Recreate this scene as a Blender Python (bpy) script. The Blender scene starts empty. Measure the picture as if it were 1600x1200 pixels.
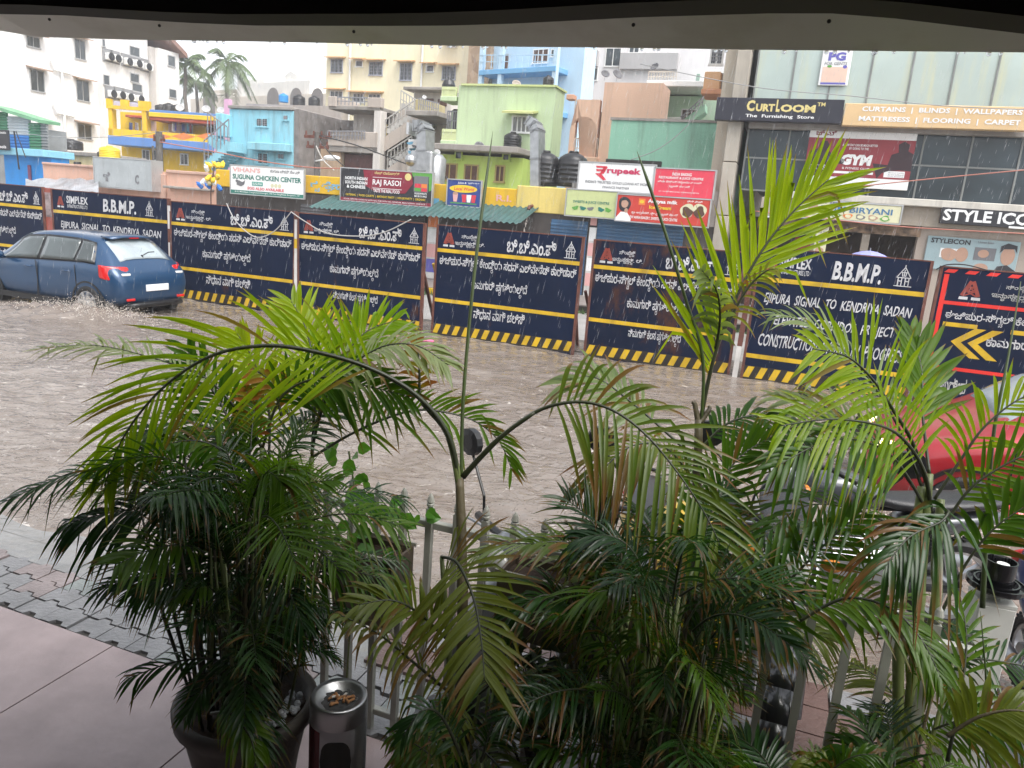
import bpy, math, random
from mathutils import Vector, Matrix, noise
R = math.radians
SC = bpy.context.scene
COL = SC.collection
random.seed(11)

# ------------------------------------------------------------------ camera, world, sun, exposure
CAMZ = 2.35
FPX = 1155.0                       # focal length in pixels of the 1600 px wide photo
PITCH, ROLL = R(13.0), R(4.45)
cF = Vector((0, math.cos(PITCH), -math.sin(PITCH)))
cU0 = Vector((0, math.sin(PITCH), math.cos(PITCH)))
cR0 = Vector((1, 0, 0))
cR = math.cos(ROLL)*cR0 + math.sin(ROLL)*cU0
cU = -math.sin(ROLL)*cR0 + math.cos(ROLL)*cU0
cam = bpy.data.cameras.new('camera')
camo = bpy.data.objects.new('camera', cam)
COL.objects.link(camo)
camo.matrix_world = Matrix(((cR.x, cU.x, -cF.x, 0), (cR.y, cU.y, -cF.y, 0), (cR.z, cU.z, -cF.z, CAMZ), (0, 0, 0, 1)))
cam.sensor_width = 36.0
cam.lens = FPX/1600*36
cam.clip_start = 0.05
cam.clip_end = 2000
SC.camera = camo

W = bpy.data.worlds.new('World')
SC.world = W
W.use_nodes = True
wn, wl = W.node_tree.nodes, W.node_tree.links
bg = wn['Background']
sky = wn.new('ShaderNodeTexSky')
sky.sky_type = 'NISHITA'
sky.sun_disc = False
sky.sun_elevation = R(58)
sky.sun_rotation = R(142)
sky.air_density = 1.0
sky.dust_density = 2.5
sky.ozone_density = 1.0
hs = wn.new('ShaderNodeHueSaturation')          # overcast: the cloud deck takes the blue out of the sky
hs.inputs['Saturation'].default_value = 0.22
wl.new(sky.outputs[0], hs.inputs['Color'])
wl.new(hs.outputs[0], bg.inputs[0])
bg.inputs[1].default_value = 0.15

sl = bpy.data.lights.new('sun', 'SUN')
sl.energy = 1.2
sl.angle = R(40)
sl.color = (1.0, 0.97, 0.93)
so = bpy.data.objects.new('sun', sl)
COL.objects.link(so)
sd = Vector((math.sin(R(142))*math.cos(R(58)), math.cos(R(142))*math.cos(R(58)), math.sin(R(58))))
so.rotation_euler = sd.to_track_quat('Z', 'Y').to_euler()
so.location = (0, 10, 30)

SC.view_settings.view_transform = 'Standard'
SC.view_settings.look = 'None'
SC.view_settings.exposure = 1.3
SC.view_settings.gamma = 1.0
SC.cycles.use_denoising = True
SC.cycles.max_bounces = 8
SC.cycles.transparent_max_bounces = 12
SC.cycles.volume_bounces = 1

# ------------------------------------------------------------------ plan geometry
ANG = R(-19.86)                                   # direction of the street in plan
D = Vector((math.cos(ANG), math.sin(ANG), 0))     # along the street, to the right
N = Vector((-D.y, D.x, 0))                        # across the street, away from the camera
A0 = Vector((-1.53, 13.88, 0))                    # on the line of the barriers
CAM = Vector((0, 0, CAMZ))

def ray(x, y): return cF + (x-800)/FPX*cR - (y-600)/FPX*cU
def at_z(x, y, z):
    d = ray(x, y)
    return CAM + d*((z-CAMZ)/d.z)
def at_depth(x, y, dep): return CAM + ray(x, y)*dep
def at_t(x, y, t):
    d = ray(x, y)
    return CAM + d*((A0+N*t-CAM).dot(N)/d.dot(N))
def st(s, t, z=0.0): return A0 + D*s + N*t + Vector((0, 0, z))
def proj(P):
    v = P-CAM; z = v.dot(cF)
    return 800+FPX*v.dot(cR)/z, 600-FPX*v.dot(cU)/z
def to_st(P):
    v = P-A0
    return v.dot(D), v.dot(N), P.z
HORX = math.tan(ROLL)
def hor(x): return 600-FPX*math.tan(PITCH)/math.cos(ROLL)+HORX*(x-800)

# ------------------------------------------------------------------ objects
def tag(o, label, cat, group=None, kind=None):
    if label: o['label'] = label
    if cat: o['category'] = cat
    if group: o['group'] = group
    if kind: o['kind'] = kind
    return o

def thing(name, label, cat, loc=(0, 0, 0), rz=0.0, group=None):
    o = bpy.data.objects.new(name, None)
    COL.objects.link(o)
    o.empty_display_size = 0.2
    o.location = loc
    o.rotation_euler = (0, 0, rz)
    return tag(o, label, cat, group)

def sthing(name, label, cat, s, t, z=0.0, rot=0.0, group=None):
    return thing(name, label, cat, st(s, t, z), ANG+rot, group)

def copy_tree(o, parent=None):
    c = o.copy()
    COL.objects.link(c)
    c.parent = parent
    for ch in list(o.children):
        copy_tree(ch, c)
    return c

class MB:
    def __init__(self):
        self.v = []; self.f = []; self.mi = []; self.m = 0; self.X = None; self.col = []
        self.c = (0, 0, 0)
    def add(self, vs, fs):
        b = len(self.v)
        if self.X is not None: vs = [self.X @ Vector(p) for p in vs]
        self.v += [tuple(p) for p in vs]
        self.col += [self.c]*len(vs)
        for q in fs:
            self.f.append([i+b for i in q]); self.mi.append(self.m)
        return b
    def box(self, x0, y0, z0, x1, y1, z1):
        self.add([(x0, y0, z0), (x1, y0, z0), (x1, y1, z0), (x0, y1, z0), (x0, y0, z1), (x1, y0, z1), (x1, y1, z1), (x0, y1, z1)],
                 [(0, 3, 2, 1), (4, 5, 6, 7), (0, 1, 5, 4), (1, 2, 6, 5), (2, 3, 7, 6), (3, 0, 4, 7)])
    def bbox(self, x0, y0, z0, x1, y1, z1, b=0.01):
        b = min(b, abs(x1-x0)/2.2, abs(y1-y0)/2.2, abs(z1-z0)/2.2)
        vs = []; idx = {}
        for i, x in enumerate((x0, x1)):
            for j, y in enumerate((y0, y1)):
                for k, z in enumerate((z0, z1)):
                    dx = b*(1-2*i); dy = b*(1-2*j); dz = b*(1-2*k)
                    idx[i, j, k] = len(vs)
                    vs += [(x, y+dy, z+dz), (x+dx, y, z+dz), (x+dx, y+dy, z)]
        def p(i, j, k, a): return idx[i, j, k]+a
        fs = []
        for i in (0, 1): fs.append([p(i, 0, 0, 0), p(i, 1, 0, 0), p(i, 1, 1, 0), p(i, 0, 1, 0)][::(1 if i else -1)])
        for j in (0, 1): fs.append([p(0, j, 0, 1), p(1, j, 0, 1), p(1, j, 1, 1), p(0, j, 1, 1)][::(-1 if j else 1)])
        for k in (0, 1): fs.append([p(0, 0, k, 2), p(1, 0, k, 2), p(1, 1, k, 2), p(0, 1, k, 2)][::(1 if k else -1)])
        for i in (0, 1):
            for j in (0, 1): fs.append([p(i, j, 0, 0), p(i, j, 1, 0), p(i, j, 1, 1), p(i, j, 0, 1)])
            for k in (0, 1): fs.append([p(i, 0, k, 0), p(i, 1, k, 0), p(i, 1, k, 2), p(i, 0, k, 2)])
        for j in (0, 1):
            for k in (0, 1): fs.append([p(0, j, k, 1), p(1, j, k, 1), p(1, j, k, 2), p(0, j, k, 2)])
        for i in (0, 1):
            for j in (0, 1):
                for k in (0, 1): fs.append([p(i, j, k, 0), p(i, j, k, 1), p(i, j, k, 2)])
        self.add(vs, fs)
    def quad(self, a, b, c, d): self.add([a, b, c, d], [(0, 1, 2, 3)])
    def poly(self, pts): self.add(pts, [tuple(range(len(pts)))])
    def prism(self, pts, off):
        n = len(pts); off = Vector(off)
        vs = [Vector(p) for p in pts]
        self.add(vs+[p+off for p in vs], [tuple(range(n)), tuple(range(2*n-1, n-1, -1))]+[(i, (i+1) % n, (i+1) % n+n, i+n) for i in range(n)])
    def bar(self, p0, p1, w, h=None, up=(0, 0, 1)):
        h = h or w
        p0 = Vector(p0); p1 = Vector(p1); t = (p1-p0).normalized(); u = Vector(up)
        if abs(t.dot(u)) > .98: u = Vector((0, 1, 0))
        s = t.cross(u).normalized(); u = s.cross(t)
        vs = [p+s*a*w/2+u*b*h/2 for p in (p0, p1) for a, b in ((-1, -1), (1, -1), (1, 1), (-1, 1))]
        self.add(vs, [(0, 1, 2, 3), (7, 6, 5, 4), (0, 4, 5, 1), (1, 5, 6, 2), (2, 6, 7, 3), (3, 7, 4, 0)])
    def tube(self, pts, r, n=8, caps=True):
        pts = [Vector(p) for p in pts]
        rs = r if isinstance(r, (list, tuple)) else [r]*len(pts)
        ring = []; u = None
        for i, p in enumerate(pts):
            t = (pts[min(i+1, len(pts)-1)]-pts[max(i-1, 0)])
            if t.length < 1e-9: t = Vector((0, 0, 1))
            t.normalize()
            if u is None:
                u = Vector((0, 0, 1)) if abs(t.z) < .9 else Vector((1, 0, 0))
            u = (u-t*u.dot(t)).normalized(); w = t.cross(u)
            for k in range(n):
                a = 2*math.pi*k/n
                ring.append(p+(u*math.cos(a)+w*math.sin(a))*rs[i])
        fs = []
        for i in range(len(pts)-1):
            for k in range(n):
                a = i*n+k; b = i*n+(k+1) % n
                fs.append((a, b, b+n, a+n))
        if caps:
            fs.append(tuple(range(n-1, -1, -1))); fs.append(tuple(range((len(pts)-1)*n, len(pts)*n)))
        self.add(ring, fs)
    def cyl(self, p0, p1, r0, r1=None, n=16): self.tube([p0, p1], [r0, r0 if r1 is None else r1], n)
    def lathe(self, prof, c=(0, 0, 0), n=24, axis='z', closed=False):
        c = Vector(c); vs = []
        for r, h in prof:
            for k in range(n):
                a = 2*math.pi*k/n
                p = (r*math.cos(a), r*math.sin(a), h) if axis == 'z' else (r*math.cos(a), h, r*math.sin(a)) if axis == 'y' else (h, r*math.cos(a), r*math.sin(a))
                vs.append(c+Vector(p))
        fs = []; m = len(prof)
        for i in range(m if closed else m-1):
            j = (i+1) % m
            for k in range(n): fs.append((i*n+k, i*n+(k+1) % n, j*n+(k+1) % n, j*n+k))
        self.add(vs, fs)
    def sphere(self, c, rx, ry=None, rz=None, n=12, m=8, z0=-1.0):
        ry = rx if ry is None else ry; rz = rx if rz is None else rz; vs = []
        a0 = math.asin(z0)
        for i in range(m+1):
            a = a0+(math.pi/2-a0)*i/m
            for k in range(n):
                b = 2*math.pi*k/n
                vs.append((c[0]+rx*math.cos(a)*math.cos(b), c[1]+ry*math.cos(a)*math.sin(b), c[2]+rz*math.sin(a)))
        self.add(vs, [(i*n+k, i*n+(k+1) % n, (i+1)*n+(k+1) % n, (i+1)*n+k) for i in range(m) for k in range(n)])
    def loft(self, rings, caps=True):
        n = len(rings[0]); vs = [p for r in rings for p in r]; fs = []
        for i in range(len(rings)-1):
            for k in range(n): fs.append((i*n+k, i*n+(k+1) % n, (i+1)*n+(k+1) % n, (i+1)*n+k))
        if caps: fs += [tuple(range(n-1, -1, -1)), tuple(range((len(rings)-1)*n, len(rings)*n))]
        self.add(vs, fs)
    def build(self, name, mat, parent=None, smooth=False, sub=0, world=False, recalc=False, solid=0.0, colattr=False):
        vs = self.v
        if world and parent is not None:
            inv = (Matrix.Translation(parent.location) @ parent.rotation_euler.to_matrix().to_4x4()).inverted()
            vs = [inv @ Vector(p) for p in vs]
        me = bpy.data.meshes.new(name)
        me.from_pydata([tuple(p) for p in vs], [], self.f)
        mats = mat if isinstance(mat, (list, tuple)) else [mat]
        for q in mats: me.materials.append(q)
        if len(mats) > 1: me.polygons.foreach_set('material_index', self.mi)
        if smooth: me.polygons.foreach_set('use_smooth', [True]*len(me.polygons))
        if colattr:
            ca = me.color_attributes.new('leaf', 'FLOAT_COLOR', 'POINT')
            ca.data.foreach_set('color', [x for c in self.col for x in (c[0], c[1], c[2], 1.0)])
        if recalc:
            import bmesh
            b = bmesh.new(); b.from_mesh(me); bmesh.ops.recalc_face_normals(b, faces=b.faces); b.to_mesh(me); b.free()
        me.update()
        o = bpy.data.objects.new(name, me)
        COL.objects.link(o)
        if parent is not None: o.parent = parent
        if solid:
            md = o.modifiers.new('s', 'SOLIDIFY'); md.thickness = solid; md.offset = 0
        if sub:
            md = o.modifiers.new('sub', 'SUBSURF'); md.levels = sub; md.render_levels = sub
        return o

# ------------------------------------------------------------------ materials
_mats = {}
def M(name, col=(.5, .5, .5), rough=.6, metal=0.0, var=.12, scale=2.0, bump=0.0, bscale=60.0, streak=0.0, stain_tint=(.10, .085, .07), spec=.5, rust=0.0, emit=0.0, tri=None):
    if name in _mats: return _mats[name]
    m = bpy.data.materials.new(name); m.use_nodes = True
    n = m.node_tree.nodes; l = m.node_tree.links; b = n['Principled BSDF']
    b.inputs['Roughness'].default_value = rough
    b.inputs['Metallic'].default_value = metal
    b.inputs['Specular IOR Level'].default_value = spec
    tc = n.new('ShaderNodeTexCoord')
    rgb = n.new('ShaderNodeRGB'); rgb.outputs[0].default_value = (*col, 1); cur = rgb.outputs[0]
    if var:
        nz = n.new('ShaderNodeTexNoise'); nz.inputs['Scale'].default_value = scale; nz.inputs['Detail'].default_value = 5
        l.new(tc.outputs['Object'], nz.inputs['Vector'])
        mr = n.new('ShaderNodeMapRange'); mr.inputs['From Min'].default_value = .3; mr.inputs['From Max'].default_value = .7
        mr.inputs['To Min'].default_value = 1-var; mr.inputs['To Max'].default_value = 1+var*.6
        l.new(nz.outputs[0], mr.inputs['Value'])
        mx = n.new('ShaderNodeVectorMath'); mx.operation = 'SCALE'
        l.new(cur, mx.inputs[0]); l.new(mr.outputs[0], mx.inputs['Scale']); cur = mx.outputs[0]
    if streak:
        mp = n.new('ShaderNodeMapping'); mp.inputs['Scale'].default_value = (2.2, 2.2, .22)
        l.new(tc.outputs['Object'], mp.inputs['Vector'])
        nz = n.new('ShaderNodeTexNoise'); nz.inputs['Scale'].default_value = 1.6; nz.inputs['Detail'].default_value = 6; nz.inputs['Roughness'].default_value = .65
        l.new(mp.outputs[0], nz.inputs['Vector'])
        mr = n.new('ShaderNodeMapRange'); mr.inputs['From Min'].default_value = .5; mr.inputs['From Max'].default_value = .75; mr.inputs['To Max'].default_value = streak
        l.new(nz.outputs[0], mr.inputs['Value'])
        mx = n.new('ShaderNodeMixRGB'); mx.inputs[2].default_value = (*stain_tint, 1)
        l.new(mr.outputs[0], mx.inputs[0]); l.new(cur, mx.inputs[1]); cur = mx.outputs[0]
    if rust:
        nz = n.new('ShaderNodeTexNoise'); nz.inputs['Scale'].default_value = 1.9; nz.inputs['Detail'].default_value = 9; nz.inputs['Roughness'].default_value = .72
        mp = n.new('ShaderNodeMapping'); mp.inputs['Scale'].default_value = (1.2, 1.2, .5)
        oi = n.new('ShaderNodeObjectInfo')
        va = n.new('ShaderNodeVectorMath'); va.operation = 'MULTIPLY_ADD'; va.inputs[1].default_value = (1, 1, 1)
        cb = n.new('ShaderNodeCombineXYZ'); mm = n.new('ShaderNodeMath'); mm.operation = 'MULTIPLY'; mm.inputs[1].default_value = 40
        l.new(oi.outputs['Random'], mm.inputs[0]); l.new(mm.outputs[0], cb.inputs[0])
        l.new(tc.outputs['Object'], va.inputs[0]); l.new(cb.outputs[0], va.inputs[2])
        l.new(va.outputs[0], mp.inputs['Vector']); l.new(mp.outputs[0], nz.inputs['Vector'])
        mr = n.new('ShaderNodeMapRange'); mr.inputs['From Min'].default_value = .62-.12*rust; mr.inputs['From Max'].default_value = .70-.08*rust; mr.inputs['To Max'].default_value = .9
        l.new(nz.outputs[0], mr.inputs['Value'])
        mx = n.new('ShaderNodeMixRGB'); mx.inputs[2].default_value = (.07, .028, .016, 1)
        l.new(mr.outputs[0], mx.inputs[0]); l.new(cur, mx.inputs[1]); cur = mx.outputs[0]
    l.new(cur, b.inputs['Base Color'])
    if emit:
        l.new(cur, b.inputs['Emission Color']); b.inputs['Emission Strength'].default_value = emit
    if bump:
        nz = n.new('ShaderNodeTexNoise'); nz.inputs['Scale'].default_value = bscale; nz.inputs['Detail'].default_value = 4
        l.new(tc.outputs['Object'], nz.inputs['Vector'])
        bp = n.new('ShaderNodeBump'); bp.inputs['Strength'].default_value = bump; bp.inputs['Distance'].default_value = .02
        l.new(nz.outputs[0], bp.inputs['Height']); l.new(bp.outputs[0], b.inputs['Normal'])
    _mats[name] = m
    return m

def wallm(name, col=(.5, .5, .5), st_=.28): return M('plaster_'+name, col, .8, var=.10, scale=.7, bump=.25, bscale=18, streak=st_)
GLASS = M('window_glass', (.05, .06, .065), .08, var=.5, scale=.8, spec=.8)
DARKIN = M('dark_opening', (.03, .027, .025), .8)
CONC = M('raw_concrete', (.30, .275, .25), .85, var=.25, scale=1.2, bump=.4, bscale=25, streak=.5)
WHITEP = M('white_paint', (.78, .78, .76), .5, var=.06)
BLACKP = M('black_plastic', (.012, .012, .013), .35, var=.2, bump=.1, bscale=90)
METAL = M('galvanised_metal', (.42, .43, .44), .42, .8, var=.2, scale=6, bump=.15, bscale=30)
GRILLE = M('grille_paint', (.25, .25, .27), .6)
BROWNW = M('brown_wood', (.11, .05, .03), .6, var=.3, scale=5)

# ------------------------------------------------------------------ lettering (text turned into mesh, fitted to a rectangle)
_tc = {}
KSUB = {}
def text_geo(s, bold=0.0):
    k = (s, bold)
    if k in _tc: return _tc[k]
    def raw(t):
        c = bpy.data.curves.new('t', 'FONT'); c.body = t; c.offset = bold; c.resolution_u = 2
        o = bpy.data.objects.new('t', c)
        m = o.to_mesh()
        vs = [(v.co.x, v.co.y) for v in m.vertices]; fs = [tuple(p.vertices) for p in m.polygons]
        o.to_mesh_clear(); bpy.data.objects.remove(o); bpy.data.curves.remove(c)
        return vs, fs
    main = ''; subs = []; i = 0
    while i < len(s):                      # Kannada conjuncts: the second consonant is written small below the first
        if s[i] == '\u0ccd' and i+1 < len(s) and 0x0c95 <= ord(s[i+1]) <= 0x0cb9:
            subs.append((len(main), s[i+1])); i += 2
        else:
            main += s[i]; i += 1
    vs, fs = raw(main); vs = list(vs); fs = list(fs)
    for pos, ch in subs:
        pv, _ = raw(main[:pos])
        x = max((p[0] for p in pv), default=0)
        sv, sf = raw(ch)
        w = max(p[0] for p in sv)
        b = len(vs)
        vs += [(x-.38*w+p[0]*.62, p[1]*.55-.42) for p in sv]; fs += [tuple(q+b for q in f) for f in sf]
    _tc[k] = (vs, fs)
    return vs, fs

def lettering(mb, s, x0, z0, x1, z1, y=-.004, bold=.012, shear=0.0, wob=0.0):
    vs, fs = text_geo(s, bold)
    if not vs: return
    ax = min(p[0] for p in vs); bx = max(p[0] for p in vs); az = min(p[1] for p in vs); bz = max(p[1] for p in vs)
    sx = (x1-x0)/max(bx-ax, 1e-6); sz = (z1-z0)/max(bz-az, 1e-6)
    ph = random.random()*9
    mb.add([(x0+(p[0]-ax)*sx+shear*(p[1]-az)*sz, y, z0+(p[1]-az)*sz+wob*math.sin(p[0]*3+ph)) for p in vs], fs)
# ------------------------------------------------------------------ the ground, flooded street, paving
def nodes_of(m): return m.node_tree.nodes, m.node_tree.links

gm = M('wet_earth', (.17, .15, .13), .5, var=.3, scale=.5, bump=.5, bscale=8)
g = MB()
g.quad((-900, -60, -.3), (900, -60, -.3), (900, 1500, -.3), (-900, 1500, -.3))
tag(g.build('ground', gm), 'wet ground under the flooded street and the houses', 'ground', kind='structure')

def water_mat():
    m = bpy.data.materials.new('muddy_water'); m.use_nodes = True
    n, l = nodes_of(m); b = n['Principled BSDF']
    tc = n.new('ShaderNodeTexCoord')
    mp = n.new('ShaderNodeMapping'); mp.inputs['Rotation'].default_value = (0, 0, -ANG); mp.inputs['Scale'].default_value = (.9, 1.35, 1)
    l.new(tc.outputs['Object'], mp.inputs['Vector'])
    n1 = n.new('ShaderNodeTexNoise'); n1.inputs['Scale'].default_value = 1.3; n1.inputs['Detail'].default_value = 7; n1.inputs['Roughness'].default_value = .6; n1.inputs['Distortion'].default_value = 1.2
    l.new(mp.outputs[0], n1.inputs['Vector'])
    cr = n.new('ShaderNodeValToRGB')
    cr.color_ramp.elements[0].position = .3; cr.color_ramp.elements[0].color = (.15, .118, .095, 1)
    cr.color_ramp.elements[1].position = .75; cr.color_ramp.elements[1].color = (.25, .215, .188, 1)
    l.new(n1.outputs[0], cr.inputs[0])
    # froth: broken pale threads and specks thrown up by the rain
    n2 = n.new('ShaderNodeTexNoise'); n2.inputs['Scale'].default_value = 5; n2.inputs['Detail'].default_value = 8; n2.inputs['Roughness'].default_value = .75; n2.inputs['Distortion'].default_value = 1.5
    l.new(mp.outputs[0], n2.inputs['Vector'])
    r2 = n.new('ShaderNodeMapRange'); r2.inputs['From Min'].default_value = .60; r2.inputs['From Max'].default_value = .66; r2.inputs['To Max'].default_value = .75
    l.new(n2.outputs[0], r2.inputs['Value'])
    mx = n.new('ShaderNodeMixRGB'); mx.inputs[2].default_value = (.66, .61, .56, 1)
    l.new(r2.outputs[0], mx.inputs[0]); l.new(cr.outputs[0], mx.inputs[1]); l.new(mx.outputs[0], b.inputs['Base Color'])
    b.inputs['Roughness'].default_value = .07; b.inputs['IOR'].default_value = 1.45; b.inputs['Specular IOR Level'].default_value = .8
    n3 = n.new('ShaderNodeTexNoise'); n3.inputs['Scale'].default_value = 5.5; n3.inputs['Detail'].default_value = 4; n3.inputs['Roughness'].default_value = .5; n3.inputs['Distortion'].default_value = .9
    l.new(mp.outputs[0], n3.inputs['Vector'])
    n4 = n.new('ShaderNodeTexVoronoi'); n4.inputs['Scale'].default_value = 24      # pock marks of falling rain
    l.new(tc.outputs['Object'], n4.inputs['Vector'])
    r4 = n.new('ShaderNodeMapRange'); r4.inputs['From Max'].default_value = .25; r4.inputs['To Min'].default_value = .35; r4.inputs['To Max'].default_value = 0
    l.new(n4.outputs['Distance'], r4.inputs['Value'])
    ad = n.new('ShaderNodeMath'); l.new(n3.outputs[0], ad.inputs[0]); l.new(r4.outputs[0], ad.inputs[1])
    bp = n.new('ShaderNodeBump'); bp.inputs['Strength'].default_value = .7; bp.inputs['Distance'].default_value = .06
    l.new(ad.outputs[0], bp.inputs['Height']); l.new(bp.outputs[0], b.inputs['Normal'])
    return m
WATER = water_mat()

CAR_S, CAR_T = -6.82, -1.93                # blue car: centre in street coordinates
WAKES = [(-5.35, -2.95, .10, .5), (-4.8, -2.7, .08, .7), (-5.9, -3.3, .10, .7), (-6.6, -3.1, .06, .8), (1.6, 0, 0, 1)]
RED_S, RED_T = 9.02, -4.75
WAKES += [(RED_S-1.3, RED_T-1.0, .13, .5), (RED_S-.7, RED_T-1.3, .08, .7), (RED_S, RED_T-1.4, .06, .8)]
def wave(s, t):
    z = .026*noise.noise((s*.7, t*1.5, 1.3)) + .026*noise.noise((s*2.1, t*4.2, 4.1)) + .013*noise.noise((s*5, t*8, 8.2))
    # long bow waves running along the kerb side
    z += .012*math.sin(t*3.1+s*.35+1.5*noise.noise((s*.3, t*.3, 0)))*max(0, noise.noise((s*.25, t*.4, 7))+.25)
    for a, b, h, r in WAKES:
        d = math.hypot((s-a)/1.5, t-b)/r
        if d < 1.6: z += h*math.exp(-d*d*2)*(1+.7*noise.noise((s*5, t*7, 2)))
    return z
wb = MB()
def wgrid(s0, s1, ds, t0, t1, dt, fl=1.0):
    ns = int((s1-s0)/ds); nt = int((t1-t0)/dt)
    vs = [st(s0+i*ds, t0+j*dt, fl*wave(s0+i*ds, t0+j*dt)) for j in range(nt+1) for i in range(ns+1)]
    wb.add(vs, [(j*(ns+1)+i, j*(ns+1)+i+1, (j+1)*(ns+1)+i+1, (j+1)*(ns+1)+i) for j in range(nt) for i in range(ns)])
wgrid(-13, 13, .065, -9.7, .3, .055)
tag(wb.build('water', WATER, smooth=True), 'brown rippled flood water over the whole street', 'flood water', kind='structure')
wb = MB()
for a, b, c, d in ((-80, -13, -9.6, 5.6), (13, 80, -9.6, 5.6), (-13, 13, .3, 5.6)):
    wb.quad(st(a, c, -.004), st(b, c, -.004), st(b, d, -.004), st(a, d, -.004))
tag(wb.build('water', WATER), 'brown flood water running on past the frame and behind the barriers', 'flood water', kind='structure')

# near side: concrete apron that slides under the water, interlocking pavers, smooth tiles
apm = M('wet_concrete', (.20, .20, .195), .13, var=.3, scale=2.5, bump=.6, bscale=9, streak=.25, spec=.6)
def rim(s): return -9.12+.22*noise.noise((s*.5, 3, 0))+.1*noise.noise((s*2, 3, 1))
ap = MB()
xs = [-30+i*.25 for i in range(240)]
rows = [(-9.63, .05), (-9.55, .05), (-9.45, .042), (-9.35, .03), (None, -.035)]
vs = []
for t, z in rows:
    for s in xs:
        tt = (rim(s)+.25) if t is None else t
        vs.append(st(s, tt, z+.012*noise.noise((s, tt, 5))))
n_ = len(xs)
ap.add(vs, [(j*n_+i, j*n_+i+1, (j+1)*n_+i+1, (j+1)*n_+i) for j in range(len(rows)-1) for i in range(n_-1)])
tag(ap.build('pavement', apm, smooth=True), 'pale wet concrete apron sloping into the flood water', 'pavement', kind='structure')

def paver_mesh():
    mb = MB(); L_, B_ = .20, .14; k = .03
    zz = .052
    rng = random.Random(3)
    for j in range(0, 3):
        for i in range(-30, 90):
            s0 = -5+i*L_*.985+(j % 2)*L_*.5*0; t0 = -10.05+j*B_
            off = .045*math.sin(0)
            # zig-zag long sides, plain ends
            def edge(tt): return [(0, 0), (.32, 0), (.42, k), (.68, k), (.78, 0), (1, 0)]
            g_ = .006
            lo = [(s0+g_+u*(L_-2*g_), t0+g_+v) for u, v in edge(0)]
            hi = [(s0+g_+u*(L_-2*g_), t0+B_-g_+v) for u, v in edge(0)][::-1]
            sh = 0
            dz = rng.uniform(-.004, .004); tx = rng.uniform(-.02, .02)
            mb.m = rng.choice((0, 0, 1, 2))
            mb.prism([st(a+sh, b, zz+dz+tx*(a-s0)) for a, b in lo+hi], (0, 0, -.03))
    return mb
pv = [M('paver_grey', (.20, .20, .205), .3, var=.25, scale=5, bump=.3, bscale=40, streak=.2),
      M('paver_pink', (.23, .19, .185), .3, var=.25, scale=5, bump=.3, bscale=40, streak=.2),
      M('paver_green', (.19, .21, .20), .3, var=.25, scale=5, bump=.3, bscale=40, streak=.2)]
tag(paver_mesh().build('paving', pv, recalc=True), 'band of interlocking zigzag pavers, grey and pink', 'paving', kind='structure')
sub = MB(); sub.quad(st(-30, -10.3, .035), st(30, -10.3, .035), st(30, -9.4, .035), st(-30, -9.4, .035))
tag(sub.build('paving_bed', M('paving_bed', (.06, .055, .05), .6), None), 'dark sand bed in the joints of the pavers', 'paving', kind='structure')
# patch of red pavers where the motorcycles stand
rp = MB(); rng = random.Random(8)
for i in range(20):
    for j in range(4):
        s0 = 4.4+i*.225; t0 = -9.6+j*.225
        rp.prism([st(s0+.005, t0+.005, .072), st(s0+.22, t0+.005, .072), st(s0+.22, t0+.22, .072), st(s0+.005, t0+.22, .072)], (0, 0, -.02)); rp.mi[-6:] = [rng.choice((0, 0, 1))]*6
tag(rp.build('paving', [M('paver_red', (.115, .07, .06), .3, var=.3, scale=4, bump=.3, bscale=40), pv[0]], recalc=True), 'square red and grey paving slabs behind the white fence', 'paving', kind='structure')

def tile_mat():
    m = M('floor_tile', (.36, .285, .28), .26, var=.22, scale=3.5, bump=.12, bscale=14, streak=.22, stain_tint=(.20, .17, .17))
    return m
fl = MB()
tl = .85
for i in range(-14, 16):
    for j in range(0, 9):
        s0 = 3.22+i*tl; t1 = -10.06-j*1.9
        fl.prism([st(s0+.004, t1-1.9+.004, .06), st(s0+tl-.004, t1-1.9+.004, .06), st(s0+tl-.004, t1, .06), st(s0+.004, t1, .06)], (0, 0, -.02))
tag(fl.build('floor', tile_mat(), recalc=True), 'smooth pinkish floor slabs under the canopy, wet and dull', 'floor', kind='structure')
fb = MB(); fb.quad(st(-20, -30, .045), st(26, -30, .045), st(26, -10.06, .045), st(-20, -10.06, .045))
tag(fb.build('floor_bed', M('floor_joint', (.08, .07, .07), .5)), 'dark joints between the floor slabs', 'floor', kind='structure')

# ------------------------------------------------------------------ the building the picture is taken from: canopy in front, dark room behind
cano = thing('canopy', 'dark canopy edge with a pale sheet lining across the top of the view', 'canopy', st(6.2, -11.2, 2.6), ANG)
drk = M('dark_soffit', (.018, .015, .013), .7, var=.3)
def cl(P): 
    a, b, c = to_st(P); return Vector((a-6.2, b+11.2, c-2.6))
# pale sheet lining hanging in a slope, its lower lip wet
sm = M('lining_sheet', (.66, .66, .61), .33, var=.18, scale=1.1, streak=.5, stain_tint=(.34, .30, .20), spec=.6)
TF = -10.98
sh = MB()
top_px = [(-700, 40), (-300, 30), (0, 48), (60, 58), (200, 62), (400, 65), (600, 69), (800, 73), (1000, 75), (1200, 78), (1400, 80), (1600, 82), (2100, 88)]
lo = []
for i in range(len(top_px)-1):
    (xa, ya), (xb, yb) = top_px[i], top_px[i+1]
    for k in range(4):
        lo.append((xa+(xb-xa)*k/4, ya+(yb-ya)*k/4))
lp = [cl(at_t(x, y, TF)) for x, y in lo]
for k in range(len(lp)-1):
    a, b = lp[k], lp[k+1]
    up = Vector((0, -.38, .10))
    sh.quad(a, b, b+up, a+up)
    sh.quad(a, a+Vector((0, .012, .05)), b+Vector((0, .012, .05)), b)
sh.build('lining_sheet', sm, cano)
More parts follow.
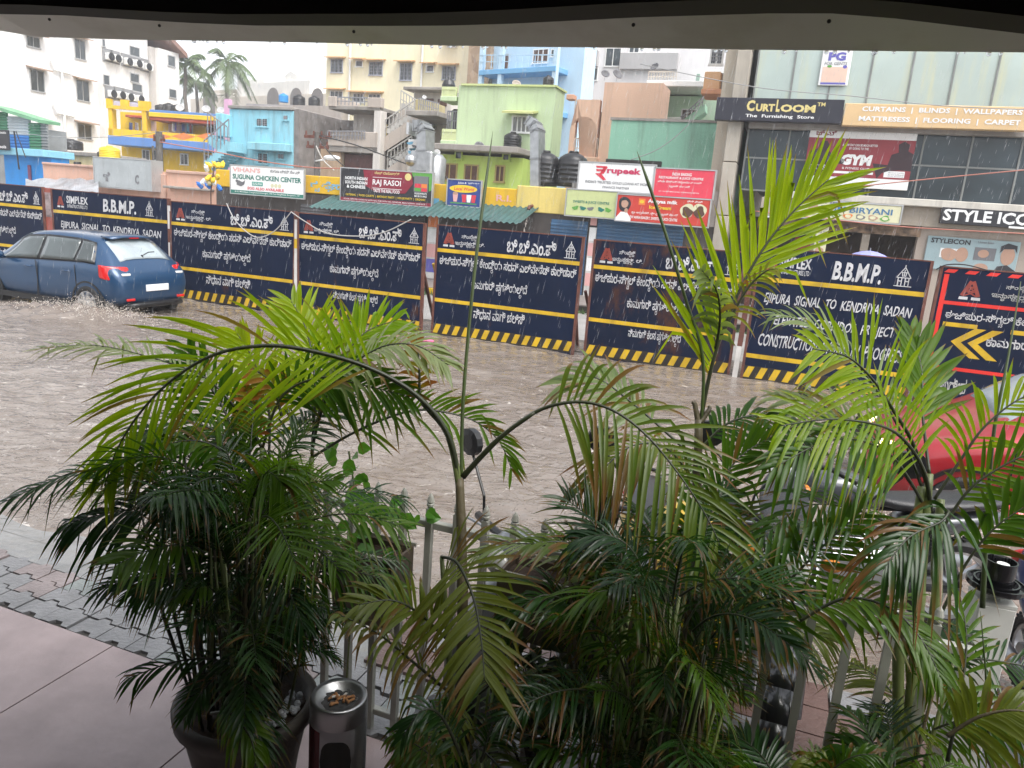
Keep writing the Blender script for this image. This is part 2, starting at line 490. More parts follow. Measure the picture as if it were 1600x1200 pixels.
# dark bowed beam nearer the camera
TB = -11.75
bt = [(-700, 30), (0, 22), (100, 24), (200, 30), (300, 36), (400, 40), (600, 40.5), (700, 40), (800, 37), (900, 32), (1000, 27), (1100, 24), (1200, 21), (1300, 21), (1400, 29), (1500, 41), (1600, 53), (1900, 70)]
bm = MB()
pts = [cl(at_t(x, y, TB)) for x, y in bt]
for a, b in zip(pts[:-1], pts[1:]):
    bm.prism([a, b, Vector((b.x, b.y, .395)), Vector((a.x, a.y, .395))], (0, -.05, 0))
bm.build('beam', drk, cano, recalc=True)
for x, y in ((77, 25.5), (249, 35), (553, 44), (990, 33), (1296, 27)):
    # heads of the fixing screws on the lining
    p = cl(at_t(x, y+2, TF-.2)); scr = MB(); scr.sphere((p.x, p.y, p.z-.004), .0035, n=8, m=4); scr.build('screw', BLACKP, cano)
drops = MB(); rng = random.Random(5)
for k in range(46):
    x = rng.uniform(300, 1640); q = min(range(len(lo)), key=lambda i: abs(lo[i][0]-x)); 
    yy = lo[q][1]
    p = cl(at_t(x, yy+HORX*0+ (x-lo[q][0])*.01, TF)); r = rng.uniform(.0018, .0042)
    drops.sphere((p.x, p.y, p.z-r*.5), r, r, r*1.2, n=8, m=6)
WDROP = bpy.data.materials.new('water_drop'); WDROP.use_nodes = True
b_ = WDROP.node_tree.nodes['Principled BSDF']; b_.inputs['Transmission Weight'].default_value = 1; b_.inputs['IOR'].default_value = 1.33; b_.inputs['Roughness'].default_value = .03
tag(drops.build('water_drops', WDROP, cano, smooth=True), None, None, kind='stuff')
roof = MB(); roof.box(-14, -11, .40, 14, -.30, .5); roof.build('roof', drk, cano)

inn = thing('eatery_building', 'dark inside of the eatery behind the viewer', 'building', st(6.2, -22, 0), ANG)
w_ = MB(); w_.box(-14, -.3, 0, 14, 0, 2.95); w_.build('wall', M('dark_wall', (.10, .08, .07), .8), inn)
w_ = MB(); w_.box(-14.3, 0, 0, -14, 10.4, 2.95); w_.box(14, 0, 0, 14.3, 10.4, 2.95); w_.build('side_wall', M('dark_wall'), inn)

# ------------------------------------------------------------------ barriers along the works
NAVY = M('navy_panel', (.004, .0105, .034), .5, var=.2, scale=1.3, bump=.12, bscale=6, rust=.15, streak=.15, stain_tint=(.02, .02, .028), spec=.15)
NAVYR = M('rusty_navy_panel', (.005, .0105, .031), .5, var=.2, scale=1.3, bump=.12, bscale=6, rust=1.0, spec=.15)
YEL = M('yellow_line_paint', (.62, .40, .015), .45, var=.25, scale=4, streak=.35, stain_tint=(.10, .06, .02))
SIGNW = M('white_lettering_paint', (.56, .56, .57), .5, var=.3, scale=7)
SIGNG = M('worn_lettering_paint', (.42, .42, .40), .6, var=.3, scale=7)
REDT = M('tower_red_paint', (.26, .045, .03), .5, var=.25, scale=6)
RUST = M('rusty_steel', (.13, .045, .03), .7, var=.4, scale=6, bump=.4, bscale=40)
REDB = M('red_border_paint', (.70, .03, .02), .45, var=.15, scale=3)
BLK = M('black_stripe_paint', (.02, .016, .013), .5, var=.3)
PALEP = M('pale_post_paint', (.62, .60, .57), .55, var=.2, scale=5, streak=.4)

K_BBMP = 'ಬಿ.ಬಿ.ಎಂ.ಪಿ'
K_SIM = 'ಸಿಂಪ್ಲೆಕ್ಸ್'
K_INF = 'ಇನ್ಫ್ರಾಸ್ಟ್ರಕ್ಚರ್ಸ್. ಲಿ.'
K_EJ = 'ಈಜಿಪುರ-ಸಿಗ್ನಲ್ ಕೇಂದ್ರಿಯ ಸದನ್ ಎಲಿವೇಟೆಡ್ ಕಾರಿಡಾರ್'
K_WK = 'ಕಾಮಗಾರಿ ಪ್ರಗತಿಯಲ್ಲಿದೆ'
K_SLOW = 'ನಿಧಾನ ವಾಗಿ ಚಲಿಸಿ'
K_NEAR = 'ನಿಮಗಾಗಿ ಕೆಲಸ ಪ್ರಗತಿಯಲ್ಲಿದೆ'

def temple(mb, x0, z0, w, h, y=-.006):
    L = .012
    cx = x0+w/2
    def seg(a, b): mb.bar((x0+a[0]*w, y, z0+a[1]*h), (x0+b[0]*w, y, z0+b[1]*h), .003, .016, up=(0, 0, 1)) if False else mb.prism(
        [Vector((x0+a[0]*w, y, z0+a[1]*h))+o for o in _perp(a, b, w, h, L)[:2]]+[Vector((x0+b[0]*w, y, z0+b[1]*h))+o for o in _perp(a, b, w, h, L)[2:]], (0, .003, 0))
    for a, b in [((.5, 1), (.5, .86)), ((.5, .9), (.3, .68)), ((.5, .9), (.7, .68)), ((.3, .68), (.7, .68)), ((.3, .68), (.1, .45)), ((.7, .68), (.9, .45)), ((.1, .45), (.9, .45)),
                 ((.2, .45), (.2, .1)), ((.4, .45), (.4, .1)), ((.6, .45), (.6, .1)), ((.8, .45), (.8, .1)), ((0, .08), (1, .08)), ((.38, .68), (.42, .5)), ((.62, .68), (.58, .5)), ((.5, .8), (.5, .5)), ((.2, .3), (.4, .3)), ((.6, .3), (.8, .3))]:
        seg(a, b)
def _perp(a, b, w, h, L):
    d = Vector(((b[0]-a[0])*w, 0, (b[1]-a[1])*h)); d.normalize(); p = Vector((-d.z, 0, d.x))*L/2
    return [p, -p, -p, p]

def tower(mbr, mbw, x0, z0, w, h, y=-.006):
    """the red truss mast over a white base"""
    P = lambda u, v: Vector((x0+u*w, y, z0+v*h))
    def seg(a, b, L):
        o = _perp(a, b, w, h, L)
        mbr.prism([P(*a)+o[0], P(*a)+o[1], P(*b)+o[2], P(*b)+o[3]], (0, .003, 0))
    seg((.12, .2), (.46, 1), .05); seg((.88, .2), (.54, 1), .05)
    seg((.3, .45), (.7, .45), .022); seg((.36, .68), (.64, .68), .022); seg((.3, .45), (.62, .68), .018); seg((.7, .45), (.38, .68), .018); seg((.2, .2), (.7, .45), .018); seg((.8, .2), (.3, .45), .018)
    mbw.prism([P(0, 0), P(.42, 0), P(.42, .15), P(.02, .15)], (0, .003, 0)); mbw.prism([P(.58, 0), P(1, 0), P(.98, .15), P(.58, .15)], (0, .003, 0))

def barrier(s0, s1, z1, label, kind, rusty=False, tilt=0.0, lean=0.0, third=None, t=0.0, zoff=0.0, white=SIGNW):
    w = s1-s0; h = z1
    b = sthing('construction_barrier', label, 'barrier', s0, t, 0, tilt, 'painted steel barriers along the road works')
    X = Matrix.Rotation(lean, 4, 'X')
    def mk(): 
        m = MB(); m.X = X; return m
    p = mk(); p.bbox(0, 0, -.15, w, .045, h, .006); p.build('sheet', NAVYR if rusty else NAVY, b)
    fr = mk(); fr.box(-.012, -.012, -.15, .03, .06, h+.012); fr.box(w-.03, -.012, -.15, w+.012, .06, h+.012); fr.box(.03, -.006, h-.004, w-.03, .055, h+.014)
    for a in (.06, .94): fr.bar((w*a, .07, h*.8), (w*a, .95, -.05), .05, .05)
    fr.build('frame', RUST, b)
    wh = mk(); rd = mk(); ye = mk(); bl = mk(); gy = mk()
    U = lambda u: u*w
    V = lambda v: h*(1-v)
    def tx(mb, s, u0, v0, u1, v1, bold=.014, sh=0.0, wob=.004):
        q = mk(); lettering(q, s, U(u0), V(v1), U(u1), V(v0), -.005, bold, sh, wob)
        q.build('lettering', SIGNG if mb is gy else white, b)
    if kind != 'red':
        v1, v2 = (.205, .66) if kind == 'kn' else (.215, .80)
        for v in (v1, v2):
            yl = mk(); yl.box(.03, -.004, V(v+.033), w-.03, .01, V(v)); yl.build('yellow_line', YEL, b)
        # hazard band at the foot
        n = int(w/.2)
        for i in range(n):
            a = i*w/n
            ye.prism([(a+.02, -.004, .03), (a+.12, -.004, .03), (a+.19, -.004, h*.1), (a+.09, -.004, h*.1)], (0, .01, 0))
        bl.box(.03, -.002, .0, w-.03, .01, h*.105)
    if kind == 'kn':
        tower(rd, wh, U(.05), V(.185), .23, .25)
        tx(wh, K_SIM, .18, .065, .29, .115, .01); tx(wh, K_INF, .135, .125, .345, .18, .01)
        tx(wh, K_BBMP, .50, .055, .83, .185, .022)
        temple(wh, U(.885), V(.195), .22, .31)
        tx(wh, K_EJ, .03, .265, .975, .385, .013)
        tx(wh, K_WK, .27, .455, .66, .575, .013)
        tx(wh, third or K_SLOW, .30, .71, .66, .82, .013)
    elif kind == 'en':
        tower(rd, wh, U(.05), V(.185), .2, .24)
        tx(wh, 'SIMPLEX', .135, .055, .325, .135, .03); tx(wh, 'INFRASTRUCTURES LTD', .14, .145, .32, .18, .012)
        tx(wh, 'B.B.M.P.', .455, .055, .735, .19, .03, .06)
        temple(wh, U(.81), V(.2), .24, .34)
        tx(wh, 'EJIPURA  SIGNAL  TO  KENDRIYA  SADAN', .07, .33, .93, .425, .014, .12, .008)
        tx(wh, 'ELEVATED  CORRIDOR  PROJECT', .15, .485, .86, .58, .014, .12, .008)
        tx(wh, 'CONSTRUCTION  WORK  IN  PROGRESS', .07, .635, .93, .73, .014, .12, .008)
    else:
        rd.box(.06, -.004, .05, .125, .01, h-.10)
        rd.box(.125, -.004, V(.26), w, .01, V(.235)); rd.box(.125, -.004, V(.73), w, .01, V(.705))
        for i in range(int(w/.27)+1):
            a = .05+i*.27
            rd.prism([(a, -.004, h-.075), (a+.13, -.004, h-.075), (a+.18, -.004, h-.025), (a+.05, -.004, h-.025)], (0, .01, 0))
        dt = mk(); tower(dt, wh, .30, V(.215), .28, .27); dt.build('tower_mark', REDT, b, recalc=True)
        tx(gy, K_SIM, .27, .085, .37, .13, .01); tx(gy, K_INF, .22, .145, .42, .2, .01)
        tx(wh, K_EJ, .055, .30, .97, .385, .013)
        tx(wh, K_WK, .24, .455, .66, .56, .02); tx(gy, 'ಕೆಂಪುದೀಪ', .06, .78, .2, .9, .02)
        ye.box(.17, -.006, V(.415), .62, .01, V(.385)); ye.box(1.05, -.006, V(.425), 1.5, .01, V(.395))
        for k in (0, .22):
            x = .32+k; zc = V(.52)
            ye.prism([(x, -.007, zc), (x+.28, -.007, zc+.22), (x+.42, -.007, zc+.22), (x+.13, -.007, zc)], (0, .006, 0))
            ye.prism([(x, -.007, zc), (x+.13, -.007, zc), (x+.42, -.007, zc-.22), (x+.28, -.007, zc-.22)], (0, .006, 0))
    if ye.v: ye.build('yellow_paint', YEL, b, recalc=True)
    if bl.v: bl.build('black_band', BLK, b)
    if rd.v: rd.build('red_paint', REDB if kind == 'red' else REDT, b, recalc=True)
    if wh.v: wh.build('emblem', white, b)
    return b
barrier(-13.0, -10.12, 2.10, 'navy barrier cut by the left edge, behind the front of the blue car', 'kn', tilt=R(-.5))
barrier(-9.88, -6.47, 2.08, 'navy barrier lettered in English, showing above the blue car roof', 'en', tilt=R(.4))
barrier(-6.40, -3.22, 2.04, 'navy Kannada barrier right behind the tail of the blue car', 'kn', t=-.03, tilt=R(.3), lean=R(-1))
barrier(-3.12, -.30, 2.03, 'navy Kannada barrier with a grey cable sagging over its top', 'kn', third=K_NEAR, tilt=R(-.4), lean=R(1))
barrier(-.08, 2.72, 2.03, 'navy Kannada barrier standing alone between two gaps, behind the thin palm spear', 'kn', tilt=R(.3), lean=R(-.6))
barrier(2.93, 5.42, 2.01, 'rust streaked navy Kannada barrier with brown stains down its left side', 'kn', rusty=True, third=K_NEAR, tilt=R(.5), lean=R(1.2))
barrier(5.62, 8.06, 2.12, 'navy barrier lettered in English beside the red framed panel', 'en', t=-.05, tilt=R(-.6), lean=R(-1), zoff=.1)
barrier(8.18, 11.4, 2.06, 'black barrier framed in red with a double yellow arrow', 'red', tilt=R(.2), t=-.02)
barrier(11.5, 14.4, 2.05, 'navy barrier beyond the red framed panel, outside the right edge', 'kn', tilt=R(.2))

# posts between the panels
def post(label, s, t, z1, mats, lean=0.0, r=.04):
    b = sthing('barrier_post', label, 'post', s, t, 0, 0, 'posts between the barriers')
    X = Matrix.Rotation(lean, 4, 'Y')
    zs = [-.15]+[q[0]*z1 for q in mats]
    for k, (f_, m_) in enumerate(mats):
        p = MB(); p.X = X; p.box(-r, -r, zs[k], r, r, zs[k+1]); p.build('post_section', m_, b)
    c = MB(); c.X = X; c.box(-r*1.2, -r*1.2, z1, r*1.2, r*1.2, z1+.012); c.build('cap', RUST, b)
post('short red and white post left of the last English barrier', 5.52, -.02, 1.85, [(.28, PALEP), (1, RUST)], R(1))
post('pale scuffed post between the two Kannada barriers behind the palm leaves', -3.17, .02, 1.9, [(.7, PALEP), (.8, YEL), (1, PALEP)])
post('pale speckled post at the right end of the first English barrier', -6.43, .03, 1.95, [(.6, PALEP), (.75, RUST), (1, PALEP)])
# brick red pillar with a poster between the first two panels
pl = sthing('barrier_pillar', 'brick red pillar with a faded poster between the two left barriers', 'pillar', -10.0, .05, 0)
p = MB(); p.bbox(-.11, -.05, -.15, .11, .05, 2.1, .008); p.build('pillar', M('brick_red_paint', (.30, .075, .055), .6, var=.3, scale=3, streak=.4), pl)
p = MB(); p.box(-.09, -.056, 1.45, .09, -.051, 2.0); p.build('poster', M('faded_poster', (.28, .22, .22), .6, var=.6, scale=9), pl)
# striped prop at the side of the gap
pr = sthing('barrier_prop', 'leaning rusty prop in the gap behind the lone Kannada barrier', 'prop', 2.78, .25, 0)
p = MB(); p.tube([(0, 0, 1.1), (.16, .75, -.1)], .03); p.build('tube', RUST, pr)
pr = sthing('barrier_prop', 'black and yellow leaning prop in the gap left of the lone Kannada barrier', 'prop', -.24, .25, 0)
p = MB(); q = MB()
for k in range(8):
    (p if k % 2 else q).tube([(0+.016*k, .095*k, 1.3-.18*k), (.016*(k+1), .095*(k+1), 1.3-.18*(k+1))], .03)
p.build('black_section', BLK, pr); q.build('yellow_section', YEL, pr)

# cable sagging over the panels
def cable(label, pts_px, t, r=.012, mat=None, name='cable', cat='cable', group=None, n=10):
    P = [at_t(x, y, t) for x, y in pts_px]
    # smooth Catmull-Rom
    out = []
    for i in range(len(P)-1):
        p0 = P[max(i-1, 0)]; p1 = P[i]; p2 = P[i+1]; p3 = P[min(i+2, len(P)-1)]
        for k in range(n):
            u = k/n
            out.append(.5*((2*p1)+(p2-p0)*u+(2*p0-5*p1+4*p2-p3)*u*u+(3*p1-p0-3*p2+p3)*u**3))
    out.append(P[-1])
    m = MB(); m.tube(out, r, 6)
    return tag(m.build(name, mat or BLACKP, smooth=True), label, cat, group)
CABG = M('grey_cable', (.38, .37, .35), .6)
cable('grey cable drooping across the second Kannada barrier', [(455, 331), (475, 345), (510, 364), (560, 369), (600, 363), (642, 343)], -.12, .011, CABG, group='cables over the barriers')
cable('grey cable drooping across the barrier behind the blue car', [(354, 318), (366, 342), (385, 362), (405, 371), (430, 360), (455, 331)], -.12, .011, CABG, group='cables over the barriers')
cable('black wire arching over the top of the red framed barrier', [(1463, 421), (1478, 414), (1500, 413), (1520, 416), (1545, 423)], -.06, .009, BLACKP, group='cables over the barriers')
# ------------------------------------------------------------------ vehicles
RUBBER = M('tyre_rubber', (.012, .012, .013), .55, var=.3, bump=.3, bscale=50)
ALLOY = M('alloy', (.45, .46, .48), .32, .85, var=.15, scale=5)
CHROME = M('chrome', (.7, .7, .72), .12, 1.0, var=0)
CARGL = M('car_glass', (.075, .09, .09), .06, var=.4, scale=1.5, spec=.9)
SKYGL = M('sky_pale_wet_glass', (.33, .38, .40), .1, var=.25, scale=3, spec=.9)  # pale sky reflection put into the colour of the wet glass
TAILR = M('tail_lamp_red', (.55, .012, .012), .15, var=.1, spec=.8)
LAMPC = M('lamp_clear', (.75, .74, .72), .12, var=.1, spec=.8)
HEADL = M('lit_headlamp', (1.0, .78, .38), .3, var=0, emit=3.0)
PLATE = M('number_plate', (.75, .75, .74), .4, var=.06)

def carpaint(name, col):
    m = M(name, col, .3, .25, var=.08, scale=1.0, bump=.03, bscale=250, spec=.6)
    b = m.node_tree.nodes['Principled BSDF']; b.inputs['Coat Weight'].default_value = .7; b.inputs['Coat Roughness'].default_value = .08
    return m

CST = [  # x, z bottom, z belt, z top, half width low, belt, top
    (-1.99, .44, .66, .74, .60, .66, .56), (-1.93, .32, .80, .88, .74, .78, .60), (-1.80, .26, .93, 1.03, .82, .84, .66), (-1.60, .24, .985, 1.22, .85, .865, .635),
    (-1.34, .22, 1.0, 1.42, .865, .875, .60), (-1.22, .22, 1.0, 1.475, .868, .875, .595), (-.8, .21, .985, 1.505, .87, .875, .60), (-.2, .21, .955, 1.515, .87, .87, .61), (.35, .21, .93, 1.475, .87, .868, .60),
    (.70, .21, .915, 1.33, .87, .865, .60), (1.08, .22, .90, 1.04, .868, .86, .66), (1.32, .22, .86, .94, .86, .84, .64), (1.62, .23, .79, .87, .84, .80, .58), (1.84, .26, .69, .76, .77, .70, .48), (1.96, .32, .58, .64, .62, .56, .38), (2.0, .40, .50, .55, .5, .46, .30)]
def cst(x):
    for a, b in zip(CST[:-1], CST[1:]):
        if a[0] <= x <= b[0]:
            u = (x-a[0])/(b[0]-a[0]); return [p+(q-p)*u for p, q in zip(a, b)]
    return list(CST[0] if x < 0 else CST[-1])
def car(loc, rz, label, paint, lit, water=0.0, driver=False):
    t = thing('hatchback_car', label, 'car', loc, rz)
    rings = []
    for x, zb, ze, zt, wl_, we, wt in CST:
        h = [(0, zb), (wl_*.8, zb), (wl_, zb+.1), (max(wl_, we)+.012, (zb+ze)*.5+.06), (max(wl_, we), ze-.10), (we-.015, ze), (we*.38+wt*.62-.012, ze+.6*(zt-ze)), (wt+.01, zt-.05), (wt*.82, zt), (0, zt+.02)]
        full = [Vector((x, y, z)) for y, z in h]+[Vector((x, -y, z)) for y, z in h[-2:0:-1]]
        rings.append(full)
    m = MB(); m.loft(rings)
    m.build('body', paint, t, smooth=True, sub=2, recalc=True)
    # side windows, each a slightly proud curved patch
    def sidewin(xa, xb, u0, u1, s, off=.012, shrink0=0, shrink1=0):
        m = MB(); nx, nu = 8, 5; vs = []
        for i in range(nx+1):
            for j in range(nu+1):
                v = j/nu
                x = xa+(xb-xa)*i/nx + (shrink0*v*(1-i/nx) - shrink1*v*(i/nx))
                c = cst(x); uu = u0+(u1-u0)*v
                we, wt, ze, zt = c[5]-.015, c[6]+.01, c[2], c[3]-.05
                y = we+(we*.38+c[6]*.62-we)*(uu/.6) if uu < .6 else (we*.38+c[6]*.62)+(wt-(we*.38+c[6]*.62))*((uu-.6)/.4)
                z = ze+(uu)*(zt-ze+.0)
                vs.append((x, s*(y+off-.004), z))
        m.add(vs, [(i*(nu+1)+j, (i+1)*(nu+1)+j, (i+1)*(nu+1)+j+1, i*(nu+1)+j+1) for i in range(nx) for j in range(nu)])
        return m
    for s in (1, -1):
        trim = sidewin(-1.45, 1.0, .05, .93, s, .014, .17, .42); trim.build('window_surround', BLACKP, t, smooth=True, solid=.004)
        for xa, xb, a, b in ((-1.38, -.98, .13, 0), (-.93, -.1, .0, .0), (-.02, .92, 0, .40)):
            sidewin(xa, xb, .10, .86, s, .024, a, b).build('side_window', CARGL, t, smooth=True, solid=.003)
    def topglass(xa, xb, f, name, lift=.02, lo=1.0, mat=None):
        m = MB(); nx, ny = 8, 8; vs = []
        for i in range(nx+1):
            x = xa+(xb-xa)*i/nx; c = cst(x)
            for j in range(ny+1):
                u = -1+2*j/ny; w = c[6]*f
                vs.append((x, u*w, c[3]+.02+lift-.022*abs(u)**2-.03*abs(u)**6))
        m.add(vs, [(i*(ny+1)+j, (i+1)*(ny+1)+j, (i+1)*(ny+1)+j+1, i*(ny+1)+j+1) for i in range(nx) for j in range(ny)])
        return m.build(name, mat or CARGL, t, smooth=True, solid=.004)
    rg = topglass(-1.74, -1.35, .88, 'rear_window', .006, mat=SKYGL)
    m = MB(); m.tube([(-1.70, .05, 1.16), (-1.64, -.15, 1.215), (-1.63, -.30, 1.22)], .008, 6); m.cyl((-1.71, .05, 1.12), (-1.69, .05, 1.17), .02); m.build('wiper', BLACKP, t)
    topglass(.46, 1.05, .93, 'windscreen', .006, mat=SKYGL)
    # roof spoiler over the rear window
    m = MB(); vs = []
    for y in (-.50, -.25, 0, .25, .50): vs += [(-1.22, y, 1.505-.03*abs(y*2)**3), (-1.46, y*.97, 1.475-.03*abs(y*2)**3)]
    m.add(vs, [(2*i, 2*i+1, 2*i+3, 2*i+2) for i in range(4)]); sp = m.build('spoiler', paint, t, smooth=True, solid=.025)
    m = MB(); m.box(-1.475, -.10, 1.452, -1.455, .10, 1.470); m.build('brake_light', TAILR, sp)
    # doors: shut lines, handles, rub strip
    for s in (1, -1):
        for xa, xb in ((-1.02, -.06), (-.05, .98)):
            y = .888
            d = MB()
            for (p, q) in (((xa+.02, .30), (xa, .62)), ((xa, .62), (xa+.03, .96)), ((xb, .30), (xb, .93)), ((xa+.02, .30), (xb, .30))):
                d.bar((p[0], s*y, p[1]), (q[0], s*(y-.004), q[1]), .012, .006, up=(0, 1, 0))
            dd = d.build('door_gap', BLACKP, t)
            h = MB(); h.tube([(xa+.12, s*.893, .83), (xa+.16, s*.915, .835), (xa+.28, s*.915, .835), (xa+.32, s*.893, .83)], [.010, .014, .014, .010], 8); h.build('door_handle', paint, dd, smooth=True)
        sk = MB(); sk.bar((-1.0, s*.872, .26), (1.0, s*.872, .26), .02, .10); sk.build('sill', BLACKP, t)
        mr = MB(); mr.sphere((.78, s*1.0, .99), .07, .11, .075); mr.bar((.80, s*.86, .94), (.79, s*.95, .965), .05, .03); mr.build('wing_mirror', paint, t, smooth=True)
    # lamps
    for s in (1, -1):
        m = MB(); vs = []
        zz = [.74, .80, .88, .95, .99]
        for z in zz:
            k = max(0, (z-.74))
            vs += [(-1.56+.02*k, s*.885, z+.03), (-1.72+.35*k, s*.868, z+.012), (-1.86+.42*k, s*(.80-.1*k), z), (-1.945+.50*k, s*(.66-.10*k), z), (-1.965+.52*k, s*(.50), z)]
        n5 = 5
        m.add(vs, [(i*n5+j, i*n5+j+1, (i+1)*n5+j+1, (i+1)*n5+j) for i in range(len(zz)-1) for j in range(4)])
        tl_ = m.build('tail_lamp', TAILR, t, smooth=True, solid=.02, sub=1)
        m = MB(); m.bbox(-1.93, s*.52 if s > 0 else -.70, .83, -1.885, s*.70 if s > 0 else -.52, .875, .01); m.build('reversing_lens', LAMPC, tl_)
        m = MB(); vs = []
        for z, o in ((.62, 0), (.68, -.02), (.74, -.06)):
            vs += [(1.95+o, s*.34, z-.02), (1.88+o, s*.52, z), (1.78+o, s*.66, z+.02), (1.58+o, s*.775, z+.05)]
        m.add(vs, [(i*4+j, i*4+j+1, (i+1)*4+j+1, (i+1)*4+j) for i in range(2) for j in range(3)])
        m.build('headlamp', HEADL if lit else LAMPC, t, smooth=True, solid=.03, sub=1)
        m = MB(); m.bbox(-1.985, s*.58-.09, .385, -1.955, s*.58+.09, .43, .008); m.build('reflector', TAILR, t)
    m = MB(); m.bbox(-2.008, -.26, .545, -1.985, .26, .665, .005); m.build('number_plate', PLATE, t)
    m = MB(); m.bbox(1.985, -.26, .40, 2.012, .26, .51, .005); m.build('number_plate', PLATE, t)
    m = MB(); m.tube([(-1.93, -.62, .29), (-1.99, -.4, .30), (-2.0, 0, .30), (-1.99, .4, .30), (-1.93, .62, .29)], .05, 8); m.build('bumper_skirt', BLACKP, t, smooth=True)
    m = MB(); m.tube([(1.93, -.5, .36), (2.0, -.25, .36), (2.01, 0, .36), (2.0, .25, .36), (1.93, .5, .36)], .06, 8); m.build('grille', BLACKP, t, smooth=True)
    m = MB(); m.lathe([(.0, -1.90), (.045, -1.90), (.045, -1.885), (0, -1.885)], (0, 0, .86), 16, 'x'); m.box(-1.905, .14, .815, -1.895, .36, .84); m.build('badge', CHROME, t)
    # wheels in dark arches
    for x in (-1.26, 1.26):
        for s in (1, -1):
            a = MB(); a.lathe([(.0, s*.70), (.375, s*.70), (.375, s*.884), (.345, s*.886), (.335, s*.80), (0, s*.80)], (x, 0, .32), 32, 'y'); a.build('wheel_arch', BLACKP, t, smooth=False)
            w_ = MB(); w_.lathe([(.20, s*.80), (.29, s*.80), (.305, s*.82), (.305, s*.875), (.285, s*.893), (.215, s*.893), (.20, s*.87)], (x, 0, .305), 32, 'y'); w = w_.build('wheel', RUBBER, t, smooth=True)
            r_ = MB(); r_.lathe([(.215, s*.87), (.21, s*.896), (.195, s*.896), (.185, s*.85), (0, s*.845)], (x, 0, .305), 32, 'y')
            for k in range(8):
                an = 2*math.pi*k/8+.2
                r_.bar((x+.04*math.cos(an), s*.885, .305+.04*math.sin(an)), (x+.2*math.cos(an), s*.888, .305+.2*math.sin(an)), .055, .02, up=(0, s, 0))
            r_.lathe([(0, s*.905), (.04, s*.90), (.05, s*.88)], (x, 0, .305), 16, 'y'); r_.build('rim', ALLOY, w)
    return t

car(st(CAR_S, CAR_T, -.10), ANG+math.pi, 'blue hatchback driving left through the flood in front of the barriers', carpaint('blue_car_paint', (.008, .050, .125)), False)
car(st(RED_S, RED_T, -.12), ANG+math.pi+R(2), 'red hatchback entering from the right behind the palms with a lit headlamp', carpaint('red_car_paint', (.36, .012, .02)), True)

# churned up water at the wheels
spm = M('muddy_spray', (.62, .56, .50), .3, var=.2, scale=12, spec=.6)
sp = MB(); rng = random.Random(21)
for (a, b, n, sx, sz) in ((-5.35, -2.95, 1500, .6, .22), (-4.75, -2.75, 500, .8, .12), (-6.3, -3.1, 500, .9, .10), (RED_S-1.3, RED_T-1.05, 900, .7, .22), (RED_S-.6, RED_T-1.3, 700, .8, .24)):
    for k in range(n):
        s_ = a+rng.gauss(0, .5)*sx; t_ = b+rng.gauss(0, .22)
        z = abs(rng.gauss(0, .5))*sz*max(.12, 1-abs(s_-a)/1.1)
        r = rng.uniform(.002, .006)
        P = st(s_, t_, z+wave(s_, t_)-.002); sp.sphere(P, r*rng.uniform(1, 2.0), r*rng.uniform(1, 1.6), r*rng.uniform(.7, 1.6), n=5, m=3)
tag(sp.build('spray', spm, smooth=True), 'muddy spray thrown up round the wheels of the cars', 'spray', kind='stuff')

# ---------------------------------------------------------------- two wheelers, parked behind the fence
def ering(x, zc, wy, hz, n=12, p=2.6):
    o = []
    for k in range(n):
        a = 2*math.pi*k/n; c, s = math.cos(a), math.sin(a)
        o.append(Vector((x, wy*math.copysign(abs(c)**(2/p), c), zc+hz*math.copysign(abs(s)**(2/p), s))))
    return o
def hring(z, xc, wx, wy, n=12, p=2.6):
    o = []
    for k in range(n):
        a = 2*math.pi*k/n; c, s = math.cos(a), math.sin(a)
        o.append(Vector((xc+wx*math.copysign(abs(c)**(2/p), c), wy*math.copysign(abs(s)**(2/p), s), z)))
    return o
def wheel2(t, x, r, w, spokes=5):
    m = MB(); pr = [(r-.5*w*1.3, -w*.42), (r-.25*w, -w*.5), (r-.05*w, -w*.3), (r, 0), (r-.05*w, w*.3), (r-.25*w, w*.5), (r-.5*w*1.3, w*.42)]
    m.lathe(pr, (x, 0, r), 36, 'y')
    for k in range(36):                      # tread blocks
        a = 2*math.pi*k/36
        m.bar((x+(r-.002)*math.cos(a), -w*.36, r+(r-.002)*math.sin(a)), (x+(r-.002)*math.cos(a+.06), w*.36, r+(r-.002)*math.sin(a+.06)), .014, .014)
    wh = m.build('wheel', RUBBER, t)
    q = MB(); rr = r-.5*w*1.3
    q.lathe([(rr+.012, -w*.4), (rr-.02, -w*.3), (rr-.02, w*.3), (rr+.012, w*.4)], (x, 0, r), 28, 'y')
    q.cyl((x, -w*.55, r), (x, w*.55, r), .05)
    for k in range(spokes):
        a = 2*math.pi*k/spokes; q.bar((x, 0, r), (x+rr*math.cos(a), 0, r+rr*math.sin(a)), .035, .03, up=(0, 1, 0))
    q.build('rim', ALLOY, wh)
    return wh
def mirror(t, x, s, z, dx=-.02, dz=.26, dy=.14):
    m = MB(); m.tube([(x, s*.26, z), (x+dx*.3, s*(.26+.02), z+dz*.45), (x+dx, s*(.26+dy), z+dz)], .0065, 8); st_ = m.build('mirror_stalk', BLACKP, t)
    q = MB(); c = Vector((x+dx, s*(.26+dy+.02), z+dz+.06))
    ring = [(math.cos(a)*.075*(1 if abs(math.cos(a)) < .8 else .93), math.sin(a)*.06) for a in [2*math.pi*k/12 for k in range(12)]]
    q.loft([[c+Vector((.022, a*.55, b*.55)) for a, b in ring], [c+Vector((.016, a, b)) for a, b in ring], [c+Vector((-.014, a, b)) for a, b in ring]])
    mm = q.build('mirror', BLACKP, t, smooth=False)
    g = MB(); g.poly([c+Vector((-.0165, a*.9, b*.9)) for a, b in ring]); g.build('mirror_glass', CHROME, mm)
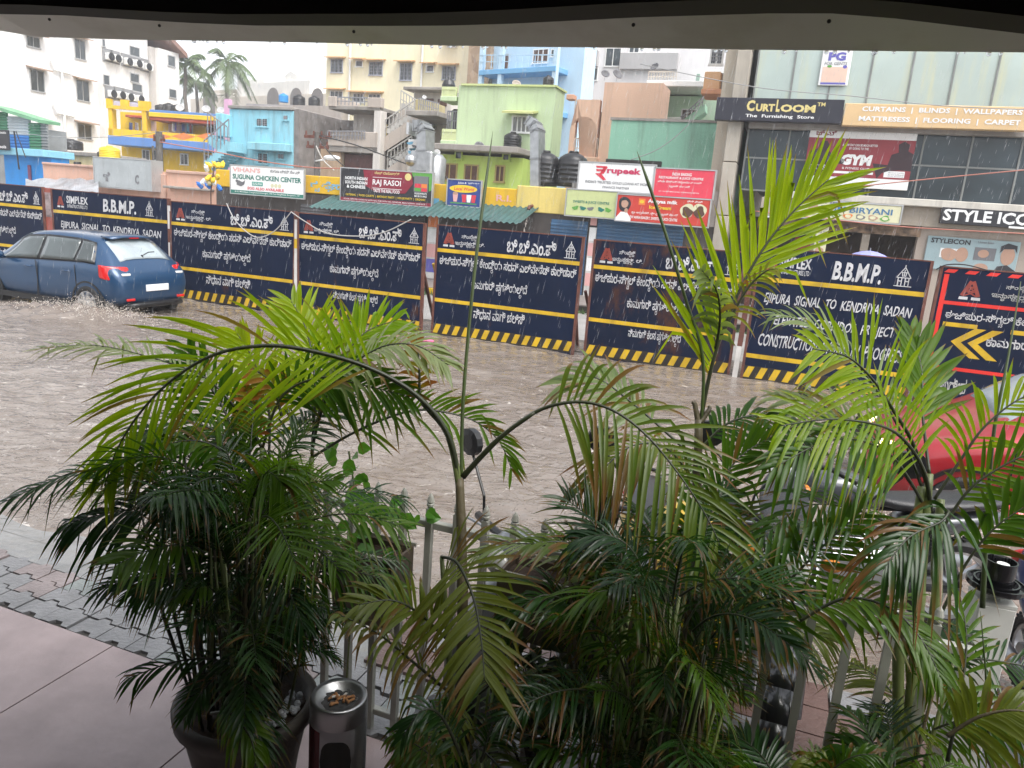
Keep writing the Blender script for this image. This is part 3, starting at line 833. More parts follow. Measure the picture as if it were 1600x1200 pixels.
def scooter(loc, rz, label, paint, seatm, group=None):
    t = thing('scooter', label, 'scooter', loc, rz, group)
    wheel2(t, -.62, .215, .10); wheel2(t, .62, .215, .10)
    m = MB(); m.loft([ering(-.86, .70, .05, .05), ering(-.80, .66, .10, .10), ering(-.62, .60, .155, .15), ering(-.35, .55, .17, .19), ering(-.10, .50, .16, .20), ering(.03, .46, .13, .17)]); m.build('rear_body', paint, t, smooth=True, sub=1)
    m = MB(); m.loft([ering(-.80, .79, .06, .025), ering(-.72, .80, .13, .045), ering(-.40, .79, .155, .055), ering(-.20, .765, .145, .05), ering(-.02, .755, .13, .05), ering(.07, .74, .08, .03)]); m.build('seat', seatm, t, smooth=True, sub=1)
    m = MB(); m.loft([ering(-.02, .29, .15, .04), ering(.20, .28, .17, .035), ering(.42, .30, .15, .04)]); m.build('floorboard', BLACKP, t, smooth=True)
    m = MB(); m.loft([hring(.26, .50, .05, .17), hring(.40, .53, .055, .21), hring(.60, .50, .06, .21), hring(.80, .42, .065, .16), hring(.93, .37, .05, .11)]); m.build('front_apron', paint, t, smooth=True, sub=1)
    m = MB(); m.loft([hring(.90, .36, .07, .09), hring(.98, .35, .11, .14), hring(1.05, .34, .09, .13), hring(1.09, .33, .04, .07)]); hd = m.build('handlebar_cowl', paint, t, smooth=True, sub=1)
    m = MB(); m.sphere((.455, 0, .99), .03, .085, .06); m.build('headlight', LAMPC, hd, smooth=True)
    m = MB(); m.tube([(.30, -.36, 1.02), (.34, -.2, 1.03), (.35, 0, 1.02), (.34, .2, 1.03), (.30, .36, 1.02)], [.018, .018, .014, .018, .018], 10); m.build('handlebar', BLACKP, t, smooth=True)
    for s in (1, -1):
        m = MB(); m.tube([(.36, s*.2, 1.03), (.37, s*.34, 1.03)], .006); m.build('brake_lever', ALLOY, t); mirror(t, .34, s, 1.03)
    m = MB()
    pr = []
    for k in range(9):
        a = R(-10+k*25); c = Vector((.62+.245*math.cos(a), 0, .215+.245*math.sin(a)))
        pr.append([c+Vector((0, -.06, 0))+Vector((math.cos(a), 0, math.sin(a)))*-.03, c+Vector((0, -.03, 0))+Vector((math.cos(a), 0, math.sin(a)))*.012, c+Vector((0, .03, 0))+Vector((math.cos(a), 0, math.sin(a)))*.012, c+Vector((0, .06, 0))+Vector((math.cos(a), 0, math.sin(a)))*-.03])
    for a, b in zip(pr[:-1], pr[1:]):
        for k in range(3): m.quad(a[k], a[k+1], b[k+1], b[k])
    m.build('front_fender', paint, t, smooth=True, solid=.006)
    for s in (1, -1):
        m = MB(); m.tube([(.62, s*.075, .215), (.50, s*.075, .55)], .02); m.build('fork_leg', BLACKP, t)
    m = MB(); m.loft([ering(-.91, .66, .07, .03), ering(-.87, .66, .10, .05), ering(-.83, .67, .10, .05)]); m.build('tail_light', TAILR, t, smooth=True)
    m = MB(); m.tube([(-.30, -.12, .22), (-.55, -.17, .26), (-.92, -.18, .33)], [.03, .05, .055], 12); m.build('exhaust', METAL, t, smooth=True)
    m = MB(); m.tube([(-.80, -.13, .77), (-.92, -.10, .80), (-.96, 0, .81), (-.92, .10, .80), (-.80, .13, .77)], .013); m.build('grab_rail', BLACKP, t, smooth=True)
    return t
def motorbike(loc, rz, label, paint, group=None):
    t = thing('motorcycle', label, 'motorcycle', loc, rz, group)
    wheel2(t, -.65, .30, .11); wheel2(t, .68, .30, .10)
    m = MB(); m.loft([ering(-.14, .82, .09, .06), ering(0, .86, .14, .11), ering(.18, .88, .15, .12), ering(.33, .86, .11, .09), ering(.38, .84, .06, .05)]); m.build('fuel_tank', paint, t, smooth=True, sub=1)
    m = MB(); m.loft([ering(-.88, .88, .07, .02), ering(-.78, .865, .13, .04), ering(-.40, .82, .15, .045), ering(-.18, .81, .11, .045), ering(-.06, .83, .07, .03)]); m.build('seat', M('seat_vinyl', (.02, .02, .022), .4, var=.2, bump=.2, bscale=120), t, smooth=True, sub=1)
    m = MB(); m.loft([ering(-.9, .78, .05, .03), ering(-.7, .73, .12, .07), ering(-.35, .68, .13, .09), ering(-.2, .66, .10, .07)]); m.build('side_panel', paint, t, smooth=True, sub=1)
    m = MB(); m.bbox(-.22, -.13, .28, .20, .13, .52, .04)
    for k in range(7): m.bbox(-.02, -.11, .53+k*.026, .16, .11, .546+k*.026, .004)
    m.build('engine', METAL, t)
    m = MB(); m.tube([(.36, 0, .92), (.32, 0, .6), (.22, 0, .3), (-.25, 0, .27)], .022); m.tube([(.36, 0, .9), (-.1, 0, .76), (-.7, 0, .78)], .02); m.tube([(-.25, .1, .3), (-.65, .1, .30)], .025); m.tube([(-.25, -.1, .3), (-.65, -.1, .30)], .025)
    m.tube([(-.45, .12, .74), (-.63, .13, .34)], .022); m.tube([(-.45, -.12, .74), (-.63, -.13, .34)], .022); m.build('frame', BLACKP, t)
    for s in (1, -1):
        m = MB(); m.tube([(.68, s*.10, .30), (.44, s*.10, .98)], [.028, .02], 10); m.build('fork_leg', ALLOY, t, smooth=True)
    m = MB(); m.tube([(.22, -.36, 1.03), (.33, -.22, 1.06), (.40, -.06, 1.0), (.40, .06, 1.0), (.33, .22, 1.06), (.22, .36, 1.03)], [.018, .016, .012, .012, .016, .018], 10); m.build('handlebar', BLACKP, t, smooth=True)
    m = MB(); m.loft([ering(.40, .93, .07, .07), ering(.47, .92, .10, .10), ering(.56, .91, .10, .095)]); hd = m.build('headlight_cowl', paint, t, smooth=True)
    m = MB(); m.sphere((.555, 0, .91), .03, .085, .08); m.build('headlight', LAMPC, hd, smooth=True)
    m = MB(); m.cyl((.38, -.06, 1.0), (.42, -.06, 1.04), .045); m.cyl((.38, .06, 1.0), (.42, .06, 1.04), .045); m.build('dials', BLACKP, t)
    m = MB(); pr = []
    for k in range(8):
        a = R(5+k*22); u = Vector((math.cos(a), 0, math.sin(a))); c = Vector((.68, 0, .30))+u*.335
        pr.append([c+Vector((0, -.075, 0))-u*.035, c+Vector((0, -.04, 0))+u*.01, c+Vector((0, .04, 0))+u*.01, c+Vector((0, .075, 0))-u*.035])
    for a, b in zip(pr[:-1], pr[1:]):
        for k in range(3): m.quad(a[k], a[k+1], b[k+1], b[k])
    m.build('front_fender', paint, t, smooth=True, solid=.006)
    m = MB(); m.tube([(.18, -.10, .45), (.22, -.14, .3), (0, -.16, .25), (-.4, -.17, .28), (-.85, -.18, .40)], [.02, .022, .025, .05, .055], 12); m.build('exhaust', METAL, t, smooth=True)
    m = MB(); m.bbox(-.97, -.07, .74, -.92, .07, .82, .01); m.build('tail_light', TAILR, t)
    m = MB(); m.bbox(.60, -.10, .64, .612, .10, .74, .003); m.build('number_plate', PLATE, t)
    for s in (1, -1):
        mirror(t, .30, s, 1.05); m = MB(); m.sphere((.42, s*.17, .90), .03, .045, .03); m.build('indicator', M('amber_lens', (.6, .2, .02), .2), t, smooth=True)
    return t
# ------------------------------------------------------------------ the far side of the street
class Face:
    """an upright plane in plan from photo column xa at depth ta to column xb at depth tb; gives local (u, z)"""
    def __init__(self, xa, ta, xb, tb):
        self.A = at_t(xa, hor(xa), ta); self.B = at_t(xb, hor(xb), tb)
        self.A.z = self.B.z = 0
        d = self.B-self.A; self.w = d.length; self.d = d.normalized()
        self.n = Vector((-self.d.y, self.d.x, 0))
        self.rz = math.atan2(self.d.y, self.d.x)
    def uz(self, x, y):
        r = ray(x, y); P = CAM+r*((self.A-CAM).dot(self.n)/r.dot(self.n))
        return (P-self.A).dot(self.d), P.z
    def rect(self, x0, y0, x1, y1):
        xm, ym = (x0+x1)/2, (y0+y1)/2
        return self.uz(x0, ym)[0], self.uz(xm, y1)[1], self.uz(x1, ym)[0], self.uz(xm, y0)[1]
    def pts(self, px, y=0.0):
        o = []
        for p in px:
            u, z = self.uz(*p); o.append(Vector((u, y, z)))
        return o

class Bld:
    def __init__(self, label, face, cat='building', name='building', group=None):
        self.f = face
        self.t = thing(name, label, cat, face.A, face.rz, group)
    def part(self, mb, name, mat, **k): return mb.build(name, mat, self.t, **k)
    def box(self, name, mat, x0, y0, x1, y1, v0, v1, z0=None, z1=None):
        a, b, c, d = self.f.rect(x0, y0, x1, y1)
        m = MB(); m.bbox(a, v0, b if z0 is None else z0, c, v1, d if z1 is None else z1, .02)
        return self.part(m, name, mat)
    def win(self, x0, y0, x1, y1, v=0.0, shade=None, frame=None, grille=True, name='window', mat=None, panes=2):
        a, b, c, d = self.f.rect(x0, y0, x1, y1)
        fr = MB(); w = max(.05, (c-a)*.06)
        fr.box(a-w, v-.04, b-w, a, v+.02, d+w); fr.box(c, v-.04, b-w, c+w, v+.02, d+w)
        fr.box(a, v-.04, d, c, v+.02, d+w); fr.box(a-w*1.5, v-.08, b-w*1.3, c+w*1.5, v+.02, b)
        for k in range(1, panes): q = a+(c-a)*k/panes; fr.box(q-w*.4, v-.035, b, q+w*.4, v+.0, d)
        o = fr.build(name, frame or WHITEP, self.t)
        p = MB(); p.box(a, v-.012, b, c, v-.004, d); p.build('pane', mat or GLASS, o)
        if grille:
            g_ = MB(); n = 5
            for k in range(1, n): q = a+(c-a)*k/n; g_.box(q-.012, v-.055, b, q+.012, v-.043, d)
            for k in range(1, 4): q = b+(d-b)*k/4; g_.box(a, v-.058, q-.012, c, v-.046, q+.012)
            g_.build('grille', GRILLE, o)
        if shade is not None:
            s_ = MB(); s_.prism([(a-.25, v, d+w+.10), (c+.25, v, d+w+.10), (c+.25, v-.55, d+w+.0), (a-.25, v-.55, d+w+.0)], (0, 0, .07)); s_.build('sunshade', shade, o, recalc=True)
        return o
    def rail(self, x0, y0, x1, y1, v, mat, n=10, name='railing', posts_only=False):
        a, z0 = self.f.uz(x0, y1 if not isinstance(y1, tuple) else y1[0]); a, zt = self.f.uz(x0, y0 if not isinstance(y0, tuple) else y0[0])
        c, z0b = self.f.uz(x1, y1 if not isinstance(y1, tuple) else y1[1]); c, ztb = self.f.uz(x1, y0 if not isinstance(y0, tuple) else y0[1])
        m = MB(); r = .022
        m.bar((a, v, zt), (c, v, ztb), .045, .045); m.bar((a, v, (zt+z0)/2), (c, v, (ztb+z0b)/2), .03, .03)
        for k in range(n+1):
            u = k/n; m.bar((a+(c-a)*u, v, z0+(z0b-z0)*u), (a+(c-a)*u, v, zt+(ztb-zt)*u), r*1.4, r*1.4)
        return self.part(m, name, mat)

class Sign:
    """a board on a face: px rectangle corners (left top, right bottom), letter lines as separate parts"""
    def __init__(self, label, face, tl, tr, bl, br, mat, v=-.12, th=.08, frame=None, cat='sign', name='shop_sign', group=None):
        self.f = face
        P = [face.uz(*q) for q in (tl, tr, br, bl)]
        self.u0 = (P[0][0]+P[3][0])/2; self.u1 = (P[1][0]+P[2][0])/2
        self.z1 = (P[0][1]+P[1][1])/2; self.z0 = (P[2][1]+P[3][1])/2
        self.w = self.u1-self.u0; self.h = self.z1-self.z0
        loc = face.A+face.d*self.u0+face.n*v+Vector((0, 0, self.z0))
        self.t = thing(name, label, cat, loc, face.rz, group)
        m = MB(); m.bbox(0, 0, 0, self.w, th, self.h, .012); m.build('board', mat, self.t)
        if frame:
            e = .03; m = MB()
            m.box(-e, -.012, -e, self.w+e, th, 0); m.box(-e, -.012, self.h, self.w+e, th, self.h+e); m.box(-e, -.012, 0, 0, th, self.h); m.box(self.w, -.012, 0, self.w+e, th, self.h)
            m.build('frame', frame, self.t)
    def text(self, s, a, b, c, d, mat, bold=.015, shear=0.0, name='lettering'):
        """a, b, c, d: left, top, right, bottom as fractions of the board"""
        m = MB(); lettering(m, s, a*self.w, (1-d)*self.h, c*self.w, (1-b)*self.h, -.008, bold, shear)
        return m.build(name, mat, self.t)
    def patch(self, a, b, c, d, mat, y=-.005, name='colour_field'):
        m = MB(); m.box(a*self.w, y, (1-d)*self.h, c*self.w, y+.004, (1-b)*self.h); return m.build(name, mat, self.t)
    def blob(self, cx, cy, rx, ry, mat, y=-.007, name='picture', n=20, wob=0.0, seed=1):
        rg = random.Random(seed); ph = rg.random()*6
        m = MB(); m.poly([((cx+rx*math.cos(k*2*math.pi/n)*(1+wob*math.sin(3*k*2*math.pi/n+ph)))*self.w, y, (1-cy)*self.h+ry*self.h*math.sin(k*2*math.pi/n)*(1+wob*math.cos(2*k*2*math.pi/n+ph))) for k in range(n)])
        return m.build(name, mat, self.t)
    def shape(self, pts, mat, y=-.007, name='picture'):
        m = MB(); m.poly([(a*self.w, y, (1-b)*self.h) for a, b in pts]); return m.build(name, mat, self.t)

def P_(name, col=(.5, .5, .5), r=.5): return M('print_'+name, col, r, var=.06, scale=6)
pWHITE = P_('white', (.78, .78, .77)); pRED = P_('red', (.60, .035, .06)); pMAROON = P_('maroon', (.22, .012, .03)); pBLACK = P_('black', (.02, .02, .024)); pGREEN = P_('green', (.02, .17, .13))
pYEL = P_('yellow', (.75, .52, .02)); pCREAM = P_('cream', (.62, .60, .40)); pBLUE = P_('blue', (.02, .05, .22)); pGREY = P_('grey', (.16, .16, .17)); pGOLD = P_('gold', (.66, .55, .22)); pSKIN = P_('skin', (.45, .27, .19)); pLBLUE = P_('light_blue', (.16, .42, .62)); pORANGE = P_('orange', (.72, .20, .04)); pLGREEN = P_('leaf_green', (.10, .32, .05)); pVIO = P_('violet', (.12, .11, .42)); pPINK = P_('pink', (.7, .38, .36))
ALU = M('alu_frame', (.5, .5, .5), .4, .6)

# ---- pavement, kerb and weeds on the far side
k = MB(); k.prism([st(-60, 6.2, -.28), st(60, 6.2, -.28), st(60, 6.2, .10), st(-60, 6.2, .10)], (0, 0, 0)) if False else None
pvm = M('far_pavement', (.36, .35, .335), .35, var=.25, scale=1.2, bump=.3, bscale=12, streak=.3)
k = MB(); k.X = Matrix.Translation(A0) @ Matrix.Rotation(ANG, 4, 'Z'); k.box(-60, 1.4, -.3, 60, 5.6, .03); tag(k.build('pavement', pvm), 'wet pale ground behind the barriers', 'pavement', kind='structure')
k = MB(); k.X = Matrix.Translation(A0) @ Matrix.Rotation(ANG, 4, 'Z'); k.box(-60, 5.6, -.3, 60, 9.0, .22); tag(k.build('pavement', M('shop_step', (.22, .19, .17), .5, var=.3, scale=2, streak=.3)), 'raised step in front of the shops', 'pavement', kind='structure')
kb = sthing('kerb', 'yellow and black painted kerb in front of the shops', 'kerb', 0, 5.5, 0)
a_ = MB(); b_ = MB()
for i in range(-60, 60): (a_ if i % 2 else b_).box(i*.6, 0, -.1, i*.6+.6, .1, .20)
a_.build('yellow_stones', YEL, kb); b_.build('black_stones', BLK, kb)
wd = MB(); rng = random.Random(4)
for i in range(900):
    s_ = rng.uniform(-9, 8); t_ = 5.35+rng.uniform(-.1, .12); h = rng.uniform(.06, .22); a = rng.uniform(0, 6.3)
    P = st(s_, t_, .03); q = Vector((math.cos(a)*.03, math.sin(a)*.03, 0)); tip = P+Vector((math.cos(a+1)*.08, math.sin(a+1)*.08, h))
    wd.poly([P-q, P+q, tip])
tag(wd.build('weeds', M('weed_leaf', (.06, .12, .03), .6)), 'low weeds growing along the far kerb', 'weeds', kind='stuff')

# ---- row of single storey shops under the yellow parapet
FS = Face(330, 8, 900, 8)
FS2 = Face(330, 6.9, 900, 6.9)
ypar = wallm('yellow_parapet', (.66, .40, .02), .35); ypale = wallm('pale_yellow_parapet', (.66, .52, .16), .4)
sh_ = Bld('long low shop row with a yellow parapet and teal awnings behind the barriers', FS, 'shops', 'shop_row')
za = FS.uz(620, 352)[1]
def uof(x, y=300): return FS.uz(x, y)[0]
m = MB(); m.bbox(uof(338), -.02, FS.uz(620, 312)[1], uof(808), .35, FS.uz(620, 283)[1], .02); sh_.part(m, 'parapet', ypar)
m = MB(); m.bbox(uof(808)+.002, -.03, FS.uz(850, 333)[1], uof(893), .35, FS.uz(850, 292)[1], .02); sh_.part(m, 'pale_parapet', ypale)
m = MB(); m.box(uof(338), .0, 0, uof(1130), .3, FS.uz(620, 313)[1]-.01); sh_.part(m, 'front', M('shop_dark_front', (.05, .042, .038), .7, var=.5, scale=1.2))
m = MB(); m.box(uof(338), .3, 0, uof(1130), 5, FS.uz(620, 300)[1]); sh_.part(m, 'body', CONC)
m = MB(); m.box(uof(893)+.002, -.02, FS.uz(1000, 352)[1]+.1, uof(1130), .3, FS.uz(1000, 292)[1]); sh_.part(m, 'fascia', CONC)
# corrugated teal awnings
teal = M('teal_corrugated', (.045, .11, .105), .5, .2, var=.25, scale=3, streak=.4, stain_tint=(.10, .12, .11))
def awning(xa, xb, yt, yb, nm='awning'):
    a = uof(xa); b = uof(xb); z1 = FS.uz((xa+xb)/2, yt)[1]; z0 = FS2.uz((xa+xb)/2, yb)[1]
    n = int((b-a)/.045); m = MB(); vs = []
    for i in range(n+1):
        u = a+(b-a)*i/n; dz = .018*(1 if i % 4 in (0, 1) else -1)
        vs += [(u, -.04, z1+dz), (u-.15, -1.1, z0+dz)]
    m.add(vs, [(2*i, 2*i+2, 2*i+3, 2*i+1) for i in range(n)])
    return m.build(nm, teal, sh_.t, solid=.006)
awning(522, 688, 312, 334); awning(690, 845, 320, 346)
shb = M('blue_shutter', (.055, .135, .25), .5, .1, var=.2, scale=2, streak=.4)
def shutter(B, xa, ya, xb, yb, mat, v=-.02, dz=.09):
    a, b, c, d = B.f.rect(xa, ya, xb, yb); b = .2
    m = MB(); n = int((d-b)/dz)
    for i in range(n): m.prism([(a, v, b+i*dz), (a, v-.022, b+i*dz+.015), (a, v-.022, b+i*dz+dz*.6), (a, v, b+i*dz+dz*.8), (a, v+.02, b+i*dz+dz*.8), (a, v+.02, b+i*dz)], (c-a, 0, 0))
    m.box(a, v+.004, b, c, v+.03, d)
    return B.part(m, 'roller_shutter', mat, recalc=True)
shutter(sh_, 858, 344, 915, 440, shb); shutter(sh_, 930, 345, 1065, 440, shb); shutter(sh_, 600, 335, 662, 440, M('grey_shutter', (.10, .10, .105), .5, .2, var=.2)); shutter(sh_, 470, 320, 515, 440, M('grey_shutter'))
m = MB(); a, b, c, d = FS.rect(918, 355, 929, 440); m.box(a, -.06, .2, c, .0, d); pil = sh_.part(m, 'pillar', PALEP)
for k_ in range(5):
    m = MB(); zz = .5+k_*.42; m.box(a+.01, -.066, zz, c-.01, -.061, zz+.36); m.build('poster', (pPINK, pWHITE)[k_ % 2], pil)
m = MB(); a, b, c, d = FS.rect(668, 340, 684, 440); m.box(a, -.06, .2, c, .0, d); pil = sh_.part(m, 'pillar', PALEP)
for k_ in range(5):
    m = MB(); zz = .4+k_*.45; m.box(a+.01, -.066, zz, c-.01, -.061, zz+.4); m.build('poster', (pVIO, pPINK, pWHITE, pORANGE, pLBLUE)[k_], pil)
m = MB(); u, z = FS.uz(832, 322); m.tube([(u, -.02, z), (u-.02, -.22, z-.03), (u-.02, -.25, z-.1)], .05, 10); spt = sh_.part(m, 'rain_spout', RUST)
m = MB(); rng = random.Random(2)
for i in range(70):
    q = rng.random(); m.sphere((u-.02-.10*q+rng.gauss(0, .015), -.27-.12*q, z-.12-q*1.2), .010, .010, .03, n=5, m=3)
m.build('falling_water', spm, spt)
# blue painted letters on the parapet
m = MB(); q = FS.rect(486, 284, 541, 301); lettering(m, 'ರ್ನ ಟ್ರೇಡರ್ಸ್', q[0], q[1], q[2]+.4, q[3], -.03, .03); sh_.part(m, 'lettering', pLBLUE)
m = MB(); q = FS.rect(776, 305, 800, 315); lettering(m, 'R.I.', q[0], q[1], q[2], q[3], -.03, .02); sh_.part(m, 'lettering', pPINK)

SGN = 'sign boards of the shops'
s = Sign('white board of the chicken shop with a green foot, left end of the yellow parapet', FS, (372, 259), (485, 267), (372, 302), (485, 311), pWHITE, -.35, .06, ALU, group=SGN)
s.text("VIHAN'S", .03, .06, .42, .22, pPINK, .03); s.text('ಸುಗುಣ ಚಿಕನ್ ಸೆಂಟರ್', .55, .06, .95, .17, pGREY)
s.text('SUGUNA CHICKEN CENTER', .03, .30, .97, .48, pGREEN, .03); s.patch(.30, .54, .45, .68, P_('sign_green', (.03, .28, .22))); s.text('SUGUNA', .31, .565, .44, .65, pWHITE)
s.text('EGG ALSO AVAILABLE', .24, .73, .74, .83, pRED, .025); s.patch(0, .875, 1, 1, pGREEN); s.text('# 63, Muniyappa Compound, Srinivagilu, 100 Feet Ring Road, Bangalore - 47', .06, .90, .95, .965, pWHITE, .005)
s.blob(.13, .63, .055, .10, pGREY, wob=.25, seed=3); s.blob(.09, .55, .02, .05, pGREY, seed=2); s.shape([(.16, .6), (.21, .5), (.19, .68)], pGREY)
for i in range(3): s.blob(.58+i*.05, .63, .022, .07, pCREAM, seed=i)
s = Sign('dark restaurant board with a maroon middle and food hall slogans', FS, (544, 263), (684, 274), (544, 313), (684, 324), pBLACK, -.40, .10, ALU, group=SGN)
s.shape([(.25, .0), (.78, .0), (.80, .35), (.72, .66), (.40, .68), (.28, .5)], pMAROON, -.005, 'colour_field')
for i, q in enumerate(('NORTH INDIAN', 'SOUTH INDIAN', '& CHINESE')): s.text(q, .05+.02*(i == 2), .24+i*.13, .30-.02*(i == 2), .34+i*.13, pWHITE, .03)
s.text('ರಾಜ್ ರಾಸೋಯಿ', .38, .03, .65, .12, pGOLD); s.patch(.36, .21, .68, .225, pWHITE, -.008); s.text('RAJ RASOI', .36, .28, .67, .50, pWHITE, .02); s.patch(.36, .545, .68, .56, pWHITE, -.008)
s.text('TASTE THE REAL FOOD', .37, .58, .66, .68, pWHITE, .02); s.text('CATERING  |  FOOD COURTS  |  BIRTHDAY PARTY  |  HOUSE PARTY  |  ORGANIC', .06, .775, .94, .86, pYEL, .012)
s.patch(0, .90, 1, 1, pMAROON, -.005); s.text('POORI, APPATHI, CHAPATHI WITH VEG, PURI WITH VEG, NOODLES, MANCHURIAN, GOBI RICE', .04, .925, .94, .975, pWHITE, .003)
s.patch(.81, .10, .96, .58, pGREY, -.006); s.patch(.82, .33, .885, .45, pRED, -.009); s.patch(.89, .33, .95, .45, pORANGE, -.009); s.patch(.82, .46, .885, .56, pLGREEN, -.009); s.patch(.89, .46, .95, .56, pRED, -.009); s.text('9535979371', .82, .60, .95, .66, pWHITE); s.text('8818151443', .82, .68, .95, .74, pWHITE)
s.blob(.745, .15, .035, .11, pGOLD, seed=5); s.shape([(.78, 0), (1, 0), (1, .09), (.8, .14)], pLGREEN, -.004); s.shape([(.965, .1), (1, .09), (1, .5), (.97, .55)], pLGREEN, -.004)
s = Sign('small square blue juice bar sign between the two teal awnings', FS, (706, 281), (757, 285), (706, 321), (757, 324), pBLUE, -.30, .08, ALU, group=SGN)
s.blob(.48, .33, .42, .15, pYEL, -.006); s.text('Local World', .2, .26, .8, .40, pRED, .02, .15); s.text('Juice &', .3, .06, .56, .16, pWHITE, .01, .2); s.text('ಜ್ಯೂಸ್ & ಚಾಟ್', .62, .06, .95, .14, pWHITE)
for i, (cx, mt) in enumerate(((.25, pPINK), (.52, pRED), (.66, pWHITE), (.80, pRED))): s.shape([(cx-.08, .55), (cx+.08, .55), (cx+.05, .85), (cx-.05, .85)], mt, -.007); 
s.patch(.1, .88, .9, .92, pLGREEN); s.blob(.25, .52, .08, .06, pSKIN, -.009)
FR = Face(895, 7.9, 1125, 7.7)
s = Sign('white board of the gold loan firm with a red rupee mark', FR, (911, 252), (1027, 263), (907, 295), (1022, 305), pWHITE, -.25, .12, ALU, group=SGN)
s.text('rupeek', .38, .13, .83, .42, P_('rupeek_red', (.50, .03, .10)), .04)
s.shape([(.22, .10), (.38, .10), (.36, .17), (.24, .17)], pRED); s.shape([(.23, .22), (.345, .22), (.36, .30), (.24, .30)], pRED); s.shape([(.33, .14), (.385, .13), (.34, .38), (.28, .40)], pRED); s.shape([(.22, .38), (.30, .36), (.38, .60), (.34, .62)], pRED)
s.text("INDIA'S TRUSTED GOLD LOANS AT HOME", .10, .64, .96, .74, pGREY, .02); s.text('FINANCE PARTNER', .34, .82, .70, .91, pGREY)
s = Sign('bright red board of the bakery and juice centre right of the white loan board', FR, (1028, 263), (1121, 270), (1022, 305), (1114, 313), P_('board_red', (.66, .05, .085)), -.25, .12, ALU, group=SGN)
s.text('INDIA BAKING', .30, .12, .62, .23, pWHITE, .02); s.text('RESTAURANT & JUICE CENTRE', .08, .27, .82, .38, pWHITE, .02); s.text('ವಿವಾ ಬೇಕಿಂಗ್ ರೆಸ್ಟೋರೆಂಟ್ ಆಂಡ್', .07, .42, .80, .53, pWHITE, .01); s.text('ಜ್ಯೂಸ್ ಸೆಂಟರ್', .27, .58, .62, .68, pWHITE, .01); s.text('#33, 100 FEET MAIN ROAD, VIVEKNAGAR, EJIPURA', .10, .80, .78, .86, pWHITE, .003)
s = Sign('pale green sweets and juice centre board above the blue shutter', FR, (892, 296), (970, 302), (889, 335), (966, 343), P_('pale_green', (.50, .55, .26)), -.30, .09, ALU, group=SGN)
s.text('SWEETS & JUICE CENTRE', .14, .40, .86, .53, pGREEN, .02)
for i, cx in enumerate((.2, .34, .50, .70, .84)): s.blob(cx, .70, .06, .085, (pLGREEN, pGREEN, pGREY, pGREEN, pLGREEN)[i], wob=.3, seed=i)
s = Sign('red milk and ice cream board with a portrait of a dark haired woman', FR, (971, 304), (1114, 315), (967, 345), (1108, 354), P_('ice_red', (.52, .045, .03)), -.34, .09, ALU, group=SGN)
s.text('Adityaa milk', .34, .10, .66, .28, pWHITE, .03); s.text('Ice Cream', .36, .33, .60, .47, pYEL, .03); s.text('ನ್ಯೂ ಅನ್ನ ಬೇಕರಿ, ಸ್ವೀಟ್ಸ್ & ಜ್ಯೂಸ್ ಸೆಂಟರ್', .17, .60, .68, .72, pWHITE, .01); s.text('NEW ANNA BAKERY, SWEETS & JUICE CENTRE', .14, .78, .68, .92, pWHITE, .015)
s.text('ಸಿಹಿ ತಿಂಡಿ', .76, .05, .92, .13, pWHITE, .01)
s.blob(.085, .36, .068, .30, pBLACK, -.006, n=24, wob=.06); s.blob(.088, .33, .04, .17, pSKIN, -.008); s.shape([(0, 1), (0, .9), (.05, .66), (.12, .66), (.17, .9), (.17, 1)], pWHITE, -.007); s.blob(.11, .6, .02, .09, pSKIN, -.009); s.shape([(.04, .3), (.07, .12), (.12, .14), (.135, .3), (.10, .2), (.06, .22)], pBLACK, -.0095)
s.patch(.24, .10, .31, .34, pORANGE); s.blob(.275, .22, .025, .06, pYEL, -.009)
for i, (cx, cy) in enumerate(((.77, .45), (.90, .42))): s.blob(cx, cy, .07, .28, pCREAM, -.006, wob=.1, seed=i); s.blob(cx, cy+.05, .055, .2, P_('chocolate', (.09, .04, .025)), -.009, wob=.2, seed=i+4)

# ---- glass fronted store building on the right
FC = Face(1140, 8.3, 1600, 8.3)
cb = Bld('large glass fronted store building with a curtain shop sign and shops below', FC, 'building', 'store_building')
def cx_(x, y=250): return FC.uz(x, y)[0]
stone = M('grey_stone_cladding', (.40, .36, .30), .55, var=.15, scale=1.5, streak=.35)
m = MB(); m.box(cx_(1160), .35, 3.6, cx_(2300), 9, 13.5); cb.part(m, 'body', M('dark_interior', (.03, .03, .032), .7))
# stone clad pier on the corner
zt = 13.5
m = MB()
for i in range(10): m.bbox(cx_(1132), -.35, i*1.35+.01, cx_(1163, 180), .6, i*1.35+1.34, .015)
cb.part(m, 'corner_pier', stone)
m = MB(); m.box(cx_(1112), .1, 0, cx_(1132)-.004, 7, 13.5); cb.part(m, 'side_wall', wallm('beige_side', (.55, .48, .38)))
upg = M('greenish_curtain_glass', (.40, .48, .44), .14, .0, var=.3, scale=.35, spec=.7, streak=.7, stain_tint=(.52, .50, .27))  # yellowish reflections on the glass painted in as colour streaks
def glasswall(xa, xb, z0, z1, mat, nm, nx, nz, v=.02):
    a, b = cx_(xa), cx_(xb); fr = MB()
    pr = MB(); pr.box(a, v, z0, b, v+.05, z1); o = cb.part(pr, nm, mat)
    for i in range(nx+1): u = a+(b-a)*i/nx; fr.box(u-.02, v-.03, z0, u+.02, v, z1)
    for j in range(nz+1): z = z0+(z1-z0)*j/nz; fr.box(a, v-.025, z-.02, b, v-.002, z+.02)
    fr.build('mullions', M('mullion', (.20, .21, .20), .5), o)
    return o
zsg1 = FC.uz(1380, 168)[1]; zsg0 = FC.uz(1380, 208)[1]; zled = FC.uz(1450, 313)[1]
glasswall(1163, 2250, zsg1-.1, 13.5, upg, 'upper_glazing', 15, 3)
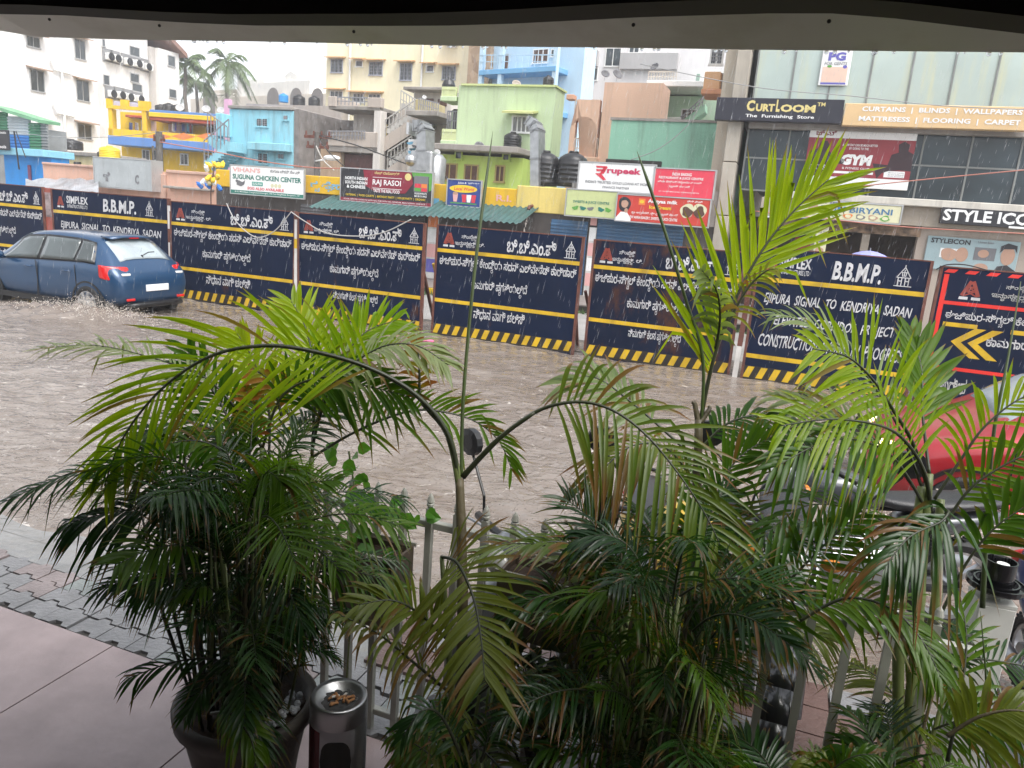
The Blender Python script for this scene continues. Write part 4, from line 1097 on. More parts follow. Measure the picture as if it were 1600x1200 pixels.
glasswall(1163, 2250, zled, zsg0+.1, M('dark_shop_glass', (.035, .05, .06), .12, var=.6, scale=.6, spec=.35), 'lower_glazing', 13, 2, .06)
m = MB(); m.box(cx_(1163), -.2, zsg0, cx_(2250), .05, zsg1-.1); cb.part(m, 'sign_band', CONC)
m = MB(); m.bbox(cx_(1245), -.45, zled-.17, cx_(2250), .3, zled, .015); cb.part(m, 'ledge', M('ledge_paint', (.55, .52, .46), .6, var=.15, streak=.4))
beige = wallm('beige_fascia', (.36, .31, .25), .3)
zf0 = FC.uz(1430, 353)[1]
m = MB(); m.box(cx_(1200), -.25, zf0, cx_(2250), .3, zled-.17); cb.part(m, 'fascia', beige)
# shop fronts below: open dark shop, pale wall with posters
m = MB(); m.box(cx_(1150), 2.6, .2, cx_(2250), 2.8, zf0); cb.part(m, 'shop_back_wall', M('shop_back', (.13, .09, .06), .7, var=.6, scale=1.3))
m = MB(); a, b, c, d = FC.rect(1425, 360, 2200, 470); m.box(a, -.05, 0, c, .25, zf0); pw = cb.part(m, 'pier_wall', wallm('warm_grey_wall', (.38, .32, .27), .3))
for xa in (1262, 1340):
    a, b, c, d = FC.rect(xa, 350, xa+12, 470); m = MB(); m.box(a, -.03, 0, c, .2, zf0); cb.part(m, 'column', beige)
m = MB(); a, b, c, d = FC.rect(1200, 345, 1440, 362); m.box(a, -.10, b, c, -.02, d); cb.part(m, 'menu_strip', M('menu_strip', (.20, .13, .08), .6, var=.8, scale=6))
# counter and lit things inside the open shop
m = MB(); a, b, c, d = FC.rect(1240, 375, 1275, 400); m.bbox(a, .8, 0, c, 1.4, 2.3); cb.part(m, 'counter', P_('counter_red', (.4, .05, .04)))
s = Sign('navy curtain shop sign with cream letters above the glass', FC, (1123, 154), (1317, 165), (1121, 191), (1313, 199), M('sign_navy', (.016, .016, .028), .35), -.55, .25, None, group='sign boards of the glass store')
[s.text(q, a, b, c, .58, pGOLD, .045) for q, a, b, c in (('C', .25, .10, .315), ('URT', .325, .25, .475), ('L', .485, .06, .515), ('OOM', .52, .25, .79))]; s.text('TM', .80, .14, .86, .30, pGOLD, .02); s.text('The  Furnishing  Store', .25, .70, .79, .88, pWHITE, .02)
s = Sign('pale orange sign listing curtains, blinds and wallpapers', FC, (1319, 164), (1600, 176), (1314, 200), (1598, 210), M('sign_orange', (.66, .46, .24), .4, var=.1), -.55, .25, None, group='sign boards of the glass store')
s.text('CURTAINS  |  BLINDS  |  WALLPAPERS', .10, .13, .955, .41, pWHITE, .03); s.text('MATTRESESS  |  FLOORING  |  CARPET', .09, .56, .955, .84, pWHITE, .03)
s = Sign('white hostel poster with violet PG on the upper glass', FC, (1287, 66), (1334, 69), (1279, 133), (1324, 136), pWHITE, -.06, .03, None, group='sign boards of the glass store')
s.text('PG', .22, .22, .80, .42, pVIO, .05); s.text('FOR GENTS', .12, .45, .88, .52, pGREY, .01); s.patch(.08, .56, .92, .92, P_('poster_peach', (.7, .5, .4))); s.patch(.08, .93, .92, .97, pVIO)
s.blob(.3, .55, .08, .03, pLGREEN); s.blob(.82, .56, .07, .04, pVIO)
s = Sign('dark red gym banner with two boxers behind the tall palm frond', FC, (1262, 200), (1431, 209), (1258, 288), (1418, 300), pWHITE, -.12, .04, None, group='sign boards of the glass store')
s.patch(0, .15, 1, .82, P_('gym_red', (.26, .03, .04))); s.text('ಜಿಮ್', .06, .02, .26, .11, pMAROON, .02); s.text('A NEW DAY CAN BE MUCH BETTER', .33, .24, .66, .28, pWHITE); s.text('BY GOING TO THE', .40, .30, .58, .34, pWHITE)
s.text('GYM', .33, .42, .62, .61, pWHITE, .07, .1); s.text('& FITNESS CLUB', .36, .645, .62, .68, pWHITE, .01); s.patch(.28, .72, .66, .76, pWHITE, -.007); s.text('9351121128', .43, .725, .60, .755, pBLACK, .02, name='lettering'); s.patch(.76, .68, .95, .79, pWHITE, -.007)
for i, q in enumerate(('Personal Training', 'Certified', 'Body Building')): s.text(q, .80, .70+i*.03, .94, .72+i*.03, pGREY, .003)
s.shape([(.70, .82), (.64, .56), (.78, .58), (.80, .40), (.86, .36), (.85, .22), (.90, .17), (.95, .22), (.945, .33), (1, .38), (1, .67), (.90, .66), (.80, .68), (.74, .72)], P_('boxer', (.035, .015, .02)), -.008)
s.shape([(.0, .82), (.02, .40), (.10, .34), (.12, .22), (.18, .2), (.21, .28), (.19, .36), (.28, .46), (.38, .52), (.36, .60), (.22, .58), (.20, .82)], P_('boxer'), -.008)
s.text('FITNESS', .02, .62, .2, .72, pWHITE, .03)
s = Sign('pale yellow biryani shop sign above the open shop', FC, (1250, 316), (1406, 321), (1246, 340), (1402, 349), pCREAM, -.45, .1, ALU, group='sign boards of the glass store')
s.text('DUM BIRYANI', .22, .22, .92, .56, P_('biryani_blue', (.05, .16, .30)), .02); s.text('ಬಿಸಿ ಧಮ್ ಬಿರಿಯಾನಿ', .05, -.06, .55, .14, pBLUE, .01)
for i in range(6): s.blob(.26+i*.12, .77, .045, .15, (pGREY, pLGREEN, pORANGE, pGREY, pSKIN, pLGREEN)[i], wob=.2, seed=i); s.blob(.26+i*.12, .77, .03, .1, pCREAM, -.009)
s.blob(.14, .45, .05, .4, pSKIN, wob=.15)
s = Sign('black sign with large white capitals beside the biryani sign', FC, (1467, 322), (1640, 336), (1464, 347), (1636, 363), pBLACK, -.45, .14, None, group='sign boards of the glass store')
s.text('STYLE ICON', .02, .12, .92, .82, pWHITE, .03); s.patch(.62, .90, .98, 1.02, pWHITE, -.012)
s = Sign('pale salon poster with a young man on the wall under the black sign', FC, (1446, 367), (1591, 379), (1443, 420), (1585, 430), P_('salon_blue', (.30, .40, .42)), -.12, .05, None, group='sign boards of the glass store')
s.text('STYLEICON', .04, .05, .47, .20, pBLACK, .03); s.text('Unisex Salon', .55, .05, .72, .12, pGREY); s.patch(.53, .24, .76, .62, pGREY); s.blob(.63, .42, .06, .12, pSKIN, -.009); s.patch(.16, .34, .36, .62, pWHITE); s.blob(.26, .52, .09, .2, pSKIN, -.009, wob=.1); s.blob(.40, .50, .07, .22, pSKIN, -.010)
s.blob(.89, .44, .075, .27, pSKIN, -.008, n=22); s.shape([(.80, .36), (.80, .16), (.87, .06), (.97, .12), (.98, .34), (.95, .22), (.84, .24)], pBLACK, -.010); s.shape([(.76, 1), (.80, .76), (.90, .70), (1, .86), (1, 1)], pBLACK, -.009); s.blob(.63, .85, .08, .14, pSKIN, -.008)
# thin pole sign in the open shop
s = Sign('narrow yellowish menu board standing in the open shop', FC, (1273, 353), (1292, 354), (1271, 405), (1289, 406), pCREAM, -.35, .04, None, group='sign boards of the glass store')
s.text('EGG PUFF', .1, .05, .9, .11, pGREY); s.text('MILK TEA', .1, .14, .9, .2, pGREY); s.blob(.5, .38, .35, .1, pGREY); s.blob(.5, .72, .35, .1, pSKIN)
# ------------------------------------------------------------------ houses behind the shops
CH = M('sunshade_slab', (.55, .45, .33), .8, var=.2, streak=.4)
def block(B, name, mat, x0, y0, x1, v0, v1, y1=None, z0=0.0):
    """a wall block from ground (or y1) up to y0 across x0..x1"""
    return B.box(name, mat, x0, y0, x1, y1 if y1 else y0+60, v0, v1, z0=None if y1 else z0)

# cream apartment house in the middle
F = Face(506, 31, 722, 31)
b = Bld('tall cream apartment house with barred windows under orange sunshades', F)
cream = wallm('cream', (.80, .73, .52), .15)
m = MB(); m.box(0, 0, 0, F.w, 2.5, 17); b.part(m, 'wall', cream)
OR = M('orange_sunshade', (.62, .36, .17), .7, var=.15)
for x0, y0, x1, y1 in ((518, 94, 535, 113), (578, 98, 597, 117), (626, 100, 643, 125), (692, 105, 711, 124)): b.win(x0, y0, x1, y1, shade=OR, frame=M('blue_grey_frame', (.35, .36, .42), .6), panes=3)
for x0, y0, x1, y1 in ((557, 96, 566, 104), (667, 103, 677, 112)): b.win(x0, y0, x1, y1, shade=OR, grille=True, panes=1)
for x0, y0, x1, y1 in ((517, 143, 535, 154), (553, 147, 568, 160), (577, 148, 594, 162), (700, 70, 712, 73)): b.win(x0, y0, x1, y1, shade=OR, panes=3)
for x in (548, 660): 
    m = MB(); u = F.uz(x, 120)[0]; m.tube([(u, -.12, 1), (u, -.12, 16.5)], .07, 8); b.part(m, 'drainpipe', WHITEP)

# mosaic clad strip and blue flats right of it
F = Face(722, 29, 890, 27)
b = Bld('pale blue flats with balconies and a brown mosaic stair tower', F)
lb = wallm('light_blue', (.50, .66, .78), .15)
m = MB(); m.box(F.uz(769, 120)[0], 0, 0, F.w, 1.2, 17); b.part(m, 'wall', lb)
m = MB(); m.box(F.uz(735, 120)[0], -.3, 0, F.uz(769, 120)[0]-.01, 8, 17)
mo = bpy.data.materials.new('brown_mosaic'); mo.use_nodes = True; nn, ll = nodes_of(mo)
vo = nn.new('ShaderNodeTexVoronoi'); vo.inputs['Scale'].default_value = 2.2; tc_ = nn.new('ShaderNodeTexCoord'); cr_ = nn.new('ShaderNodeValToRGB')
cr_.color_ramp.elements[0].color = (.26, .16, .10, 1); cr_.color_ramp.elements[1].color = (.55, .40, .27, 1)
ll.new(tc_.outputs['Object'], vo.inputs['Vector']); ll.new(vo.outputs['Color'], cr_.inputs[0]); ll.new(cr_.outputs[0], nn['Principled BSDF'].inputs['Base Color']); nn['Principled BSDF'].inputs['Roughness'].default_value = .7
b.part(m, 'stair_tower', mo)
m = MB(); m.box(0, -.1, 0, F.uz(734, 120)[0], 6, 17); b.part(m, 'lilac_wall', wallm('lilac_grey', (.55, .52, .60), .15))
bs = wallm('mid_blue', (.16, .38, .62), .15)
for y0, y1 in ((113, 121), (178, 186)): b.box('balcony_slab', bs, 769, y0, 887, y1, -1.2, .05)
b.rail(770, 93, 886, 113, -1.15, M('pale_blue_rail', (.45, .62, .75), .5), 12); b.rail(862, 160, 886, 178, -1.15, M('pale_blue_rail'), 4)
b.win(834, 78, 856, 98, mat=BROWNW, panes=3, grille=False); b.win(862, 78, 868, 88, panes=1, grille=False); b.box('door', BROWNW, 780, 85, 794, 112, -.05, .02)
for x in (770, 800, 884):
    u = F.uz(x, 120)[0]; m = MB(); m.box(u-.12, -1.15, 0, u+.12, -.9, 17); b.part(m, 'column', lb)

# grey, white and lilac flats
F = Face(885, 36, 1112, 36)
b = Bld('grey and white flats with a lilac corner far behind the mint wall', F)
m = MB(); m.box(0, 0, 0, F.w, 10, 19); b.part(m, 'wall', wallm('off_white', (.72, .70, .70), .12))
lil = wallm('lilac', (.58, .42, .62), .1); gr = wallm('mid_grey', (.42, .41, .41), .15)
b.box('lilac_band', lil, 888, 96, 909, 152, -.5, -.01); b.box('grey_band', gr, 913, 80, 936, 105, -.35, -.01); b.box('grey_band', gr, 970, 84, 1060, 110, -.35, -.01)
b.win(947, 76, 969, 103, panes=2, grille=False); b.win(914, 107, 933, 125, panes=3, grille=False); b.win(984, 74, 998, 82, panes=2, grille=False); b.win(892, 105, 899, 114, panes=1, frame=lil)
b.rail(890, 80, 908, 92, -.7, M('red_rail', (.5, .12, .14), .6), 4)

# unfinished concrete house with outside stairs
F = Face(510, 16, 690, 16)
b = Bld('grey concrete house with zigzag outside stairs and a brown shutter', F)
gy = wallm('grey_plaster', (.45, .39, .34), .5); wht = wallm('stained_white', (.62, .58, .54), .35)
m = MB(); m.box(F.uz(522, 200)[0], 1.5, 0, F.uz(640, 200)[0], 7, F.uz(580, 168)[1]); b.part(m, 'wall', wht)
m = MB(); m.box(F.uz(605, 200)[0], 2.2, 0, F.uz(666, 200)[0], 7, F.uz(636, 130)[1]); b.part(m, 'roof_room', wht)
m = MB(); m.box(F.uz(640, 200)[0], 2.0, 0, F.uz(690, 200)[0], 7, F.uz(665, 176)[1]); b.part(m, 'side_wall', gy)
b.box('roof_slab', CONC, 602, 125, 670, 130, 1.5, 7.2); b.box('floor_slab', CONC, 511, 165, 592, 171, .1, 2.2); b.box('floor_slab', CONC, 511, 228, 588, 238, .1, 2)
b.box('parapet', gy, 511, 150, 524, 166, .05, 1.9); b.box('parapet', gy, 573, 152, 595, 168, .05, .3); b.rail(524, (151, 152), 573, (163, 164), .15, GRILLE, 8)
b.box('balcony_front', gy, 511, 205, 588, 229, .05, .2); b.rail(512, 205, 570, 218, .0, GRILLE, 12)
b.box('column', wht, 581, 172, 592, 265, .1, .6)
b.box('window', BROWNW, 620, 140, 640, 157, 2.13, 2.19); b.box('window', BROWNW, 647, 141, 662, 153, 2.13, 2.19)
b.box('doorway', DARKIN, 563, 174, 581, 206, 1.35, 1.49); b.box('door', M('yellow_door', (.45, .33, .08), .6), 571, 187, 580, 206, 1.3, 1.34); b.box('doorway', DARKIN, 593, 190, 606, 212, 1.9, 1.99); b.box('doorway', DARKIN, 620, 215, 640, 225, 1.9, 1.99)
b.box('roller_shutter', M('brown_shutter', (.09, .035, .03), .6, var=.3, scale=4), 530, 240, 580, 265, .4, .6); b.box('roller_shutter', M('brown_shutter'), 590, 244, 598, 268, .9, 1.1)
def flight(x0, y0, x1, y1, v0, v1):
    (ua, za), (uc, zc) = F.uz(x0, y0), F.uz(x1, y1); n = 11; m = MB()
    for i in range(n):
        u = ua+(uc-ua)*i/n; u2 = ua+(uc-ua)*(i+1)/n; z = za+(zc-za)*(i+1)/n; m.box(min(u, u2), v0, z-.38, max(u, u2), v1, z)
    s_ = b.part(m, 'stair_flight', CONC)
    m = MB(); m.prism([(ua, v0-.05, za-.45), (uc, v0-.05, zc-.45), (uc, v0-.05, zc+.16), (ua, v0-.05, za+.16)], (0, .05, 0)); b.part(m, 'stringer', gy, recalc=True)
    m = MB(); hgt = .85
    m.bar((ua, v0-.03, za+hgt), (uc, v0-.03, zc+hgt), .05); m.bar((ua, v0-.03, za+hgt*.6), (uc, v0-.03, zc+hgt*.6), .03)
    for i in range(8): q = i/7; m.bar((ua+(uc-ua)*q, v0-.03, za+(zc-za)*q), (ua+(uc-ua)*q, v0-.03, za+(zc-za)*q+hgt), .03)
    for i in range(1, 7): q = i/7; m.box(ua+(uc-ua)*q-.10, v0-.04, za+(zc-za)*q+.2, ua+(uc-ua)*q+.10, v0-.02, za+(zc-za)*q+.4)
    b.part(m, 'handrail', M('worn_white_rail', (.45, .43, .40), .6))
flight(592, 218, 637, 188, .5, 1.4); flight(632, 186, 600, 166, 1.4, 2.1); flight(596, 268, 634, 244, .5, 1.4); flight(630, 240, 606, 216, 1.4, 2.0)
b.box('landing', CONC, 634, 185, 648, 192, .3, 2.2); b.box('landing', CONC, 632, 240, 648, 247, .3, 2.2); b.box('balcony', M('ochre_slab', (.40, .34, .18), .8, streak=.5), 645, 154, 662, 177, .2, 2); b.box('balcony_slab', CONC, 645, 176, 694, 184, -.6, 2.2); b.rail(662, (156, 164), 692, (174, 182), -.4, GRILLE, 9)
m = MB(); q = F.uz(634, 110); m.lathe([(.0, 0), (.28, 0), (.31, .15), (.31, .5), (.22, .7), (.1, .8), (0, .82)], (F.uz(634, 124)[0], 4, F.uz(634, 125)[1]), 16); b.part(m, 'roof_tank', BLACKP)

# light green house
F = Face(714, 13, 866, 13)
b = Bld('light green house with a blank upper wall above a lime green floor', F)
lg = wallm('light_green', (.50, .62, .38), .35); lime = wallm('lime_green', (.46, .60, .14), .4)
m = MB(); m.box(F.uz(714, 190)[0], 0, F.uz(760, 236)[1], F.w-.35, 1.1, F.uz(790, 135)[1]); b.part(m, 'upper_wall', lg)
m = MB(); m.box(-.08, -.08, F.uz(790, 135)[1], F.w-.3, 1.2, F.uz(790, 132)[1]); b.part(m, 'coping', wallm('pale_lime', (.55, .62, .28), .2))
b.win(802, 183, 829, 206, frame=WHITEP, mat=M('grey_slats', (.22, .22, .22), .6), panes=4, grille=False, shade=M('pale_lime_slab', (.55, .58, .25), .7, streak=.3))
m = MB(); m.box(F.uz(690, 260)[0], -1.0, 0, F.uz(832, 260)[0], 3, F.uz(760, 243)[1]-.1); b.part(m, 'lower_wall', lime)
b.box('flat_slab', CONC, 684, 234, 836, 243, -1.7, 3)
for x0, y0, x1, y1 in ((711, 261, 731, 284), (745, 263, 763, 286), (792, 264, 803, 286)): b.win(x0, y0, x1, y1, v=-1.0, frame=M('ochre_frame', (.38, .30, .10), .6), mat=BROWNW, panes=2, grille=False)
for x0, y0, x1, y1 in ((731, 242, 739, 252), (803, 246, 811, 254)): b.win(x0, y0, x1, y1, v=-1.0, panes=1, frame=lime, grille=False)
m = MB(); m.box(F.uz(688, 190)[0], .9, 0, F.uz(714, 190)[0]-.01, 3.4, F.uz(700, 166)[1]); b.part(m, 'stair_wall', lg)
for y0, y1 in ((140, 150), (206, 219)):
    m = MB(); a, z0, c, z1 = F.rect(690, y0, 712, y1); m.box(a, .0, z0-.1, c, .14, z0); m.box(a, .0, z1, c, .14, z1+.1)
    for k in range(7): q = a+(c-a)*(k+.5)/7; m.box(q-.05, .02, z0, q+.05, .12, z1)
    b.part(m, 'balustrade', M('pale_lime_rail', (.58, .64, .34), .6))
b.box('doorway', DARKIN, 692, 165, 712, 202, .8, .88); b.rail(694, 172, 712, 202, .3, GRILLE, 6); b.box('balcony_slab', lg, 688, 150, 713, 158, -.02, 1); b.box('balcony_slab', lg, 688, 219, 713, 228, -.02, 1)

# peach house with an arch
F = Face(886, 17, 1000, 17)
b = Bld('peach house with an arched balcony between the blue flats and the mint wall', F)
pe = wallm('peach', (.70, .46, .34), .35)
m = MB(); m.box(F.uz(940, 180)[0], 0, 0, F.w+.3, 1.6, F.uz(975, 129)[1]); b.part(m, 'wall', pe)
m = MB(); m.box(0, 1.6, 0, F.uz(936, 180)[0], 3, F.uz(910, 165)[1]); b.part(m, 'back_wall', wallm('shaded_peach', (.06, .042, .035), .3))  # shade inside the arch is put into the wall colour
ax, az = F.uz(911, 205); ra = F.uz(932, 205)[0]-ax; ap_ = [Vector((0, 0, 0)), Vector((0, 0, F.uz(900, 155)[1])), Vector((F.uz(936, 180)[0]-.01, 0, F.uz(900, 155)[1])), Vector((F.uz(936, 180)[0]-.01, 0, 0)), Vector((ax+ra, 0, 0)), Vector((ax+ra, 0, az))]
ap_ += [Vector((ax+ra*math.cos(R(q)), 0, az+ra*math.sin(R(q)))) for q in range(15, 180, 15)]+[Vector((ax-ra, 0, az)), Vector((ax-ra, 0, 0))]
m = MB(); m.prism(ap_, (0, .3, 0)); b.part(m, 'arch_wall', pe, recalc=True)
b.rail(894, 216, 934, 246, .1, M('pale_rail', (.6, .55, .48), .5), 10); b.box('balcony_slab', pe, 888, 246, 936, 254, -.4, 1.6); b.rail(898, 157, 930, 173, .1, M('pale_rail'), 6); b.box('doorway', DARKIN, 905, 203, 913, 225, 1.5, 1.59)
b.box('cornice', wallm('peach_trim', (.60, .33, .22)), 886, 148, 898, 156, -.1, .3)

# mint wall
F = Face(940, 9.6, 1136, 9.6)
b = Bld('blank mint green wall above the loan and bakery boards', F)
mt = wallm('mint', (.24, .46, .34), .5)
m = MB(); m.box(0, 0, 0, F.w, 4, F.uz(1040, 190)[1]); b.part(m, 'wall', mt)
b.box('opening', DARKIN, 946, 250, 1034, 264, -.03, .02)
m = MB(); z = F.uz(1040, 190)[1]; m.box(-.03, -.04, z, F.w, 4, z+.07); b.part(m, 'coping', CONC)

# white and mint house behind the wall
F = Face(1006, 19, 1100, 19)
b = Bld('white house with a mint wall, flat slab roof and outside stair', F)
m = MB(); m.box(F.uz(1025, 160)[0], 1.5, 0, F.w, 6, F.uz(1060, 140)[1]); b.part(m, 'wall', wallm('pale_mint', (.55, .72, .55), .15))
b.box('roof_slab', WHITEP, 1012, 128, 1100, 137, -.3, 6); b.box('doorway', DARKIN, 1015, 137, 1026, 188, .8, 1.4); b.box('column', WHITEP, 1008, 137, 1016, 190, -.2, .2); b.win(1057, 163, 1080, 184, v=1.5, mat=BROWNW, panes=3, grille=False)
m = MB(); q = F.pts([(1062, 188), (1100, 160), (1100, 172), (1075, 192)], .3); m.prism(q, (0, .9, 0)); b.part(m, 'stair_flight', wallm('mint_stair', (.35, .58, .42), .2), recalc=True)
b.rail(1022, 183, 1062, 190, .2, WHITEP, 12); b.rail(1062, (182, 150), 1098, (190, 164), .25, GRILLE, 6); b.rail(1014, 112, 1058, 128, .0, M('pale_rail'), 10)
m = MB(); m.box(F.uz(1070, 100)[0], 3, F.uz(1070, 128)[1], F.w+.4, 6, F.uz(1070, 84)[1]); b.part(m, 'roof_room', WHITEP); b.box('opening', M('green_grille', (.25, .36, .30), .6), 1072, 92, 1078, 126, 2.9, 2.98)

# peach balcony tower beside the glass store
F = Face(1100, 12, 1140, 12)
b = Bld('narrow house with a peach balcony beside the stone pier of the store', F)
m = MB(); m.box(0, 0, 0, F.w+.6, 5, 12.5); b.part(m, 'wall', wallm('warm_white', (.62, .56, .49), .25))
b.box('balcony', wallm('orange_peach', (.74, .45, .25), .2), 1105, 121, 1130, 148, -.9, 0); b.box('balcony_slab', wallm('dark_peach', (.66, .32, .18), .2), 1102, 149, 1138, 157, -1.1, 0); b.rail(1130, 122, 1142, 148, -.6, GRILLE, 4); b.win(1112, 78, 1128, 100, panes=2)

# cyan house with the grey block flank
F = Face(360, 15, 457, 15)
b = Bld('cyan plastered house with a raw grey block side and water tanks on top', F)
cy = wallm('cyan', (.27, .56, .66), .55)
m = MB(); m.box(0, 0, 0, F.w, 6, F.uz(410, 172)[1]); b.part(m, 'wall', cy)
m = MB(); m.box(F.w+.01, .05, 0, F.w+.25, 4.5, F.uz(455, 170)[1]); b.part(m, 'block_side', M('grey_blocks', (.22, .20, .19), .9, var=.3, scale=3, bump=.6, bscale=9, streak=.5))
m = MB(); m.box(F.w+.4, 3, 0, F.uz(512, 200)[0]+.2, 5.5, F.uz(480, 172)[1]); b.part(m, 'block_wing', M('grey_blocks'))
m = MB(); m.box(F.w+.3, 1.2, 0, F.uz(508, 200)[0], 2.9, F.uz(480, 225)[1]); b.part(m, 'rear_wing', wallm('tan', (.42, .30, .20), .35))
b.box('coping', CONC, 358, 166, 458, 171, -.1, 6); b.box('ledge', cy, 398, 225, 457, 237, -.5, .05)
for x0, y0, x1, y1 in ((402, 186, 418, 197), (404, 240, 418, 255), (435, 241, 444, 248), (444, 181, 450, 187)): b.win(x0, y0, x1, y1, panes=2, frame=cy)
b.box('stair_wall', cy, 352, 180, 362, 215, -.6, 2)
def steps(B, F, x0, y0, x1, y1, v0, v1, mat, n=9):
    (ua, za), (uc, zc) = F.uz(x0, y0), F.uz(x1, y1); m = MB()
    for i in range(n): u = ua+(uc-ua)*i/n; u2 = ua+(uc-ua)*(i+1)/n; z = za+(zc-za)*(i+1)/n; m.box(min(u, u2), v0, z-.4, max(u, u2), v1, z)
    B.part(m, 'stair_flight', mat)
    m = MB()
    for q in range(7): w = q/6; m.bar((ua+(uc-ua)*w, v0, za+(zc-za)*w), (ua+(uc-ua)*w, v0, za+(zc-za)*w+.9), .03)
    m.bar((ua, v0, za+.9), (uc, v0, zc+.9), .04); B.part(m, 'handrail', GRILLE)
steps(b, F, 350, 258, 388, 226, -1.2, -.1, cy); steps(b, F, 378, 236, 348, 214, -.9, -.1, cy)

# yellow house
F = Face(170, 22, 362, 24)
b = Bld('bright yellow two storey house with blue slabs and red trim', F)
yw = wallm('bright_yellow', (.74, .47, .02), .2); bl_ = wallm('slab_blue', (.10, .22, .50), .2); rt = M('red_trim', (.48, .09, .05), .6, var=.2)
m = MB(); m.box(0, 1.4, 0, F.w, 8, F.uz(265, 176)[1]); b.part(m, 'wall', yw)
b.box('floor_slab', bl_, 172, 218, 345, 232, -.2, 1.5); b.box('roof_slab', bl_, 236, 176, 362, 184, -.2, 8); b.box('roof_trim', rt, 236, 186, 362, 192, -.15, 1.4); b.box('fascia', yw, 236, 180, 362, 187, -.25, .0)
for x0, x1 in ((172, 178), (224, 231)): b.box('column', yw, x0, 170, x1, 220, -.15, .3)
m = MB(); a, z0, c, z1 = F.rect(169, 157, 236, 172); m.box(a, -.2, z0, c, 0, z0+(z1-z0)*.35)
for x0, x1 in ((169, 176), (191, 202), (219, 236)): m.box(F.uz(x0, 160)[0], -.21, z0+(z1-z0)*.35, F.uz(x1, 160)[0], .02, z1)
b.part(m, 'stepped_parapet', yw); b.box('parapet_inner', wallm('pale_violet', (.45, .45, .62)), 176, 159, 219, 168, .1, .3); b.box('awning_line', rt, 181, 177, 224, 181, .9, 1.4)
m = MB(); a, z0, c, z1 = F.rect(172, 207, 345, 219); m.box(a, -.15, z0, c, 0, z1); b.part(m, 'balcony_front', yw)
for i in range(3):
    m = MB(); q = F.pts([(232+i*38, 213), (251+i*38, 208), (270+i*38, 214), (251+i*38, 219)], -.16); m.prism(q, (0, .015, 0)); b.part(m, 'red_diamond', M('orange_diamond', (.66, .20, .05), .6), recalc=True)
b.rail(180, 204, 205, 220, -.1, GRILLE, 4)
b.box('door', wallm('pale_pink', (.66, .45, .36)), 216, 185, 224, 218, 1.33, 1.4); b.box('doorway', DARKIN, 305, 194, 316, 214, 1.3, 1.4); b.win(201, 184, 209, 200, v=1.4, panes=2, grille=False); b.win(272, 192, 281, 204, v=1.4, panes=2); b.box('arch_opening', wallm('brick_orange', (.46, .16, .08)), 316, 192, 330, 208, 1.33, 1.4); b.box('pale_wall', wallm('pale_pink'), 244, 190, 266, 212, 1.3, 1.39)
for x0, y0, x1, y1 in ((263, 238, 274, 254), (303, 240, 312, 256), (202, 232, 212, 248), (219, 232, 228, 247)): b.win(x0, y0, x1, y1, v=1.4, panes=2)
rng = random.Random(9)
for i in range(9):
    x = 182+rng.random()*22 if i < 3 else 256+rng.random()*38
    m = MB(); q = F.pts([(x, 189), (x+4+rng.random()*3, 190), (x+5, 202+rng.random()*4), (x, 203)], .6); m.prism(q, (0, .03, 0)); b.part(m, 'hung_cloth', (pBLUE, pMAROON, pWHITE, pGREY, pLBLUE, pVIO)[i % 6], recalc=True)
# pink pillar at its right end
pk = thing('painted_pillar', 'tall pink painted pillar standing at the right end of the yellow house', 'pillar', at_t(344, 240, 18).xy.to_3d(), ANG)
m = MB(); m.box(-.28, -.1, 0, .28, .3, at_t(344, 205, 18).z); m.box(-.6, -.12, at_t(344, 219, 18).z, .0, .2, at_t(344, 214, 18).z); m.build('shaft', wallm('pink', (.66, .38, .55), .2), pk)
pk = thing('painted_pillar', 'thin pink pole rising behind the cyan stairs', 'pillar', at_t(356, 180, 21).xy.to_3d(), ANG)
m = MB(); m.box(-.16, -.1, 0, .16, .16, at_t(356, 155, 21).z); m.build('shaft', wallm('pink'), pk)

# white flats at the left: their right flank runs away from us
def flank(x0, x1, s):
    def tt(x):
        r = ray(x, hor(x)); k_ = (A0+D*s-CAM).dot(D)/r.dot(D); P = CAM+r*k_; return (P-A0).dot(N)
    return Face(x0, tt(x0), x1, tt(x1))
F = flank(-60, 168, -38)
b = Bld('plain white block of flats with small shaded windows at the left edge', F)
wh_ = wallm('plain_white', (.80, .79, .78), .06)
m = MB(); m.box(0, 0, 0, F.w, 12, 19); b.part(m, 'wall', wh_)
BS = M('brown_tile_shade', (.36, .26, .20), .8, var=.2)
for x0, y0, x1, y1 in ((48, 111, 68, 142), (120, 127, 138, 157), (122, 195, 142, 217), (117, 63, 132, 92), (42, 58, 61, 73), (66, 192, 74, 210)): b.win(x0, y0, x1, y1, shade=BS, panes=2, grille=False, frame=M('grey_frame', (.4, .4, .4), .5))
for x in (96,):
    m = MB(); u = F.uz(x, 150)[0]; z = F.uz(x, 150)[1]; m.tube([(u, -.15, 1), (u, -.15, F.uz(x, 100)[1])], .08, 8)
    for y in (112, 178): zz = F.uz(x, y)[1]; m.tube([(u-.7, -.15, zz+.5), (u-.5, -.15, zz), (u+.6, -.15, zz-.05), (u+.7, -.15, zz+.4)], .08, 8)
    b.part(m, 'drainpipe', WHITEP)
F = flank(168, 276, -37.5)
b = Bld('white hotel block with rows of outdoor air conditioners behind the yellow house', F)
m = MB(); m.box(0, 0, 0, F.uz(232, 120)[0], 9, 15.5); b.part(m, 'wall', wallm('hotel_white', (.76, .74, .72), .12))
zt = F.uz(250, 78)[1]
